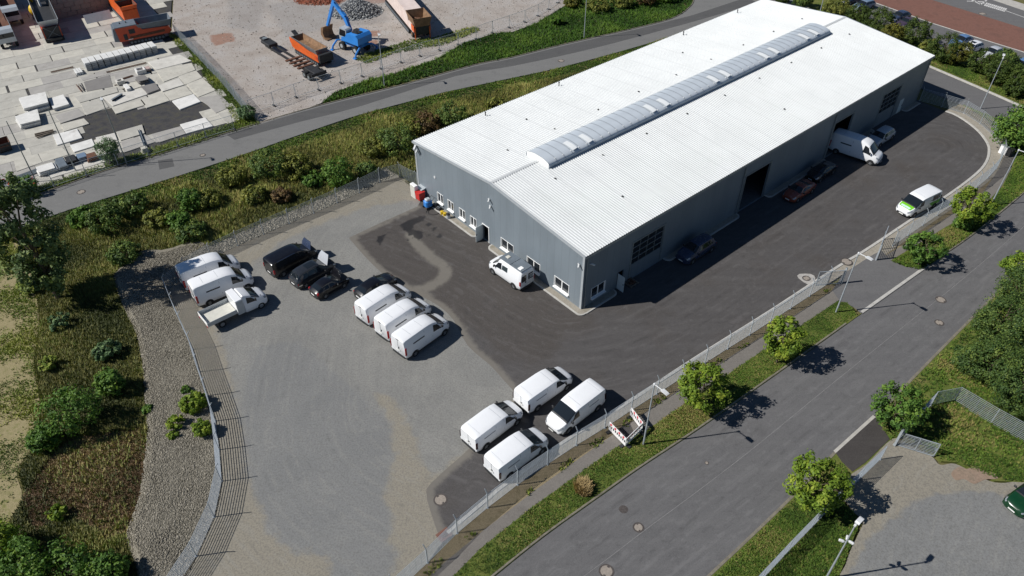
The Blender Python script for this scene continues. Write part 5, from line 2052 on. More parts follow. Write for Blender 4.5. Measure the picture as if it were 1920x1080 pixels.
for lab, px, mt in (('black toolbox against the gable wall', (816, 388), 'plastic'), ('black crate beside the toolbox at the gable wall', (823, 394), 'machine_dark')):
    o = prop('toolbox', lab, px, TH + .2)
    m = MB()
    m.bbox((0, 0, .2), (.45, .6, .4), .04)
    m.build('body', MT[mt], o)
    m = MB()
    m.box((0, 0, .42), (.08, .4, .05))
    m.build('handle', MT['machine_grey'], o)
for lab, px in (('yellow bucket at the foot of the gable wall', (829, 402)), ('yellow canister beside the bucket at the gable wall', (834, 405))):
    o = prop('bucket', lab, px, TH)
    m = MB()
    m.cyl((0, 0, 0), (0, 0, .42), .17, .21, 12)
    m.build('body', MT['yellow'], o, smooth=40)
    m = MB()
    m.tube([(0, -.2, .4), (0, -.12, .56), (0, .12, .56), (0, .2, .4)], .012, 4)
    m.build('handle', MT['plastic'], o)
o = prop('vacuum_cleaner', 'grey workshop vacuum beside the yellow buckets', (841, 410), TH)
m = MB()
m.cyl((0, 0, .1), (0, 0, .55), .24, .22, 12)
m.build('tank', MT['trim_grey'], o, smooth=40)
m = MB()
m.cyl((0, 0, .55), (0, 0, .75), .23, .14, 12)
m.build('motor_head', MT['plastic'], o, smooth=40)
o = prop('pallet', 'wooden pallet with parts in the shade beside the side door', (1183, 531), TH)
for k in range(5):
    m = MB()
    m.box((0, -.5 + k * .25, .14), (1.2, .14, .025))
    m.build('deck_board', MT['wood'], o)
for x in (-.5, 0, .5):
    m = MB()
    m.box((x, 0, .06), (.12, 1.1, .1))
    m.build('bearer', MT['wood'], o)
o = prop('brake_disc_pile', 'rusty metal parts on the pallet by the side door', (1182, 529), TH)
o.location.z = .165
for k in range(6):
    m = MB()
    a, b = random.uniform(-.4, .4), random.uniform(-.4, .4)
    m.cyl((a, b, 0), (a + .02, b, .12), .15, n=12)
    m.build('disc', MT['rust'], o)
o = prop('grit_bin', 'white utility cabinet beside the footway bend', (1879, 288), R(30))
m = MB()
m.bbox((0, 0, .55), (.5, .9, 1.1), .04)
m.build('body', MT['board_white'], o)
m = MB()
m.box((0, 0, 1.12), (.58, .98, .05))
m.build('lid', MT['trim_grey'], o)
o = prop('black_bin', 'black bin beside the white utility cabinet', (1890, 292), R(30))
m = MB()
m.box((0, 0, .5), (.6, .7, .95), taper=1.1)
m.build('body', MT['machine_dark'], o)
m = MB()
m.box((0, 0, 1.0), (.7, .8, .05))
m.build('lid', MT['plastic'], o)

# ------------------------------------------------------------------ vegetation
def m_leaf(name, stops, trans=.25, up=.0):
    m = NB(name)
    if up:
        vm = m.n('ShaderNodeMix', data_type='VECTOR')
        vm.inputs[0].default_value = up
        m.lk(m.n('ShaderNodeNewGeometry').outputs['Normal'], vm.inputs[4])
        vm.inputs[5].default_value = (0, 0, 1)
        m.lk(vm.outputs[1], m.b.inputs['Normal'])
    c = m.ramp(m.attr('tint'), stops)
    m.put(m.b.inputs['Base Color'], c)
    m.b.inputs['Roughness'].default_value = .6
    m.b.inputs['Specular IOR Level'].default_value = .25
    tr = m.n('ShaderNodeBsdfTranslucent')
    m.lk(m.mix(1.0, c, (.9, 1.0, .45), 'MULTIPLY'), tr.inputs['Color'])
    mx_ = m.n('ShaderNodeMixShader')
    mx_.inputs[0].default_value = trans
    m.lk(m.b.outputs[0], mx_.inputs[1])
    m.lk(tr.outputs[0], mx_.inputs[2])
    m.lk(mx_.outputs[0], m.out.inputs[0])
    return m.mat


LF = dict(
    bright=m_leaf('bright_leaf', [(0, (0.074, 0.129, 0.016)), (.5, (0.163, 0.250, 0.025)), (1, (0.311, 0.363, 0.043))], .3),
    mid=m_leaf('mid_leaf', [(0, (0.040, 0.090, 0.018)), (.5, (0.090, 0.181, 0.029)), (1, (0.181, 0.281, 0.045))], .25),
    dark=m_leaf('dark_leaf', [(0, (0.036, 0.074, 0.017)), (.55, (0.085, 0.138, 0.029)), (1, (0.198, 0.247, 0.045))], .15),
    conifer=m_leaf('conifer_needles', [(0, (0.022, 0.053, 0.014)), (.55, (0.059, 0.103, 0.022)), (1, (0.146, 0.194, 0.037))], .12),
    grey=m_leaf('grey_green_leaf', [(0, (0.038, 0.080, 0.033)), (.55, (0.093, 0.160, 0.064)), (1, (0.186, 0.266, 0.106))], .15),
    amber=m_leaf('amber_leaf', [(0, (0.043, 0.060, 0.011)), (.5, (0.122, 0.128, 0.020)), (1, (0.207, 0.180, 0.029))], .25),
    olive=m_leaf('olive_leaf', [(0, (0.082, 0.103, 0.022)), (.5, (0.162, 0.181, 0.035)), (1, (0.296, 0.292, 0.060))], .2),
    red=m_leaf('reddish_leaf', [(0, (0.053, 0.039, 0.018)), (.5, (0.131, 0.077, 0.031)), (1, (0.175, 0.131, 0.044))], .2),
    grass=m_leaf('grass_blade', [(0, (0.039, 0.079, 0.012)), (.45, (0.097, 0.176, 0.023)), (.8, (0.176, 0.246, 0.039)), (1, (0.299, 0.255, 0.088))], .25, .65),
    lush=m_leaf('lush_grass', [(0, (0.030, 0.074, 0.011)), (.5, (0.068, 0.149, 0.019)), (1, (0.135, 0.223, 0.032))], .25, .65),
    meadow=m_leaf('meadow_blade', [(0, (0.069, 0.086, 0.022)), (.3, (0.171, 0.178, 0.043)), (.55, (0.299, 0.256, 0.078)), (.8, (0.189, 0.277, 0.048)), (1, (0.471, 0.409, 0.137))], .2, .65),
    dry=m_leaf('dry_blade', [(0, (0.133, 0.078, 0.040)), (.5, (0.265, 0.166, 0.085)), (1, (0.420, 0.299, 0.155))], .2, .65),
    talltree=m_leaf('tall_tree_leaf', [(0, (0.045, 0.078, 0.028)), (.55, (0.111, 0.165, 0.055)), (1, (0.238, 0.287, 0.087))], .15),
    hedge=m_leaf('hedge_leaf', [(0, (0.024, 0.044, 0.008)), (.5, (0.054, 0.088, 0.015)), (1, (0.109, 0.149, 0.026))], .2),
    straw=m_leaf('straw', [(0, (.30, .20, .09)), (1, (.50, .38, .18))], .2, .5),
    weed=m_leaf('weed_leaf', [(0, (0.091, 0.145, 0.025)), (.5, (0.205, 0.269, 0.041)), (1, (0.342, 0.352, 0.074))], .25, .65),
)


def crown_arrays(rng, rx, ry, rz, n, leaf, clumps=60, shell=.72, clump_r=.28, up=.4):
    """Leaf-sized faces in clumps through an uneven ellipsoid; returns V, F, tint (centre at 0)."""
    d = rng.normal(size=(clumps, 3))
    d /= np.linalg.norm(d, axis=1)[:, None]
    rad = shell * (.55 + .45 * rng.random(clumps) ** .5) + .08 * np.sin(d[:, 0] * 5 + d[:, 1] * 4)
    c = d * rad[:, None] * np.array([rx, ry, rz])
    cs = clump_r * (.6 + .8 * rng.random(clumps)) * min(rx, ry, rz)
    ct = np.clip(rng.normal(.5, .2, clumps), 0, 1)
    k = rng.integers(0, clumps, n)
    q = rng.normal(size=(n, 3))
    q /= np.linalg.norm(q, axis=1)[:, None]
    pos = c[k] + q * (cs[k] * rng.random(n) ** .4)[:, None]
    nrm = q * .7 + pos / np.array([rx, ry, rz]) * .5 + np.array([0, 0, up]) + rng.normal(size=(n, 3)) * .45
    nrm /= np.linalg.norm(nrm, axis=1)[:, None]
    t = np.cross(nrm, rng.normal(size=(n, 3)))
    t /= np.linalg.norm(t, axis=1)[:, None] + 1e-9
    b = np.cross(nrm, t)
    s = leaf * (.6 + .8 * rng.random(n))[:, None]
    V = np.empty((n, 4, 3))
    V[:, 0] = pos - t * s
    V[:, 1] = pos + b * s * .55
    V[:, 2] = pos + t * s
    V[:, 3] = pos - b * s * .55
    F = np.arange(n * 4).reshape(n, 4)
    tint = np.clip(ct[k] + rng.normal(0, .16, n), 0, 1).repeat(4)
    return V.reshape(-1, 3), F, tint, c


def tree(name, label, px, h, rx, rz, mt, n=3000, leaf=.13, cat='tree', group=None, trunk=.09, ry=None, z0=0.0, seed=None, clumps=60, shell=.75, clump_r=.28, lean=(0, 0), lift=None):
    """Tapered trunk with limbs to the clumps of its crown; h = top of the crown."""
    p = G(*px, z0) if len(px) == 2 else Vector(px)
    rng = np.random.default_rng(seed if seed is not None else int(abs(px[0] * 7 + px[1] * 13)))
    ry = ry or rx * rng.uniform(.9, 1.08)
    root = empty(name, (p.x, p.y, z0), float(rng.uniform(0, 6)) * 0, label=label, cat=cat, group=group)
    V, F, T, c = crown_arrays(rng, rx, ry, rz, n, leaf, clumps, shell, clump_r)
    zc = h - rz if lift is None else lift
    V = V + np.array([lean[0], lean[1], zc])
    V[:, 2] = np.maximum(V[:, 2], .05)
    cc = c + np.array([lean[0], lean[1], zc])
    link('crown', np_mesh('crown', V, F, mt, T), root)
    m = MB()
    top = Vector((lean[0] * .8, lean[1] * .8, zc + rz * .25))
    pts = [Vector((0, 0, -.1)), Vector((lean[0] * .2 + rng.uniform(-.05, .05), lean[1] * .2, top.z * .4)), top]
    m.cyl(pts[0], pts[1], trunk, trunk * .75, 7)
    m.cyl(pts[1], pts[2], trunk * .75, trunk * .3, 7)
    for i in rng.choice(len(cc), min(len(cc), 14), replace=False):
        e = Vector(cc[i])
        if e.z < .3:
            continue
        t_ = min(max((e.z - .5) / top.z * .7, .25), .9)
        s = pts[1].lerp(pts[2], max(0, (t_ - .4) / .6)) if t_ > .4 else pts[0].lerp(pts[1], t_ / .4)
        mid = s.lerp(e, .5) + Vector((0, 0, .08 * (e - s).length))
        m.cyl(s, mid, trunk * .38, trunk * .25, 5)
        m.cyl(mid, e, trunk * .25, trunk * .08, 5)
    m.build('trunk', MT['bark'], root, smooth=50)
    return root


# street trees
ST = 'street trees along the road'
tree('street_tree', 'bright green street tree beside the barrier and its lamp', (1309, 768), 5.2, 2.25, 2.0, LF['bright'], 4200, .13, group=ST, clumps=90, clump_r=.20, shell=.88, z0=.06)
tree('street_tree', 'bright green street tree midway between barrier and yard gate', (1456, 680), 5.3, 1.85, 2.1, LF['bright'], 3800, .13, group=ST, clumps=80, clump_r=.20, shell=.88, z0=.06)
tree('street_tree', 'green street tree just past the yard gate', (1722, 496), 3.9, 2.2, 1.55, LF['mid'], 3600, .13, group=ST, clumps=80, clump_r=.20, shell=.88, z0=.05)
tree('street_tree', 'green street tree at the last lamp before the fence bend', (1806, 425), 4.6, 2.5, 1.8, LF['bright'], 4200, .13, group=ST, clumps=90, clump_r=.20, shell=.88, z0=.05)
tree('street_shrub', 'low green shrub under the street tree near the fence bend', (1800, 428), 1.7, 1.15, .9, LF['mid'], 1500, .12, 'shrub', trunk=.04)
tree('street_shrub', 'low green shrub under the street tree past the gate', (1722, 492), 1.5, .9, .8, LF['mid'], 1200, .11, 'shrub', trunk=.04)
tree('street_tree', 'dark green street tree by the gate across the road', (1668, 795), 4.4, 2.3, 1.9, LF['mid'], 4200, .12, group=ST, clumps=90, clump_r=.20, shell=.88, z0=.05)
tree('street_tree', 'bright green street tree by the fence across the road', (1516, 945), 4.9, 2.35, 2.1, LF['bright'], 4600, .13, group=ST, clumps=90, clump_r=.20, shell=.88, z0=.05)
tree('large_tree', 'large green tree at the far bend of the road', (1893, 278), 6.2, 3.6, 3.1, LF['mid'], 6000, .16, clumps=120, trunk=.16)
tree('street_tree', 'small bright street tree far along the road', (1893, 520), 3.2, 1.8, 1.4, LF['bright'], 2400, .13, group=ST, clumps=60, z0=.05)

# conifers across the road
CG = 'conifers behind the fence across the road'
for i, (px, h, r_, lab) in enumerate((((1893, 588), 6.2, 2.5, 'topmost dark conifer of the group across the road'), ((1856, 645), 6.4, 2.7, 'bushy conifer at the road side of the group'), ((1905, 690), 7.6, 3.1, 'tall dark conifer in the middle of the group'), ((1845, 712), 5.0, 2.7, 'conifer nearest the open gate across the road'), ((1893, 765), 6.4, 2.9, 'conifer overhanging the fence corner across the road'), ((1968, 620), 6.5, 3.2, 'conifer at the outer edge of the group'), ((1970, 740), 6.0, 3.0, 'lowest conifer of the group by the grass'), ((1808, 690), 2.6, 1.6, 'low yellowish conifer at the edge of the road verge'))):
    tree('conifer', lab, px, h, r_, h * .5, LF['conifer'], 12000, .085, 'conifer', CG, trunk=.14, clumps=170, shell=.82, clump_r=.22, lift=h * .48)

# hedge shrubs beyond the end road
HG = 'shrubs of the hedge beyond the end road'
for px, h, r_, mt, lab in (((1462, 8), 3.0, 2.0, 'mid', 'green shrub at the far end of the hedge behind the roof'), ((1500, 14), 3.2, 2.2, 'dark', 'dark shrub behind the white roof edge'), ((1565, 32), 3.6, 2.6, 'olive', 'olive shrub beside the lamp behind the hall'), ((1605, 42), 3.2, 2.2, 'mid', 'green shrub in front of the steel blue car'), ((1642, 62), 4.2, 2.9, 'mid', 'broad green shrub behind the hall gable'), ((1668, 80), 3.2, 2.1, 'amber', 'amber shrub behind the hall gable'), ((1712, 82), 4.2, 2.5, 'mid', 'upright green shrub behind the plum car corner'), ((1738, 98), 2.2, 1.5, 'olive', 'low olive shrub between two green shrubs'), ((1762, 113), 4.4, 2.9, 'mid', 'large round green shrub by the roof corner'), ((1792, 120), 3.6, 2.3, 'amber', 'yellow green shrub beside the large round one'),
                          ((1832, 135), 3.6, 2.3, 'mid', 'round green shrub near the white parked car'), ((1862, 156), 4.0, 2.3, 'mid', 'green shrub behind the end road lamp'), ((1878, 132), 3.4, 2.0, 'dark', 'dark shrub beside the silver parked car'), ((1892, 164), 3.6, 2.1, 'mid', 'green shrub right of the end road lamp'), ((1896, 180), 2.8, 1.8, 'mid', 'small round shrub at the bare patch by the end road'), ((1930, 178), 4.0, 2.6, 'olive', 'olive shrub at the end of the hedge')):
    tree('hedge_shrub', lab, px, h, r_, h * .5, LF['hedge' if mt == 'mid' else mt], 5200, .105, 'shrub', HG, trunk=.07, clumps=130, shell=.84, clump_r=.2, lift=h * .5)

# scrub at the head of the stone lot
for px, h, r_, mt, lab in (((1075, 12), 2.2, 2.2, 'amber', 'amber scrub bush at the corner of the stone lot'), ((1120, 20), 2.4, 2.6, 'olive', 'olive scrub bush beside the back road lamp'), ((1165, 12), 2.6, 2.6, 'olive', 'olive scrub bush at the top of the verge'), ((1210, 8), 2.6, 2.5, 'red', 'reddish scrub bush near the road curve'), ((1250, 2), 2.4, 2.3, 'mid', 'green scrub bush inside the road curve'), ((1045, 45), 1.4, 1.4, 'lush', 'low green bush on the verge by the stone lot')):
    tree('scrub_bush', lab, px, h, r_, h * .5, LF[mt], 2600, .14, 'shrub', 'scrub at the head of the stone lot', trunk=.05, clumps=70, lift=h * .45)

# bank bushes
BG = 'bushes on the overgrown bank'
for px, h, r_, mt, lab in (((640, 345), 4.0, 2.1, 'mid', 'upright green bush on the bank near the hall'), ((560, 330), 3.0, 2.4, 'olive', 'olive bush beside the upright green bush'), ((510, 330), 3.8, 2.9, 'dark', 'broad dark bush in the middle of the bank'), ((748, 285), 4.2, 2.9, 'dark', 'large dark bush close to the hall corner'), ((700, 292), 2.6, 2.0, 'olive', 'olive brown bush on the bank near the hall corner'), ((800, 245), 2.8, 2.4, 'red', 'reddish brown bush behind the hall corner'), ((850, 232), 3.2, 2.6, 'dark', 'dark bush on the bank behind the hall'), ((770, 250), 2.6, 2.2, 'olive', 'olive bush behind the large dark bush'), ((930, 205), 1.8, 1.8, 'olive', 'olive bush higher up behind the hall'), ((440, 345), 2.6, 2.2, 'olive', 'olive bush on the bank above the fence'), ((362, 392), 3.0, 1.7, 'mid', 'green bush on the bank above the vans'), ((395, 385), 2.2, 1.8, 'olive', 'olive bush beside the green bush above the vans'), ((343, 430), 2.6, 1.5, 'mid', 'yellowish green bush at the end of the stone margin'), ((365, 448), 2.2, 1.9, 'dark', 'dark bush behind the fence above the vans'), ((300, 420), 1.8, 1.8, 'olive', 'brownish bush left of the yellowish one'),
                          ((240, 490), 2.6, 2.0, 'dark', 'dark bush at the head of the stone bank'), ((205, 430), 3.2, 2.4, 'dark', 'dark bush beside the tall tree'), ((255, 400), 2.6, 2.2, 'dark', 'dark bush between tall tree and green bush'), ((160, 420), 2.2, 1.8, 'mid', 'green bush by the road behind the tall tree'), ((480, 375), 1.8, 1.8, 'olive', 'low olive bush above the fence'), ((590, 345), 1.6, 1.6, 'mid', 'low green bush by the fence'), ((690, 330), 2.0, 1.6, 'dark', 'dark bush right behind the bank fence'), ((530, 375), 1.6, 1.4, 'red', 'reddish bush low on the bank')):
    tree('bank_bush', lab, px, h, r_, h * .5, LF[mt], 3000, .13, 'bush', BG, trunk=.05, clumps=80, lift=h * .45, shell=.8, z0=-.1)

# tall tree and bushes on the left
tree('tall_tree', 'tall dark tree with sparse crown beside the back road', (110, 560), 16.5, 3.5, 7.8, LF['talltree'], 11500, .18, trunk=.26, clumps=140, clump_r=.20, shell=.88, z0=-.1, lift=8.1)
tree('small_tree', 'thin yellowing tree in front of the tall dark tree', (118, 540), 7.0, 1.6, 2.8, LF['amber'], 1800, .15, trunk=.10, clumps=40, z0=-.1)
LB = 'bushes on the meadow left of the stone bank'
for px, h, r_, mt, lab in (((152, 800), 4.2, 2.7, 'mid', 'large green bush on the meadow beside the stone bank'), ((92, 835), 2.2, 1.6, 'mid', 'smaller green bush next to the large meadow bush'), ((215, 735), 2.6, 1.6, 'mid', 'green bush at the edge of the stone bank'), ((205, 665), 1.5, 1.6, 'grey', 'grey green bush higher on the meadow'), ((60, 1080), 3.6, 2.4, 'mid', 'green bush in the lower corner of the meadow'), ((135, 1090), 3.4, 2.6, 'mid', 'broad green bush at the lower edge of the meadow'), ((215, 1085), 2.6, 1.7, 'mid', 'green bush at the lower end of the stone bank'), ((15, 1040), 3.0, 1.9, 'bright', 'bright green bush at the meadow corner'), ((95, 690), 1.2, 1.1, 'weed', 'pale weed bush on the meadow slope'), ((60, 545), 1.4, 1.3, 'weed', 'pale weed bush below the tall tree'), ((115, 610), 1.3, 1.4, 'grey', 'grey weed bush in the tree shade'),
                          ((368, 765), 1.6, 1.3, 'bright', 'bright bush against the gravel fence'), ((333, 800), 1.2, .95, 'bright', 'small bright bush on the stone bank'), ((383, 812), 1.4, 1.0, 'bright', 'small bright bush touching the fence'), ((328, 822), .8, .6, 'bright', 'lowest little bush on the stone bank'), ((350, 735), .7, .5, 'mid', 'tiny green bush above the bright ones'), ((280, 772), .7, .6, 'mid', 'tiny bush on the edge of the stone bank'), ((110, 968), .9, .9, 'bright', 'yellow green sapling on the brown patch')):
    tree('meadow_bush', lab, px, h, r_, h * .5, LF[mt], 2600 if h > 1.3 else 900, .12, 'bush', LB, trunk=.05, clumps=70 if h > 1.3 else 30, lift=h * .5, z0=-.05)
tree('evergreen', 'small grey green evergreen at the slab yard edge', (213, 304), 3.6, 1.7, 1.8, LF['grey'], 3600, .09, 'evergreen', trunk=.06, clumps=90, lift=1.8)
tree('yard_bush', 'green bush at the outer end of the slab yard edge', (55, 362), 2.4, 1.9, 1.2, LF['mid'], 2200, .13, 'bush', trunk=.05, clumps=60, lift=1.1)
tree('yard_bush', 'green bush on the slab yard corner by the road', (466, 222), 2.0, 1.5, 1.0, LF['grey'], 1800, .11, 'bush', trunk=.05, clumps=60, lift=1.0)


# grasses
def blades(name, label, poly, n, h, mt, z=0.0, w=.05, k=5, spread=.12, seed=1, keep=None, tint=(.5, .22), zfun=None):
    rng = np.random.default_rng(seed)
    X0, X1 = min(p[0] for p in poly), max(p[0] for p in poly)
    Y0, Y1 = min(p[1] for p in poly), max(p[1] for p in poly)
    xs, ys = [], []
    got = 0
    while got < n:
        x = rng.uniform(X0, X1, n * 2)
        y = rng.uniform(Y0, Y1, n * 2)
        ok = inside(poly, x, y)
        if keep is not None:
            ok &= keep(x, y, rng)
        xs.append(x[ok])
        ys.append(y[ok])
        got += int(ok.sum())
        if len(xs) > 12:
            break
    x, y = np.concatenate(xs)[:n], np.concatenate(ys)[:n]
    n = len(x)
    patch = .5 + .25 * np.sin(x * .55 + 1.3 * np.sin(y * .4)) + .25 * np.sin(y * .7 + 1.7 * np.sin(x * .33))
    hh = (h[0] + (h[1] - h[0]) * rng.random(n)) * (.65 + .7 * patch)
    a = rng.uniform(0, 2 * np.pi, (n, k))
    rad = rng.random((n, k)) * spread
    bx = x[:, None] + np.cos(a) * rad
    by = y[:, None] + np.sin(a) * rad
    bz = np.full(bx.shape, z) if zfun is None else zfun(bx, by)
    ta = a + rng.uniform(-.8, .8, (n, k))
    ln = hh[:, None] * rng.uniform(.25, .9, (n, k))
    tx, ty = bx + np.cos(ta) * ln * .7, by + np.sin(ta) * ln * .7
    tz = bz + hh[:, None] * rng.uniform(.55, 1.0, (n, k))
    wa = ta + np.pi / 2
    ww = w * rng.uniform(.6, 1.5, (n, k))
    V = np.empty((n, k, 3, 3))
    V[:, :, 0] = np.stack([bx - np.cos(wa) * ww, by - np.sin(wa) * ww, bz], -1)
    V[:, :, 1] = np.stack([bx + np.cos(wa) * ww, by + np.sin(wa) * ww, bz], -1)
    V[:, :, 2] = np.stack([tx, ty, tz], -1)
    t = np.clip(tint[0] + (patch - .5) * .95 + rng.normal(0, tint[1], n), 0, 1)
    T = np.repeat(t, k * 3)
    F = np.arange(n * k * 3).reshape(-1, 3)
    return link(name, np_mesh(name, V.reshape(-1, 3), F, mt, T), label=label, cat='grass', kind='stuff')


hall_far = HALL_O + HW * HALL_W
rear_line = [hall_far + HW * .4, hall_far + HD * HALL_L + HW * .4]
BF_OFF = offset(BACK_FENCE[1:-1], 1.9)
bank_poly = BR_LOW[6:] + [rear_line[1], rear_line[0]] + BF_OFF[::-1] + GP([(268, 468), (232, 495), (130, 440)])
mead_poly = GP([(-150, 500), (0, 447), (120, 400), (200, 430), (268, 466), (232, 494), (211, 520), (231, 577), (255, 630), (266, 690), (270, 754), (274, 817), (266, 887), (257, 939), (235, 1005), (260, 1075), (240, 1140), (-150, 1140)])
bare_p = GP([(-150, 470), (20, 452), (48, 470), (62, 520), (72, 600), (62, 680), (74, 760), (64, 830), (30, 880), (40, 930), (10, 985), (-150, 1040)])
brown_p = GP([(95, 850), (130, 820), (200, 812), (262, 800), (274, 830), (262, 930), (240, 1000), (200, 1010), (120, 960), (60, 1000), (40, 930)])
low_edge = BR_LOW


def off_road(lo, hi):
    return lambda x, y, r_: (lambda d: (d > lo) & (d < hi))(sdf(low_edge, x, y, False))


blades('bank_grass', 'tall brown and olive grass on the bank between fence and road', bank_poly, 46000, (.3, .72), LF['meadow'], -.12, .04, 5, .2, 3, lambda x, y, r_: sdf(low_edge, x, y, False) > 2.6)
blades('road_edge_grass', 'short green grass along the near edge of the back road', bank_poly, 12000, (.12, .3), LF['grass'], -.1, .06, 5, .16, 4, off_road(.05, 3.4))
blades('meadow_grass', 'dark olive meadow grass, slope shade in its tint, beside the stone bank', mead_poly, 44000, (.18, .5), LF['meadow'], -.14, .038, 5, .2, 5, lambda x, y, r_: (sdf(bare_p, x, y) < -.2) & ((sdf(brown_p, x, y) < 0) | (r_.random(x.shape) < .12)), (.30, .24))  # low tint: dark grass, plus shade of the slope put into the colour
blades('bare_ground_weeds', 'sparse pale green weeds on the bare ground', bare_p, 9000, (.06, .2), LF['weed'], -.13, .045, 6, .28, 6, lambda x, y, r_: (np.sin(x * .9 + 2 * np.sin(y * .6)) + np.sin(y * 1.1 + x * .3) + r_.normal(0, .8, x.shape)) > .0)
blades('brown_grass', 'short brown withered grass by the stone bank', brown_p, 12000, (.05, .15), LF['dry'], -.135, .035, 5, .2, 7)
verge_poly = WALK_2[:-1] + GP([(1570, 566), (1588, 568), (1600, 580), (1605, 590)]) + offset(ROAD_L, .22)[i0 - 1::-1]
blades('verge_grass', 'green and yellowing grass of the verge between footway and road', verge_poly, 14000, (.03, .11), LF['grass'], .06, .045, 5, .14, 8, lambda x, y, r_: (np.sin(x * 1.3 + 2 * np.sin(y)) + r_.normal(0, .9, x.shape)) > -.7, (.58, .28))
bend_poly = GP([(1672, 491), (1692, 499), (1727, 507)]) + offset(ROAD_L, .22)[i1 + 1:] + GP([(1960, 275), (1884, 233), (1840, 212), (1860, 232), (1884, 262), (1906, 290), (1898, 316), (1880, 352), (1845, 390), (1775, 428), (1714, 466)])
blades('bend_grass', 'green grass of the verge past the yard gate', bend_poly, 12000, (.08, .24), LF['grass'], .035, .06, 5, .16, 9)
far_poly = offset(ROAD_R, -.35)[:j0] + GP([(1580, 870), (1592, 892), (1565, 930), (1425, 1092), (1390, 1150)])
blades('far_verge_grass', 'grass verge across the road below the drive', far_poly, 8000, (.05, .15), LF['grass'], .04, .05, 5, .14, 10, lambda x, y, r_: (np.sin(x * 1.1 + 2 * np.sin(y * .8)) + r_.normal(0, .9, x.shape)) > -.6, (.55, .26))
far2 = offset(ROAD_R, -.35)[j1 + 1:] + GP([(2300, 330), (2100, 480), (1990, 600), (1900, 640), (1790, 735), (1700, 812), (1665, 825), (1650, 800)])
blades('conifer_grass', 'grass verge between the road and the conifers', far2, 9000, (.08, .26), LF['grass'], .04, .06, 5, .16, 11)
blades('corner_grass', 'weedy grass on the corner below the conifers', GP([(1780, 735), (1960, 640), (2050, 800), (2050, 900), (1915, 903), (1865, 898), (1830, 883), (1795, 866), (1765, 862), (1700, 815)]), 7000, (.06, .25), LF['grass'], .05, .06, 5, .16, 12, lambda x, y, r_: (np.sin(x * .9 + 2 * np.sin(y * .7)) + r_.normal(0, .8, x.shape)) > -.6, (.48, .26))
blades('drive_corner_grass', 'weedy grass on the corner by the camera lamp post', GP([(1572, 940), (1600, 962), (1609, 978), (1597, 1010), (1567, 1090), (1540, 1160), (1395, 1160), (1430, 1090)]), 6000, (.06, .22), LF['grass'], .05, .05, 5, .16, 13, lambda x, y, r_: (np.sin(x * 1.4 + 2 * np.sin(y * .9)) + r_.normal(0, .8, x.shape)) > -.5, (.45, .27))
lot_edge = GP([(1060, 10), (1007, 43), (960, 60), (927, 63), (870, 80), (820, 110), (743, 137), (690, 150), (627, 173), (603, 193)])
up_poly = lot_edge + offset(BR_UP, .25)[24:] + GP([(1290, -60), (1100, -60)])
blades('lot_verge_grass', 'lush green grass between the stone lot and the back road', up_poly, 20000, (.2, .55), LF['lush'], -.1, .08, 5, .22, 14)
slab_edge = GP([(322, 60), (340, 75), (385, 115), (430, 160), (470, 212), (486, 232), (300, 290), (197, 318), (113, 348), (0, 388), (-100, 425), (-100, 410), (0, 372), (113, 336), (200, 305), (300, 275), (440, 228), (415, 185), (380, 140), (340, 95), (316, 64)])
blades('slab_yard_weeds', 'weeds along the edge of the slab yard', slab_edge, 5200, (.15, .45), LF['weed'], -.1, .07, 5, .22, 15, None, (.3, .25))
blades('hedge_grass', 'mown grass strip in front of the hedge', GP([(1640, 66), (1743, 120), (1839, 161), (1893, 185), (1960, 215), (1960, 185), (1900, 165), (1800, 120), (1700, 78)]), 7000, (.06, .18), LF['grass'], .03, .07, 5, .2, 16, None, (.6, .25))
blades('fence_weeds', 'weeds along the outer edge of the footway strip', offset(WALK_1, .45) + WALK_1[::-1], 900, (.08, .3), LF['weed'], .03, .06, 6, .2, 17, lambda x, y, r_: (np.sin(x * 2.1) + np.sin(y * 1.7 + x)) > .5)
blades('lot_weeds', 'weed patches on the stone lot', GP([(660, 110), (770, 75), (810, 72), (850, 60), (890, 50), (900, 58), (830, 85), (740, 100), (690, 120)]), 1500, (.1, .35), LF['weed'], .015, .07, 5, .25, 18, lambda x, y, r_: r_.random(x.shape) < .6, (.35, .25))
o = blades('dry_sapling', 'withered straw coloured tuft on the verge', [G(1093, 918) + Vector((.45 * math.cos(a), .6 * math.sin(a), 0)) for a in [k * .6 for k in range(10)]], 260, (.5, 1.1), LF['straw'], .06, .05, 6, .2, 19, None, (.85, .15))
del o['kind']
tag(o, 'withered straw coloured tuft on the verge by the road kerb', 'dead plant')


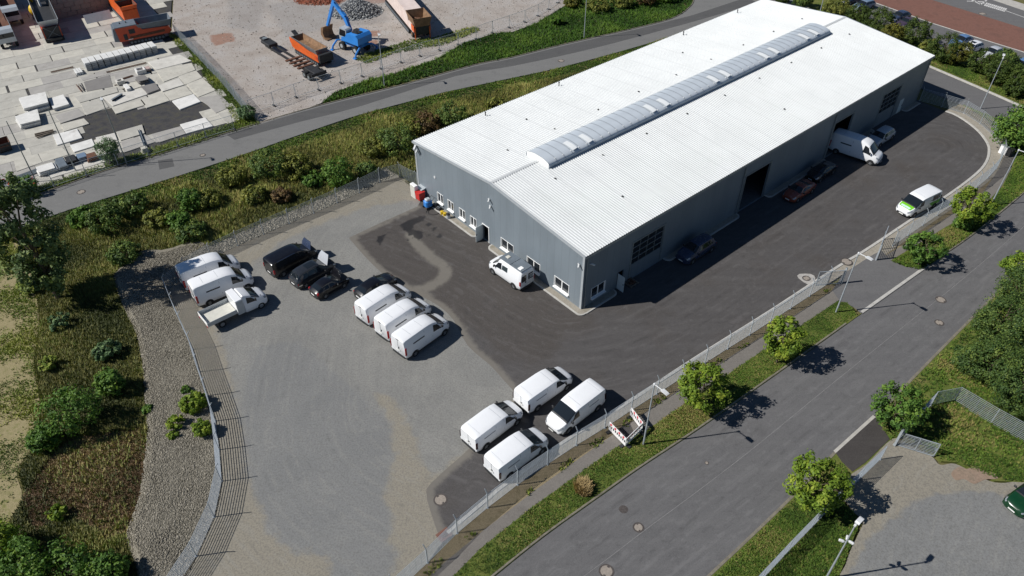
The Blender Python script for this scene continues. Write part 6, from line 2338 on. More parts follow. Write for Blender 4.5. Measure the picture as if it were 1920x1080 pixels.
# loose stones
def stones(name, label, poly, n, size, mt, zfun, seed=1, cat='gravel'):
    rng = np.random.default_rng(seed)
    X0, X1 = min(p[0] for p in poly), max(p[0] for p in poly)
    Y0, Y1 = min(p[1] for p in poly), max(p[1] for p in poly)
    x = rng.uniform(X0, X1, n * 6)
    y = rng.uniform(Y0, Y1, n * 6)
    ok = inside(poly, x, y)
    x, y = x[ok][:n], y[ok][:n]
    n = len(x)
    base = np.array([(1, 0, 0), (0, 1, 0), (-1, 0, 0), (0, -1, 0), (0, 0, .7), (0, 0, -.5)], float)
    s = size[0] + (size[1] - size[0]) * rng.random(n) ** 2
    V = base[None] * (s[:, None, None] * rng.uniform(.6, 1.3, (n, 6, 1)))
    a = rng.uniform(0, 6.28, n)
    ca, sa = np.cos(a)[:, None], np.sin(a)[:, None]
    vx, vy = V[:, :, 0] * ca - V[:, :, 1] * sa, V[:, :, 0] * sa + V[:, :, 1] * ca
    z = zfun(x, y)
    P = np.stack([vx + x[:, None], vy + y[:, None], V[:, :, 2] + z[:, None]], -1).reshape(-1, 3)
    f = np.array([(0, 1, 4), (1, 2, 4), (2, 3, 4), (3, 0, 4), (1, 0, 5), (2, 1, 5), (3, 2, 5), (0, 3, 5)])
    F = (f[None] + (np.arange(n) * 6)[:, None, None]).reshape(-1, 3)
    T = np.repeat(rng.random(n), 6)
    return link(name, np_mesh(name, P, F, mt, T), label=label, cat=cat, kind='stuff')


def m_stone(name, stops):
    m = NB(name)
    return m.done(m.ramp(m.attr('tint'), stops), .9, 0, .2)


MT['stones'] = m_stone('bank_stones', [(0, (.115, .105, .082)), (.5, (.225, .206, .165)), (1, (.37, .34, .28))])
MT['rubble'] = m_stone('grey_rubble', [(0, (.06, .065, .075)), (.5, (.17, .18, .19)), (1, (.40, .40, .38))])
MT['rubble_red'] = m_stone('red_rubble', [(0, (.10, .03, .02)), (.5, (.25, .08, .045)), (1, (.36, .20, .14))])
MT['lot_stones'] = m_stone('lot_stones', [(0, (.12, .10, .085)), (.5, (.28, .25, .21)), (1, (.50, .47, .42))])


def bank_z(x, y):
    dl = sdf(BANK_L, x, y, False)
    dr = sdf(LEFT_FENCE, x, y, False)
    t = dl / (dl + dr + 1e-6)
    return .03 + .34 * np.minimum(1, (1 - t) * 1.4) * np.minimum(1, t * 9)


bank_area = BANK_L + (LEFT_FENCE + GP([(333, 524), (372, 496), (415, 473)]))[::-1]
stones('bank_gravel', 'loose grey brown stones of the bank outside the fence', bank_area, 54000, (.03, .09), MT['stones'], bank_z, 2)
stones('margin_gravel', 'loose stones along the foot of the overgrown bank', BACK_FENCE[2:-1] + offset(BACK_FENCE[2:-1], 1.9)[::-1], 5200, (.05, .16), MT['stones'], lambda x, y: np.full(x.shape, 0.0), 3)
stones('lot_gravel', 'broken stones scattered over the stone lot', LOT, 16000, (.04, .16), MT['lot_stones'], lambda x, y: np.full(x.shape, .02), 4)

# ------------------------------------------------------------------ machines and stores beyond the back road
def axis_root(name, label, a, b, cat, z=.02, group=None):
    """Empty midway between two surveyed ground points, x axis from a to b; returns root and length."""
    p, q = G(*a), G(*b)
    d = q - p
    c = (p + q) / 2
    return empty(name, (c.x, c.y, z), math.atan2(d.y, d.x), label=label, cat=cat, group=group), d.length


def track(root, x0, x1, y, w=.45, h=.75):
    """Crawler track: rounded belt, rollers and side frame."""
    r = h / 2
    prof = []
    for k in range(9):
        a = math.pi / 2 + math.pi * k / 8
        prof.append((x0 + r + r * math.cos(a), r + r * math.sin(a)))
    for k in range(9):
        a = -math.pi / 2 + math.pi * k / 8
        prof.append((x1 - r + r * math.cos(a), r + r * math.sin(a)))
    m = MB()
    m.xprism(prof, y - w / 2, y + w / 2)
    t = m.build('track', MT['machine_dark'], root)
    n = max(3, int((x1 - x0) / .5))
    mr = MB()
    mr.cyl((0, -.016, 0), (0, .016, 0), r * .5, n=10)
    me_ro = mr.mesh('roller', MT['machine_grey'])
    for k in range(n):
        x = x0 + r + (x1 - x0 - 2 * r) * k / (n - 1)
        for s in (-1, 1):
            link('roller', me_ro, t, (x, y + s * (w / 2 + .014), r))
    m = MB()
    n = int((x1 - x0) / .18)
    for k in range(n):
        m.box((x0 + r * .6 + (x1 - x0 - r * 1.2) * k / max(1, n - 1), y, h + .01), (.07, w, .04))
    m.build('cleats', MT['machine_dark'], t)


def hopper(root, x0, x1, w, z0, z1, flare, mt, inner, th=.06):
    """Open flared trough."""
    m = MB()
    b0, b1, bw = x0 + flare, x1 - flare * .5, w / 2 - flare * .7
    O = [(x0, -w / 2, z1), (x1, -w / 2, z1), (x1, w / 2, z1), (x0, w / 2, z1), (b0, -bw, z0), (b1, -bw, z0), (b1, bw, z0), (b0, bw, z0)]
    m.add(O, [(0, 1, 5, 4), (1, 2, 6, 5), (2, 3, 7, 6), (3, 0, 4, 7), (4, 5, 6, 7)])
    I = [(x0 + th, -w / 2 + th, z1), (x1 - th, -w / 2 + th, z1), (x1 - th, w / 2 - th, z1), (x0 + th, w / 2 - th, z1), (b0 + th, -bw + th, z0 + .08), (b1 - th, -bw + th, z0 + .08), (b1 - th, bw - th, z0 + .08), (b0 + th, bw - th, z0 + .08)]
    m.add(I, [(4, 5, 1, 0), (5, 6, 2, 1), (6, 7, 3, 2), (7, 4, 0, 3), (7, 6, 5, 4)], 1)
    m.add([O[0], O[1], O[2], O[3], I[0], I[1], I[2], I[3]], [(0, 4, 5, 1), (1, 5, 6, 2), (2, 6, 7, 3), (3, 7, 4, 0)])
    return m.build('hopper', [mt, inner], root, fix=False)


# large shredder, its side towards the stacks of slabs
o, L = axis_root('shredder', 'large orange tracked shredder with grey hopper behind the slab stacks', (222, 84), (326, 64), 'shredder')
hl = L / 2
track(o, -hl + 1.6, hl - 1.4, -1.05)
track(o, -hl + 1.6, hl - 1.4, 1.05)
m = MB()
m.xprism([(-hl + .4, .75), (-hl + .2, 2.9), (-hl + 3.4, 2.95), (-.2, 2.1), (hl - .6, 1.9), (hl - .2, 1.2), (hl - .6, .8)], -1.25, 1.25)
m.build('hull', MT['orange_red'], o)
m = MB()
m.xprism([(-hl + .15, 2.93), (-hl + .2, 3.05), (-hl + 3.4, 3.08), (-hl + 3.5, 2.95)], -1.28, 1.28)
m.build('deck', MT['machine_grey'], o)
m = MB()
m.xprism([(-hl - .35, .9), (-hl - .1, 2.9), (-hl + .2, 2.9), (-hl + .4, .75)], -1.15, 1.15)
m.build('tail_hood', MT['machine_grey'], o)
hopper(o, -hl + 3.3, hl + .1, 2.9, 1.95, 3.0, .55, MT['machine_grey'], MT['machine_grey'])
for x, z, w, h in ((-hl + 2.5, 2.1, .9, .7), (-hl + 1.4, 1.4, .55, .9)):
    m = MB()
    m.box((x, -1.26, z), (w, .05, h))
    m.build('grille', MT['machine_dark'], o)
m = MB()
m.box((.4, -1.28, 1.25), (L - 3.2, .08, .35), 0, Matrix.Rotation(R(-2), 4, 'Y'))
m.build('side_rail', MT['rust'], o)
m = MB()
m.box((-hl + 2.0, -1.27, .95), (.7, .04, .1))
m.build('name_strip', MT['white_pvc'], o)
for x in (-hl + 1.2, -hl + 2.1):
    m = MB()
    m.cyl((x, .2, 3.05), (x, .2, 3.25), .09, n=8)
    m.build('exhaust', MT['machine_dark'], o)

# second orange machine behind it
o, L = axis_root('screening_plant', 'orange screening plant with open box behind the large shredder', (252, 46), (196, -14), 'screener')
hl = L / 2
track(o, -hl + .6, hl - .8, -1.0)
track(o, -hl + .6, hl - .8, 1.0)
m = MB()
m.xprism([(-hl, .8), (-hl, 2.4), (-hl + 2.6, 2.4), (-hl + 2.8, 2.7), (hl, 2.9), (hl, 1.2), (hl - .6, .8)], -1.2, 1.2)
m.build('hull', MT['orange'], o)
hopper(o, -hl - .1, -hl + 2.7, 2.7, 2.1, 3.1, .3, MT['orange'], MT['rust'])
hopper(o, -hl + 2.9, hl, 2.7, 2.3, 3.4, .3, MT['orange'], MT['machine_dark'])
m = MB()
m.box((-hl + 2.8, 0, 3.12), (.35, 2.6, .12))
m.build('cross_beam', MT['machine_dark'], o)

# third machine, its dark end to the camera
o, L = axis_root('shredder', 'orange shredder with dark end and grey hopper near the block wall', (106, 80), (78, 16), 'shredder')
hl = L / 2
track(o, -hl + .3, hl - 1.0, -1.1, .5, .8)
track(o, -hl + .3, hl - 1.0, 1.1, .5, .8)
m = MB()
m.xprism([(-hl + .2, .8), (-hl, 2.4), (hl - .6, 2.45), (hl, 1.6), (hl - .4, .8)], -1.3, 1.3)
m.build('hull', MT['orange_red'], o)
m = MB()
m.box((-hl + .02, 0, 1.7), (.25, 2.3, 1.7))
m.build('end_panel', MT['machine_dark'], o)
for s in (-1, 1):
    m = MB()
    m.box((-hl - .12, 0, 1.7), (.05, .06, 2.6), 0, Matrix.Translation((0, 0, 1.7)) @ Matrix.Rotation(s * R(48), 4, 'X') @ Matrix.Translation((0, 0, -1.7)))
    m.build('brace', MT['machine_grey'], o)
hopper(o, -hl + .1, hl - .8, 3.0, 2.5, 3.5, .45, MT['trim_grey'], MT['machine_dark'])
m = MB()
m.box((-hl - .2, 0, .7), (.7, 2.1, .35))
m.build('conveyor_foot', MT['machine_dark'], o)

# small tracked screener on the stone lot
o, L = axis_root('tracked_screener', 'small orange tracked screener beside the rusty trailer', (560, 92), (614, 124), 'screener')
hl = L / 2
track(o, -hl + .9, hl - .5, -.95, .4, .65)
track(o, -hl + .9, hl - .5, .95, .4, .65)
m = MB()
m.xprism([(-hl + .2, .9), (-hl + .1, 1.45), (hl - .3, 1.45), (hl - .3, .7), (-hl + 1.0, .65)], -1.1, 1.1)
for s in (-1, 1):
    m.xprism([(-hl + .1, 1.45), (-hl, 2.3), (-hl + 1.6, 2.2), (hl - 1.2, 1.6), (hl - .8, 1.45)], s * 1.12, s * 1.20)
m.build('hull', MT['orange'], o)
hopper(o, -hl + .3, hl - .9, 2.2, 1.5, 2.4, .5, MT['galv_dark'], MT['brown_steel'])
m = MB()
m.box((hl - .1, 0, 1.35), (.5, 2.3, 1.2))
m.build('end_box', MT['machine_dark'], o)
m = MB()
m.box((-hl - .5, .35, 1.9), (2.2, .7, .12), 0, Matrix.Translation((-hl - .2, 0, 1.7)) @ Matrix.Rotation(R(24), 4, 'Y') @ Matrix.Translation((hl + .2, 0, -1.7)))
m.build('conveyor', MT['machine_dark'], o)
m = MB()
m.box((hl - .8, -1.12, 1.25), (.7, .05, .5))
m.build('side_door', MT['orange_red'], o)

# large white and orange screen
o, L = axis_root('drum_screen', 'large white and orange screening machine with rusty hopper', (728, -6), (794, 74), 'screener')
hl = L / 2
MT['faded_white'] = mat('faded_white_orange', (.66, .55, .50), .5, var=.08, scale=.8, dirt=((.55, .18, .09), .55))
m = MB()
m.xprism([(-hl, 1.2), (-hl, 3.3), (hl - 3.9, 3.3), (hl - 3.3, 2.1), (hl - .9, 2.1), (hl - .9, 1.0), (-hl + 1.0, 1.0)], -1.35, 1.35)
m.build('hull', MT['faded_white'], o)
m = MB()
m.box((-hl + L * .36, 0, 3.36), (2.0, 2.4, .12))
m.build('roof_plate', MT['trim_grey'], o)
hopper(o, hl - 3.8, hl + .3, 3.1, 2.15, 3.6, .5, MT['brown_steel'], MT['brown_steel'])
for k in range(3):
    m = MB()
    a = random.uniform(-.6, .6)
    m.cyl((hl - 3.0, a, 2.5), (hl - 1.2 + a, -a * .5, 2.75), .09, n=6)
    m.build('loose_bar', MT['rust'], o)
m = MB()
m.box((hl - .55, 0, 1.6), (.7, 2.6, 1.7))
m.build('engine_box', MT['machine_dark'], o)
for s in (-1, 1):
    m = MB()
    m.box((hl - .9, s * 1.37, 1.75), (1.5, .06, 1.0))
    m.build('side_panel', MT['orange'], o)
    m = MB()
    m.box((hl - .15, s * 1.2, .95), (.16, .16, 1.9))
    m.build('support_leg', MT['orange'], o)
track(o, -hl + 3.2, hl - 3.0, -1.25, .45, .8)
track(o, -hl + 3.2, hl - 3.0, 1.25, .45, .8)
for s in (-1, 1):
    m = MB()
    m.cyl((hl - 1.6, s * .95, .55), (hl - 1.6, s * 1.4, .55), .55, n=18)
    w = m.build('wheel', MT['tyre'], o, smooth=40)
    m = MB()
    m.cyl((hl - 1.6, s * 1.38, .55), (hl - 1.6, s * 1.43, .55), .28, n=12)
    m.build('rim', MT['brown_steel'], w)

# blue wheeled excavator
pa, pb = G(666, 93), G(611, 72)
d = pb - pa
exc = empty('wheeled_excavator', (pa.x, pa.y, .02), math.atan2(d.y, d.x), label='blue wheeled excavator with raised boom beside the rubble heap', cat='excavator')
RE = d.length
m = MB()
m.bbox((0, 0, 1.05), (3.6, 1.6, .45), .06)
m.build('chassis', MT['machine_blue'], exc)
for x in (-1.35, 1.35):
    for s in (-1, 1):
        m = MB()
        m.cyl((x, s * .75, .58), (x, s * 1.2, .58), .58, n=18)
        w = m.build('wheel', MT['tyre'], exc, smooth=40)
        m = MB()
        m.cyl((x, s * 1.17, .58), (x, s * 1.23, .58), .28, n=12)
        m.build('rim', MT['trim_grey'], w)
for x in (-2.3, 2.3):
    for s in (-1, 1):
        m = MB()
        m.tube([(x * .8, s * .4, 1.1), (x, s * 1.1, 1.15), (x * 1.02, s * 1.9, .55), (x * 1.02, s * 2.1, .1)], .13, 6)
        m.box((x * 1.02, s * 2.1, .06), (.5, .5, .1))
        m.build('outrigger', MT['machine_blue'], exc)
rot = Matrix.Rotation(0, 4, 'Z')
m = MB()
m.cyl((0, 0, 1.25), (0, 0, 1.5), .8, n=16)
m.build('turntable', MT['machine_dark'], exc)
m = MB()
m.xprism([(-2.3, 1.5), (-2.4, 2.5), (-2.0, 2.85), (-.2, 2.75), (.2, 2.2), (1.0, 2.0), (1.1, 1.5)], -1.3, 1.3)
m.build('house', MT['machine_blue'], exc)
m = MB()
m.box((-1.2, .2, 2.86), (1.2, 1.0, .14))
m.box((-.3, -.5, 2.5), (.7, .7, .6))
m.build('engine_cover', MT['machine_dark'], exc)
m = MB()
m.cyl((-1.6, .6, 2.8), (-1.6, .6, 3.3), .07, n=8)
m.build('exhaust', MT['machine_dark'], exc)
m = MB()
m.xprism([(.0, 1.55), (-.1, 3.1), (.1, 3.25), (1.2, 3.25), (1.5, 2.4), (1.45, 1.55)], .25, 1.25)
cabx = m.build('cab', MT['trim_grey'], exc)
m = MB()
m.xprism([(.08, 2.15), (.05, 3.05), (1.15, 3.08), (1.40, 2.35), (1.36, 2.15)], .235, 1.265)
m.build('cab_window', MT['glass'], cabx)
m = MB()
m.quad((1.235, .33, 3.15), (1.235, 1.17, 3.15), (1.525, 1.17, 2.38), (1.525, .33, 2.38))
m.build('cab_window', MT['glass'], cabx, fix=False)
exc.scale = (1.12, 1.12, 1.12)
RE = RE / 1.12
tipx, tipz = RE * .60, 5.7
m = MB()
Mb = None
b0, b1, b2 = Vector((.8, -.35, 2.3)), Vector((RE * .26, -.35, 4.1)), Vector((tipx, -.35, tipz))


def beam(m, a, b, h0, h1, w):
    d = (b - a).normalized()
    n = Vector((-d.z, 0, d.x))
    v = []
    for p, h in ((a, h0), (b, h1)):
        for s, t in ((-1, -1), (1, -1), (1, 1), (-1, 1)):
            q = p + n * (t * h / 2)
            v.append((q.x, q.y + s * w / 2, q.z))
    m.add(v, [(3, 2, 1, 0), (4, 5, 6, 7), (0, 1, 5, 4), (1, 2, 6, 5), (2, 3, 7, 6), (3, 0, 4, 7)])


beam(m, b0, b1, .4, .6, .42)
beam(m, b1, b2, .6, .38, .42)
m.build('boom', MT['machine_blue'], exc)
s1 = Vector((RE * .93, -.35, 1.9))
m = MB()
beam(m, b2 + Vector((-.25, 0, .25)), s1, .45, .32, .36)
m.build('stick', MT['machine_blue'], exc)
m = MB()
m.cyl(b0 + Vector((.4, 0, .9)), b1.lerp(b2, .35) + Vector((0, 0, .5)), .09, n=8)
m.build('hydraulic_ram', MT['chrome'], exc)
m = MB()
m.cyl(b1.lerp(b2, .5) + Vector((-.1, 0, .6)), b2 + Vector((.1, 0, .45)), .08, n=8)
m.build('hydraulic_ram', MT['chrome'], exc)
m = MB()
bx_, bz_ = RE * .95, .1
m.xprism([(bx_ - .2, 1.9), (bx_ + .35, 1.7), (bx_ + .55, .7), (bx_ + .1, .1), (bx_ - .7, .12), (bx_ - .1, .4), (bx_ + .1, 1.0)], -1.25, .55)
m.build('bucket', MT['brown_steel'], exc)

# rusty low trailer
o, L = axis_root('low_trailer', 'rusty low loader trailer with dark gooseneck on the stone lot', (600, 150), (497, 87), 'trailer')
hl = L / 2
for s in (-1, 1):
    m = MB()
    m.box((.3, s * .5, .75), (L - 3.4, .2, .3))
    m.build('chassis_beam', MT['machine_dark'], o)
for k in range(4):
    m = MB()
    m.box((-hl + 3.6 + k * 1.15, 0, .95), (.45, 2.7, .16))
    m.build('cross_beam', MT['rust'], o)
m = MB()
m.bbox((hl - 1.8, 0, 1.15), (2.6, 1.5, .4), .05)
m.bbox((hl - .3, 0, 1.35), (1.4, .9, .25), .05)
m.build('gooseneck', MT['machine_dark'], o)
m = MB()
m.cyl((hl - .6, 0, 1.48), (hl - .6, 0, 1.56), .4, n=16)
m.build('kingpin_plate', MT['galv_dark'], o)
m = MB()
m.bbox((-hl + 1.5, 0, 1.05), (2.8, 1.3, .25), .03)
m.box((-hl + .05, 0, .95), (.2, 2.5, .4))
m.build('bogie_frame', MT['machine_dark'], o)
for x in (-hl + .9, -hl + 2.1):
    for s in (-1, 1):
        m = MB()
        m.cyl((x, s * .75, .48), (x, s * 1.28, .48), .48, n=18)
        w = m.build('wheel', MT['tyre'], o, smooth=40)
        m = MB()
        m.cyl((x, s * 1.26, .48), (x, s * 1.31, .48), .24, n=12)
        m.build('rim', MT['galv_dark'], w)

# rubble heaps
def heap(name, label, px, rx, ry, h, mt, n, seed, size=(.08, .34)):
    c = G(*px)
    rng = np.random.default_rng(seed)
    m = MB()
    rings = []
    for t in (1.0, .7, .4, .12):
        rings.append([(rx * t * math.cos(a) * (1 + .1 * math.sin(3 * a + seed)), ry * t * math.sin(a) * (1 + .1 * math.cos(2 * a)), h * (1 - t) ** .85) for a in [2 * math.pi * k / 16 for k in range(16)]])
    m.loft(rings)
    root = empty(name, (c.x, c.y, .0), label=label, cat='rubble heap')
    b = m.build('mound', mt, root, smooth=80)
    at = b.data.attributes.new('tint', 'FLOAT', 'POINT')
    at.data.foreach_set('value', np.full(len(b.data.vertices), .35, np.float32))
    poly = [(rx * 1.12 * math.cos(2 * math.pi * k / 20), ry * 1.12 * math.sin(2 * math.pi * k / 20)) for k in range(20)]

    def zf(x, y):
        t = np.clip(np.hypot(x / rx, y / ry), 0, 1)
        return h * (1 - t) ** .85
    s = stones('loose_stones', None, poly, n, size, mt, zf, seed, None)
    s.parent = root
    if 'label' in s:
        del s['label']
    return root


heap('rubble_heap', 'heap of grey broken concrete beside the blue excavator', (668, 22), 4.2, 3.6, 2.3, MT['rubble'], 2600, 5)
heap('rubble_heap', 'flat heap of red brick rubble at the top edge', (597, 2), 4.0, 2.0, .7, MT['rubble_red'], 900, 6, (.08, .25))


# trucks at the left edge
def lorry(label, a, b, body_m, cab_m, tipper=True):
    o, L = axis_root('lorry', label, a, b, 'lorry', group='lorries on the slab yard')
    hl = L / 2
    m = MB()
    m.box((0, 0, .85), (L - .4, .9, .3))
    m.build('chassis', MT['machine_dark'], o)
    m = MB()
    m.xprism([(-hl, 1.0), (-hl, 2.5), (-hl + .5, 2.9), (-hl + 2.0, 2.9), (-hl + 2.0, 1.0)], -1.2, 1.2)
    c = m.build('cab', cab_m, o)
    m = MB()
    m.quad((-hl - .01, -1.1, 1.75), (-hl - .01, 1.1, 1.75), (-hl - .01, 1.1, 2.45), (-hl - .01, -1.1, 2.45))
    m.build('windscreen', MT['glass'], c, fix=False)
    hopper(o, -hl + 2.2, hl, 2.5, 1.15, 2.6, .08, body_m, MT['rust'])
    for x in (-hl + .9, hl - 1.2, hl - 2.5):
        for s in (-1, 1):
            m = MB()
            m.cyl((x, s * .8, .5), (x, s * 1.22, .5), .5, n=16)
            w = m.build('wheel', MT['tyre'], o, smooth=40)
            m = MB()
            m.cyl((x, s * 1.2, .5), (x, s * 1.26, .5), .25, n=10)
            m.build('rim', MT['galv_dark'], w)
    return o


lorry('pale grey tipper lorry at the edge of the slab yard', (22, 92), (-18, 10), MT['galv_dark'], MT['trim_grey'])
lorry('dark lorry with pale roof behind the tipper lorry', (32, 50), (-10, -40), MT['machine_dark'], MT['trim_grey'])
o, L = axis_root('skip', 'dark steel skip at the edge of the slab yard', (-14, 288), (24, 277), 'skip')
hopper(o, -L / 2, L / 2, 2.0, .1, 1.25, .3, MT['machine_dark'], MT['rust'])
for s in (-1, 1):
    m = MB()
    m.box((0, s * .95, .9), (L * .8, .08, .1))
    m.build('side_rib', MT['rust'], o)
o = empty('cement_silo', G(72, 34), .3, label='small yellow mixer drum with upright chute by the block wall', cat='mixer')
m = MB()
m.loft([[(r_ * math.cos(a), r_ * math.sin(a), z) for a in [2 * math.pi * k / 14 for k in range(14)]] for r_, z in ((.35, .5), (.85, .9), (.95, 1.5), (.8, 2.0), (.4, 2.4))])
m.build('drum', MT['yellow'], o, smooth=50)
m = MB()
m.box((-.2, .5, 2.6), (.55, .2, 1.5))
m.build('chute', MT['yellow'], o)
for k in range(4):
    m = MB()
    a = k * math.pi / 2 + .4
    m.box((.7 * math.cos(a), .7 * math.sin(a), .4), (.1, .1, .85))
    m.build('leg', MT['machine_dark'], o)

# block wall
o, L = axis_root('block_wall', 'tall wall of large concrete blocks behind the orange machines', (84, 46), (222, 16), 'wall')
o.location = o.location + Vector((-.3, 1.6, 0))
BW, BH = 1.6, .8
MT['block'] = mat('block_concrete', (.30, .28, .25), .9, var=.15, scale=1.0, fine=.2, dirt=((.14, .13, .11), .5))
me_blk = []
for k in range(3):
    m = MB()
    m.bbox((0, 0, 0), (BW - .03, .8, BH - .02), .04)
    me_blk.append(m.mesh('block', MT['block']))
for r_ in range(5):
    n = int(L / BW)
    for k in range(n):
        link('block', me_blk[(k + r_) % 3], o, (-L / 2 + (k + .5 + (.5 if r_ % 2 else 0)) * BW, random.uniform(-.02, .02), BH / 2 + r_ * BH))
m = MB()
m.box((-L / 2 - .1, .0, 2.0), (.25, 1.2, 4.0))
m.build('end_post', MT['white_pvc'], o)
o = empty('leaning_sheet', G(188, 40), 0, label='pale sheet leaning against the foot of the block wall', cat='sheet')
d = G(205, 33) - G(165, 42)
o.rotation_euler = (R(0), 0, math.atan2(d.y, d.x))
m = MB()
m.box((0, 0, .7), (4.2, .08, 1.7), 0, Matrix.Rotation(R(-40), 4, 'X'))
m.build('panel', MT['trim_grey'], o)

# slab yard floor: cast slabs with open joints, some proud, some grey, some bleached
SLM = [mat('slab_concrete_%s' % nm, c, .92, var=.12, scale=.9, fine=.14, dirt=((.18, .16, .13), .5)) for nm, c in (('a', (.42, .405, .36)), ('b', (.49, .47, .41)), ('c', (.35, .335, .31)), ('d', (.57, .55, .50)), ('e', (.20, .19, .18)), ('f', (.68, .67, .64)))]
yard = empty('slab_yard_paving', G(170, 200), 0, kind='structure')
y0 = Vector(yard.location)


def slab(q, z0, z1, mt):
    m = MB()
    P = [p - y0 for p in q]
    c = sum(P, Vector()) / len(P)
    top = [p.lerp(c, .012) for p in P]
    n = len(P)
    m.add([(p.x, p.y, z0) for p in P] + [(p.x, p.y, z1 - .02) for p in P] + [(p.x, p.y, z1) for p in top], [tuple(range(2 * n, 3 * n))] + [(i, (i + 1) % n, n + (i + 1) % n, n + i) for i in range(n)] + [(n + i, n + (i + 1) % n, 2 * n + (i + 1) % n, 2 * n + i) for i in range(n)])
    return m.build('slab', mt, yard)


ux = (G(337, 103) - G(277, 117)).normalized()
uy = Vector((-ux.y, ux.x, 0))
org = G(150, 150)
floor_poly = GP([(-60, 420), (-180, -60), (330, -60), (316, 66), (300, 100), (160, 140), (150, 180), (100, 200), (100, 262), (70, 290), (20, 305), (0, 335), (-40, 350)])
chip_zone = GP([(150, 225), (210, 207), (270, 202), (320, 192), (335, 208), (385, 205), (412, 216), (428, 240), (385, 225), (335, 240), (290, 258), (265, 238), (215, 252), (175, 264), (150, 250)])
SLU, SLV = 4.6, 2.6
for i in range(-16, 14):
    for j in range(-18, 22):
        off = (SLU / 2 if j % 2 else 0) + random.uniform(-.2, .2)
        c = org + ux * (i * SLU + off) + uy * (j * SLV)
        if inside(SLAB_POLY, np.array([c.x]), np.array([c.y]))[0] and sdf(SLAB_POLY, np.array([c.x]), np.array([c.y]))[0] > 1.2 and sdf(chip_zone, np.array([c.x]), np.array([c.y]))[0] < -.6 and abs(c.x) < 95 and c.y < 150:
            hu, hv = SLU / 2 - .02, SLV / 2 - .02
            q = [c + ux * a * hu + uy * b * hv for a, b in ((-1, -1), (1, -1), (1, 1), (-1, 1))]
            slab(q, -.1, .02 + random.uniform(-.015, .02), SLM[random.choice((0, 0, 1, 1, 2, 0))])
for q, h, k in (([(277, 117), (337, 103), (360, 115), (293, 132)], .10, 3), ([(293, 133), (360, 119), (367, 132), (307, 155)], .12, 1), ([(334, 143), (368, 133), (380, 146), (347, 160)], .09, 1), ([(297, 162), (336, 148), (346, 160), (305, 173)], .13, 3), ([(350, 159), (380, 147), (405, 170), (372, 183)], .10, 1), ([(307, 175), (349, 163), (362, 177), (320, 190)], .12, 1),
                ([(323, 191), (363, 178), (377, 192), (338, 207)], .16, 5), ([(263, 188), (307, 176), (319, 190), (275, 204)], .14, 1), ([(210, 203), (266, 188), (274, 198), (218, 215)], .14, 1), ([(193, 183), (269, 166), (277, 178), (212, 200)], .12, 3), ([(140, 183), (219, 164), (222, 173), (150, 194)], .10, 0), ([(152, 196), (192, 184), (205, 202), (162, 217)], .10, 0), ([(370, 184), (413, 178), (435, 200), (405, 213), (390, 198)], .08, 2), ([(408, 214), (443, 207), (450, 225), (427, 233)], .08, 0),
                ([(338, 235), (385, 222), (400, 238), (350, 252)], .16, 5), ([(293, 254), (339, 238), (349, 252), (300, 268)], .12, 2), ([(218, 249), (267, 235), (272, 251), (227, 265)], .14, 0), ([(227, 267), (272, 253), (292, 267), (233, 287)], .10, 2), ([(180, 259), (217, 250), (222, 263), (182, 275)], .12, 3), ([(115, 234), (158, 223), (168, 233), (120, 248)], .12, 1), ([(100, 255), (145, 243), (155, 260), (108, 274)], .16, 5), ([(132, 274), (173, 262), (179, 275), (140, 287)], .16, 5),
                ([(27, 303), (71, 289), (80, 305), (32, 322)], .08, 1), ([(73, 288), (117, 277), (132, 290), (81, 305)], .08, 1), ([(103, 218), (147, 205), (160, 217), (115, 232)], .09, 2), ([(157, 154), (206, 141), (212, 163), (163, 172)], .06, 4), ([(215, 141), (262, 127), (268, 150), (218, 160)], .07, 2), ([(232, 160), (262, 152), (266, 163), (238, 172)], .10, 1), ([(265, 165), (292, 158), (300, 170), (278, 178)], .25, 4), ([(85, 320), (180, 290), (200, 303), (95, 335)], .08, 3), ([(150, 146), (205, 132), (207, 139), (155, 152)], .05, 2), ([(205, 131), (270, 116), (273, 123), (208, 138)], .05, 1)):
    slab(GP(q), -.05, h, SLM[k])


def slab_stack(label, q, n, th=.2, k=5, tilt=0.0):
    P = GP(q)
    c = sum(P, Vector()) / len(P)
    root = empty('slab_stack', (c.x, c.y, .03), 0, label=label, cat='slab stack')
    for i in range(n):
        m = MB()
        sh = Vector((random.uniform(-.2, .2), random.uniform(-.2, .2), 0)) if i else Vector()
        m.prism([p - c + sh for p in P], i * (th + .06), i * (th + .06) + th)
        m.build('slab', SLM[k], root)


slab_stack('bleached stack of wide slabs in the slab yard', [(40, 196), (90, 184), (95, 204), (50, 216)], 4)
slab_stack('single thick slab leaning beside the bleached stack', [(95, 190), (122, 182), (133, 200), (103, 209)], 2, .2)
slab_stack('lower bleached stack of slabs nearer the road', [(30, 228), (72, 214), (77, 234), (40, 243)], 3)
slab_stack('small grey slab pile in the middle of the slab yard', [(257, 152), (273, 147), (282, 155), (264, 160)], 4, .12, 4)

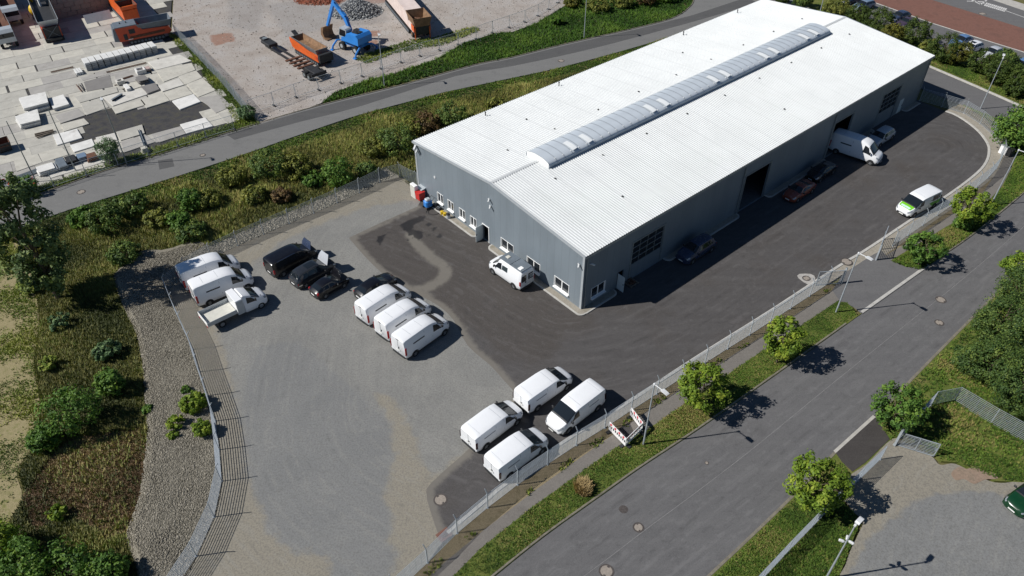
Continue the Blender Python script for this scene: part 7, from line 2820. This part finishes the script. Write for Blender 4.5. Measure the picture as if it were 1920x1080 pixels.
# row of stacked kerb packs
r0, r1 = G(164, 134), G(298, 100)
rdv = (r1 - r0)
rot = math.atan2(rdv.y, rdv.x)
me_layer = []
MT['pack'] = mat('kerb_pack_grey', (.33, .335, .33), .85, var=.1, scale=2)
MT['pack_top'] = mat('kerb_pack_top', (.60, .60, .58), .85, var=.06, scale=2)
m = MB()
m.bbox((0, 0, .14), (rdv.length / 12 - .10, 2.2, .28), .02)
me_l = m.mesh('pack_layer', MT['pack'])
m = MB()
m.bbox((0, 0, .14), (rdv.length / 12 - .10, 2.2, .28), .02)
me_top = m.mesh('pack_layer', MT['pack_top'])
ordn = ['first', 'second', 'third', 'fourth', 'fifth', 'sixth', 'seventh', 'eighth', 'ninth', 'tenth', 'eleventh', 'last']
for i in range(12):
    p = r0 + rdv * ((i + .5) / 12) + Vector((-math.sin(rot), math.cos(rot), 0)) * 1.1
    st = empty('kerb_pack', (p.x, p.y, .03), rot + random.uniform(-.03, .03), label='%s stack of concrete packs in the row, counted from the kerb bundle end' % ordn[i], cat='concrete stack', group='row of stacked concrete packs')
    for k in range(4):
        link('pack_layer', me_top if k == 3 else me_l, st, (random.uniform(-.03, .03), random.uniform(-.05, .05), k * .31))
o = empty('kerb_bundle', G(148, 137), rot, label='short bundle of pale kerb stones beside the row of stacks', cat='kerb bundle')
for k in range(3):
    m = MB()
    m.bbox((-.3 + k * .32, 0, .22), (.28, 1.8, .42), .02)
    m.build('kerb_stone', MT['pack_top'], o)

# odds and ends on the slabs
def lump(name, label, px, parts, cat):
    root = empty(name, G(*px), rot, label=label, cat=cat)
    root.location.z = .06
    for nm, c, s, mt in parts:
        m = MB()
        m.bbox(c, s, .02)
        m.build(nm, mt, root)
    return root


lump('hollow_block', 'pale hollow concrete frame in the slab yard', (265, 137), [('side', (-.55, 0, .3), (.2, 1.3, .6), SLM[5]), ('side', (.55, 0, .3), (.2, 1.3, .6), SLM[5]), ('end', (0, .55, .3), (.9, .2, .6), SLM[5]), ('end', (0, -.55, .3), (.9, .2, .6), SLM[5])], 'concrete block')
lump('concrete_ring', 'small concrete block with hole in the slab yard', (227, 158), [('side', (-.4, 0, .35), (.25, 1.0, .5), SLM[3]), ('side', (.4, 0, .35), (.25, 1.0, .5), SLM[3]), ('end', (0, .4, .35), (.55, .2, .5), SLM[3]), ('end', (0, -.4, .35), (.55, .2, .5), SLM[3]), ('bearer', (0, 0, .05), (1.8, .12, .1), MT['wood'])], 'concrete block')
lump('concrete_bench', 'long pale concrete piece lying beside the block with hole', (240, 168), [('beam', (0, 0, .25), (.6, 1.8, .4), SLM[5]), ('bearer', (0, .5, .03), (1.4, .12, .06), MT['wood'])], 'concrete piece')
lump('paver_pallet', 'pinkish pallet of pavers beside the hollow frame', (276, 133), [('pallet_base', (0, 0, .08), (1.1, 1.1, .14), MT['wood']), ('paver_layer', (0, 0, .3), (1.0, 1.0, .26), mat('pink_pavers', (.42, .32, .29), .9))], 'paver pallet')
b = lump('steel_beam', 'dark steel beam on the pale slab', (221, 186), [('flange', (0, 0, .33), (2.0, .34, .05), MT['machine_grey']), ('flange', (0, 0, .03), (2.0, .34, .05), MT['machine_grey']), ('web', (0, 0, .18), (2.0, .06, .26), MT['machine_dark'])], 'steel beam')
b.rotation_euler.z = rot + .55
b = lump('channel_beam', 'long pale channel beam lying across the slabs', (267, 262), [('web', (0, 0, .08), (5.0, .22, .05), MT['trim_grey']), ('flange', (0, .11, .16), (5.0, .04, .2), MT['galv']), ('flange', (0, -.11, .16), (5.0, .04, .2), MT['galv'])], 'steel beam')
d = G(275, 281) - G(257, 234)
b.rotation_euler.z = math.atan2(d.y, d.x)
lump('beam_footing', 'pale concrete footing at the foot of the channel beam', (273, 285), [('block', (0, 0, .3), (.7, .7, .6), SLM[1]), ('base', (0, 0, .03), (1.0, 1.0, .08), SLM[0])], 'concrete block')
for lab, px, mt, s in (('stack of white boards at the road edge of the slab yard', (91, 322), SLM[5], (2.2, 1.6, .10)), ('blue grey steel frames stacked at the slab yard edge', (118, 312), MT['machine_grey'], (1.1, 2.4, .12)), ('dark steel frames next to the blue grey ones', (136, 305), MT['machine_dark'], (1.3, 1.6, .12)), ('pale blue crate at the slab yard edge', (156, 300), MT['steel_blue_paint'], (1.2, 1.2, .12)), ('brown reel of wire beside the pale blue crate', (174, 300), MT['rust'], (1.3, 1.2, .10))):
    lump('material_pile', lab, px, [('layer', (random.uniform(-.12, .12), random.uniform(-.12, .12), .08 + .16 * k), (s[0] * (1 - .05 * k), s[1], s[2]), mt) for k in range(4)], 'material pile')
o = empty('pipe_bundle', G(38, 333), 0, label='bundle of long grey pipes at the slab yard edge', cat='pipe bundle')
d = G(75, 318) - G(15, 340)
o.rotation_euler.z = math.atan2(d.y, d.x)
for k in range(7):
    m = MB()
    m.cyl((-2.8 + random.uniform(-.3, .3), -.45 + .15 * k, .1), (2.8 + random.uniform(-.3, .3), -.45 + .15 * k, .1), .065, n=8)
    m.build('pipe', MT['galv_dark'] if k % 2 else MT['machine_grey'], o, smooth=40)
o = empty('timber_pile', G(55, 246 + 8), rot, label='grey timber beams beside the lower slab stack', cat='timber pile')
o.location = G(84, 252, .05)
for k in range(5):
    m = MB()
    m.box((0, -.4 + .22 * k, .12 + .1 * (k % 2)), (2.2, .16, .14), 0, Matrix.Rotation(random.uniform(-.12, .12), 4, 'Z'))
    m.build('beam', MT['wood'], o)
o = empty('scrap_heap', G(22, 352), 0, label='heap of mixed scrap metal with red pieces by the road', cat='scrap heap')
for k in range(46):
    m = MB()
    s = (random.uniform(.3, 1.3), random.uniform(.06, .4), random.uniform(.04, .25))
    rr = abs(random.gauss(0, 1.1))
    a = random.uniform(0, 6.28)
    M = Matrix.Translation((rr * 1.3 * math.cos(a), rr * .8 * math.sin(a), .15 + max(0, .7 - rr * .4) * random.random())) @ Matrix.Rotation(random.uniform(0, 3), 4, 'Z') @ Matrix.Rotation(random.uniform(-.5, .5), 4, 'X')
    m.box((0, 0, 0), s, 0, M)
    m.build('scrap_piece', random.choice([MT['galv'], MT['galv_dark'], MT['trim_grey'], MT['rust'], MT['red_plastic'], MT['machine_grey']]), o)
for lab, a, b in (('pair of dark battens lying before the slab stacks', (200, 137), (275, 119)), ('short timber batten on the grey slab', (96, 137), (138, 127)), ('rust brown batten across the slab joints', (146, 160), (156, 173)), ('dark batten pair beside the block with hole', (222, 152), (250, 143))):
    o, L = axis_root('batten', lab, a, b, 'batten', .10)
    for s in (-1, 1):
        m = MB()
        m.box((0, s * .16, .04), (L, .09, .08))
        m.build('strip', MT['wood'] if s > 0 else MT['rust'], o)

# temporary fence along the stone lot
m = MB()
for z in (.12, 2.0):
    m.box((.5, 0, z), (1.0, .04, .04))
for x in (.005, .995):
    m.box((x, 0, 1.0), (.012, .04, 2.0))
for k in range(1, 22):
    m.box((k / 22, 0, 1.06), (.0022, .006, 1.9))
for k in range(1, 9):
    m.box((.5, 0, .12 + k * .21), (1.0, .005, .005))
me_hp = m.mesh('fence_panel', MT['galv'], fix=False)
m = MB()
m.bbox((0, 0, .07), (.24, .7, .14), .02)
me_hf = m.mesh('foot_block', MT['plastic'])
m = MB()
m.cyl((0, 0, 0), (0, 0, 2.05), .03, n=6)
m.cyl((0, 0, 1.5), (.0, -1.1, .1), .022, n=6)
me_hpo = m.mesh('fence_post', MT['galv'])
pts = resample(GP([(470, 214), (492, 208), (543, 187), (590, 172), (635, 158), (677, 145), (713, 130), (755, 117), (795, 103), (832, 93), (868, 82), (905, 70), (937, 57), (972, 48), (1010, 30), (1045, 8), (1060, -20)]), 3.5)
root = empty('site_fence', (pts[0].x, pts[0].y, .02), label='temporary mesh fence on rubber feet along the stone lot', cat='fence')
for i, p in enumerate(pts[:-1]):
    q = pts[i + 1]
    a = math.atan2(q.y - p.y, q.x - p.x)
    o = link('fence_panel', me_hp, root, (p.x - pts[0].x, p.y - pts[0].y, .04), (0, 0, a))
    o.scale = ((q - p).length, 1, 1)
    link('fence_post', me_hpo, root, (p.x - pts[0].x, p.y - pts[0].y, 0), (0, 0, a))
    link('foot_block', me_hf, root, (p.x - pts[0].x, p.y - pts[0].y, 0), (0, 0, a))
fence('slab_yard_fence', 'old mesh fence between the slab yard and the stone lot', GP([(330, 66), (352, 88), (390, 128), (430, 172), (468, 218)]), panel=ME_PANEL_D, post=post_mesh(1.9, 0))
pts = resample(GP([(440, 243), (375, 262), (300, 286), (200, 318), (113, 346), (40, 373)]), 3.5)
root = empty('roadside_mesh_fence', (pts[0].x, pts[0].y, .0), label='temporary mesh fence between the slab yard and the back road', cat='fence')
for i, p in enumerate(pts[:-1]):
    q = pts[i + 1]
    a = math.atan2(q.y - p.y, q.x - p.x)
    o = link('fence_panel', me_hp, root, (p.x - pts[0].x, p.y - pts[0].y, .04), (0, 0, a))
    o.scale = ((q - p).length, 1, 1)
    link('foot_block', me_hf, root, (p.x - pts[0].x, p.y - pts[0].y, 0), (0, 0, a))
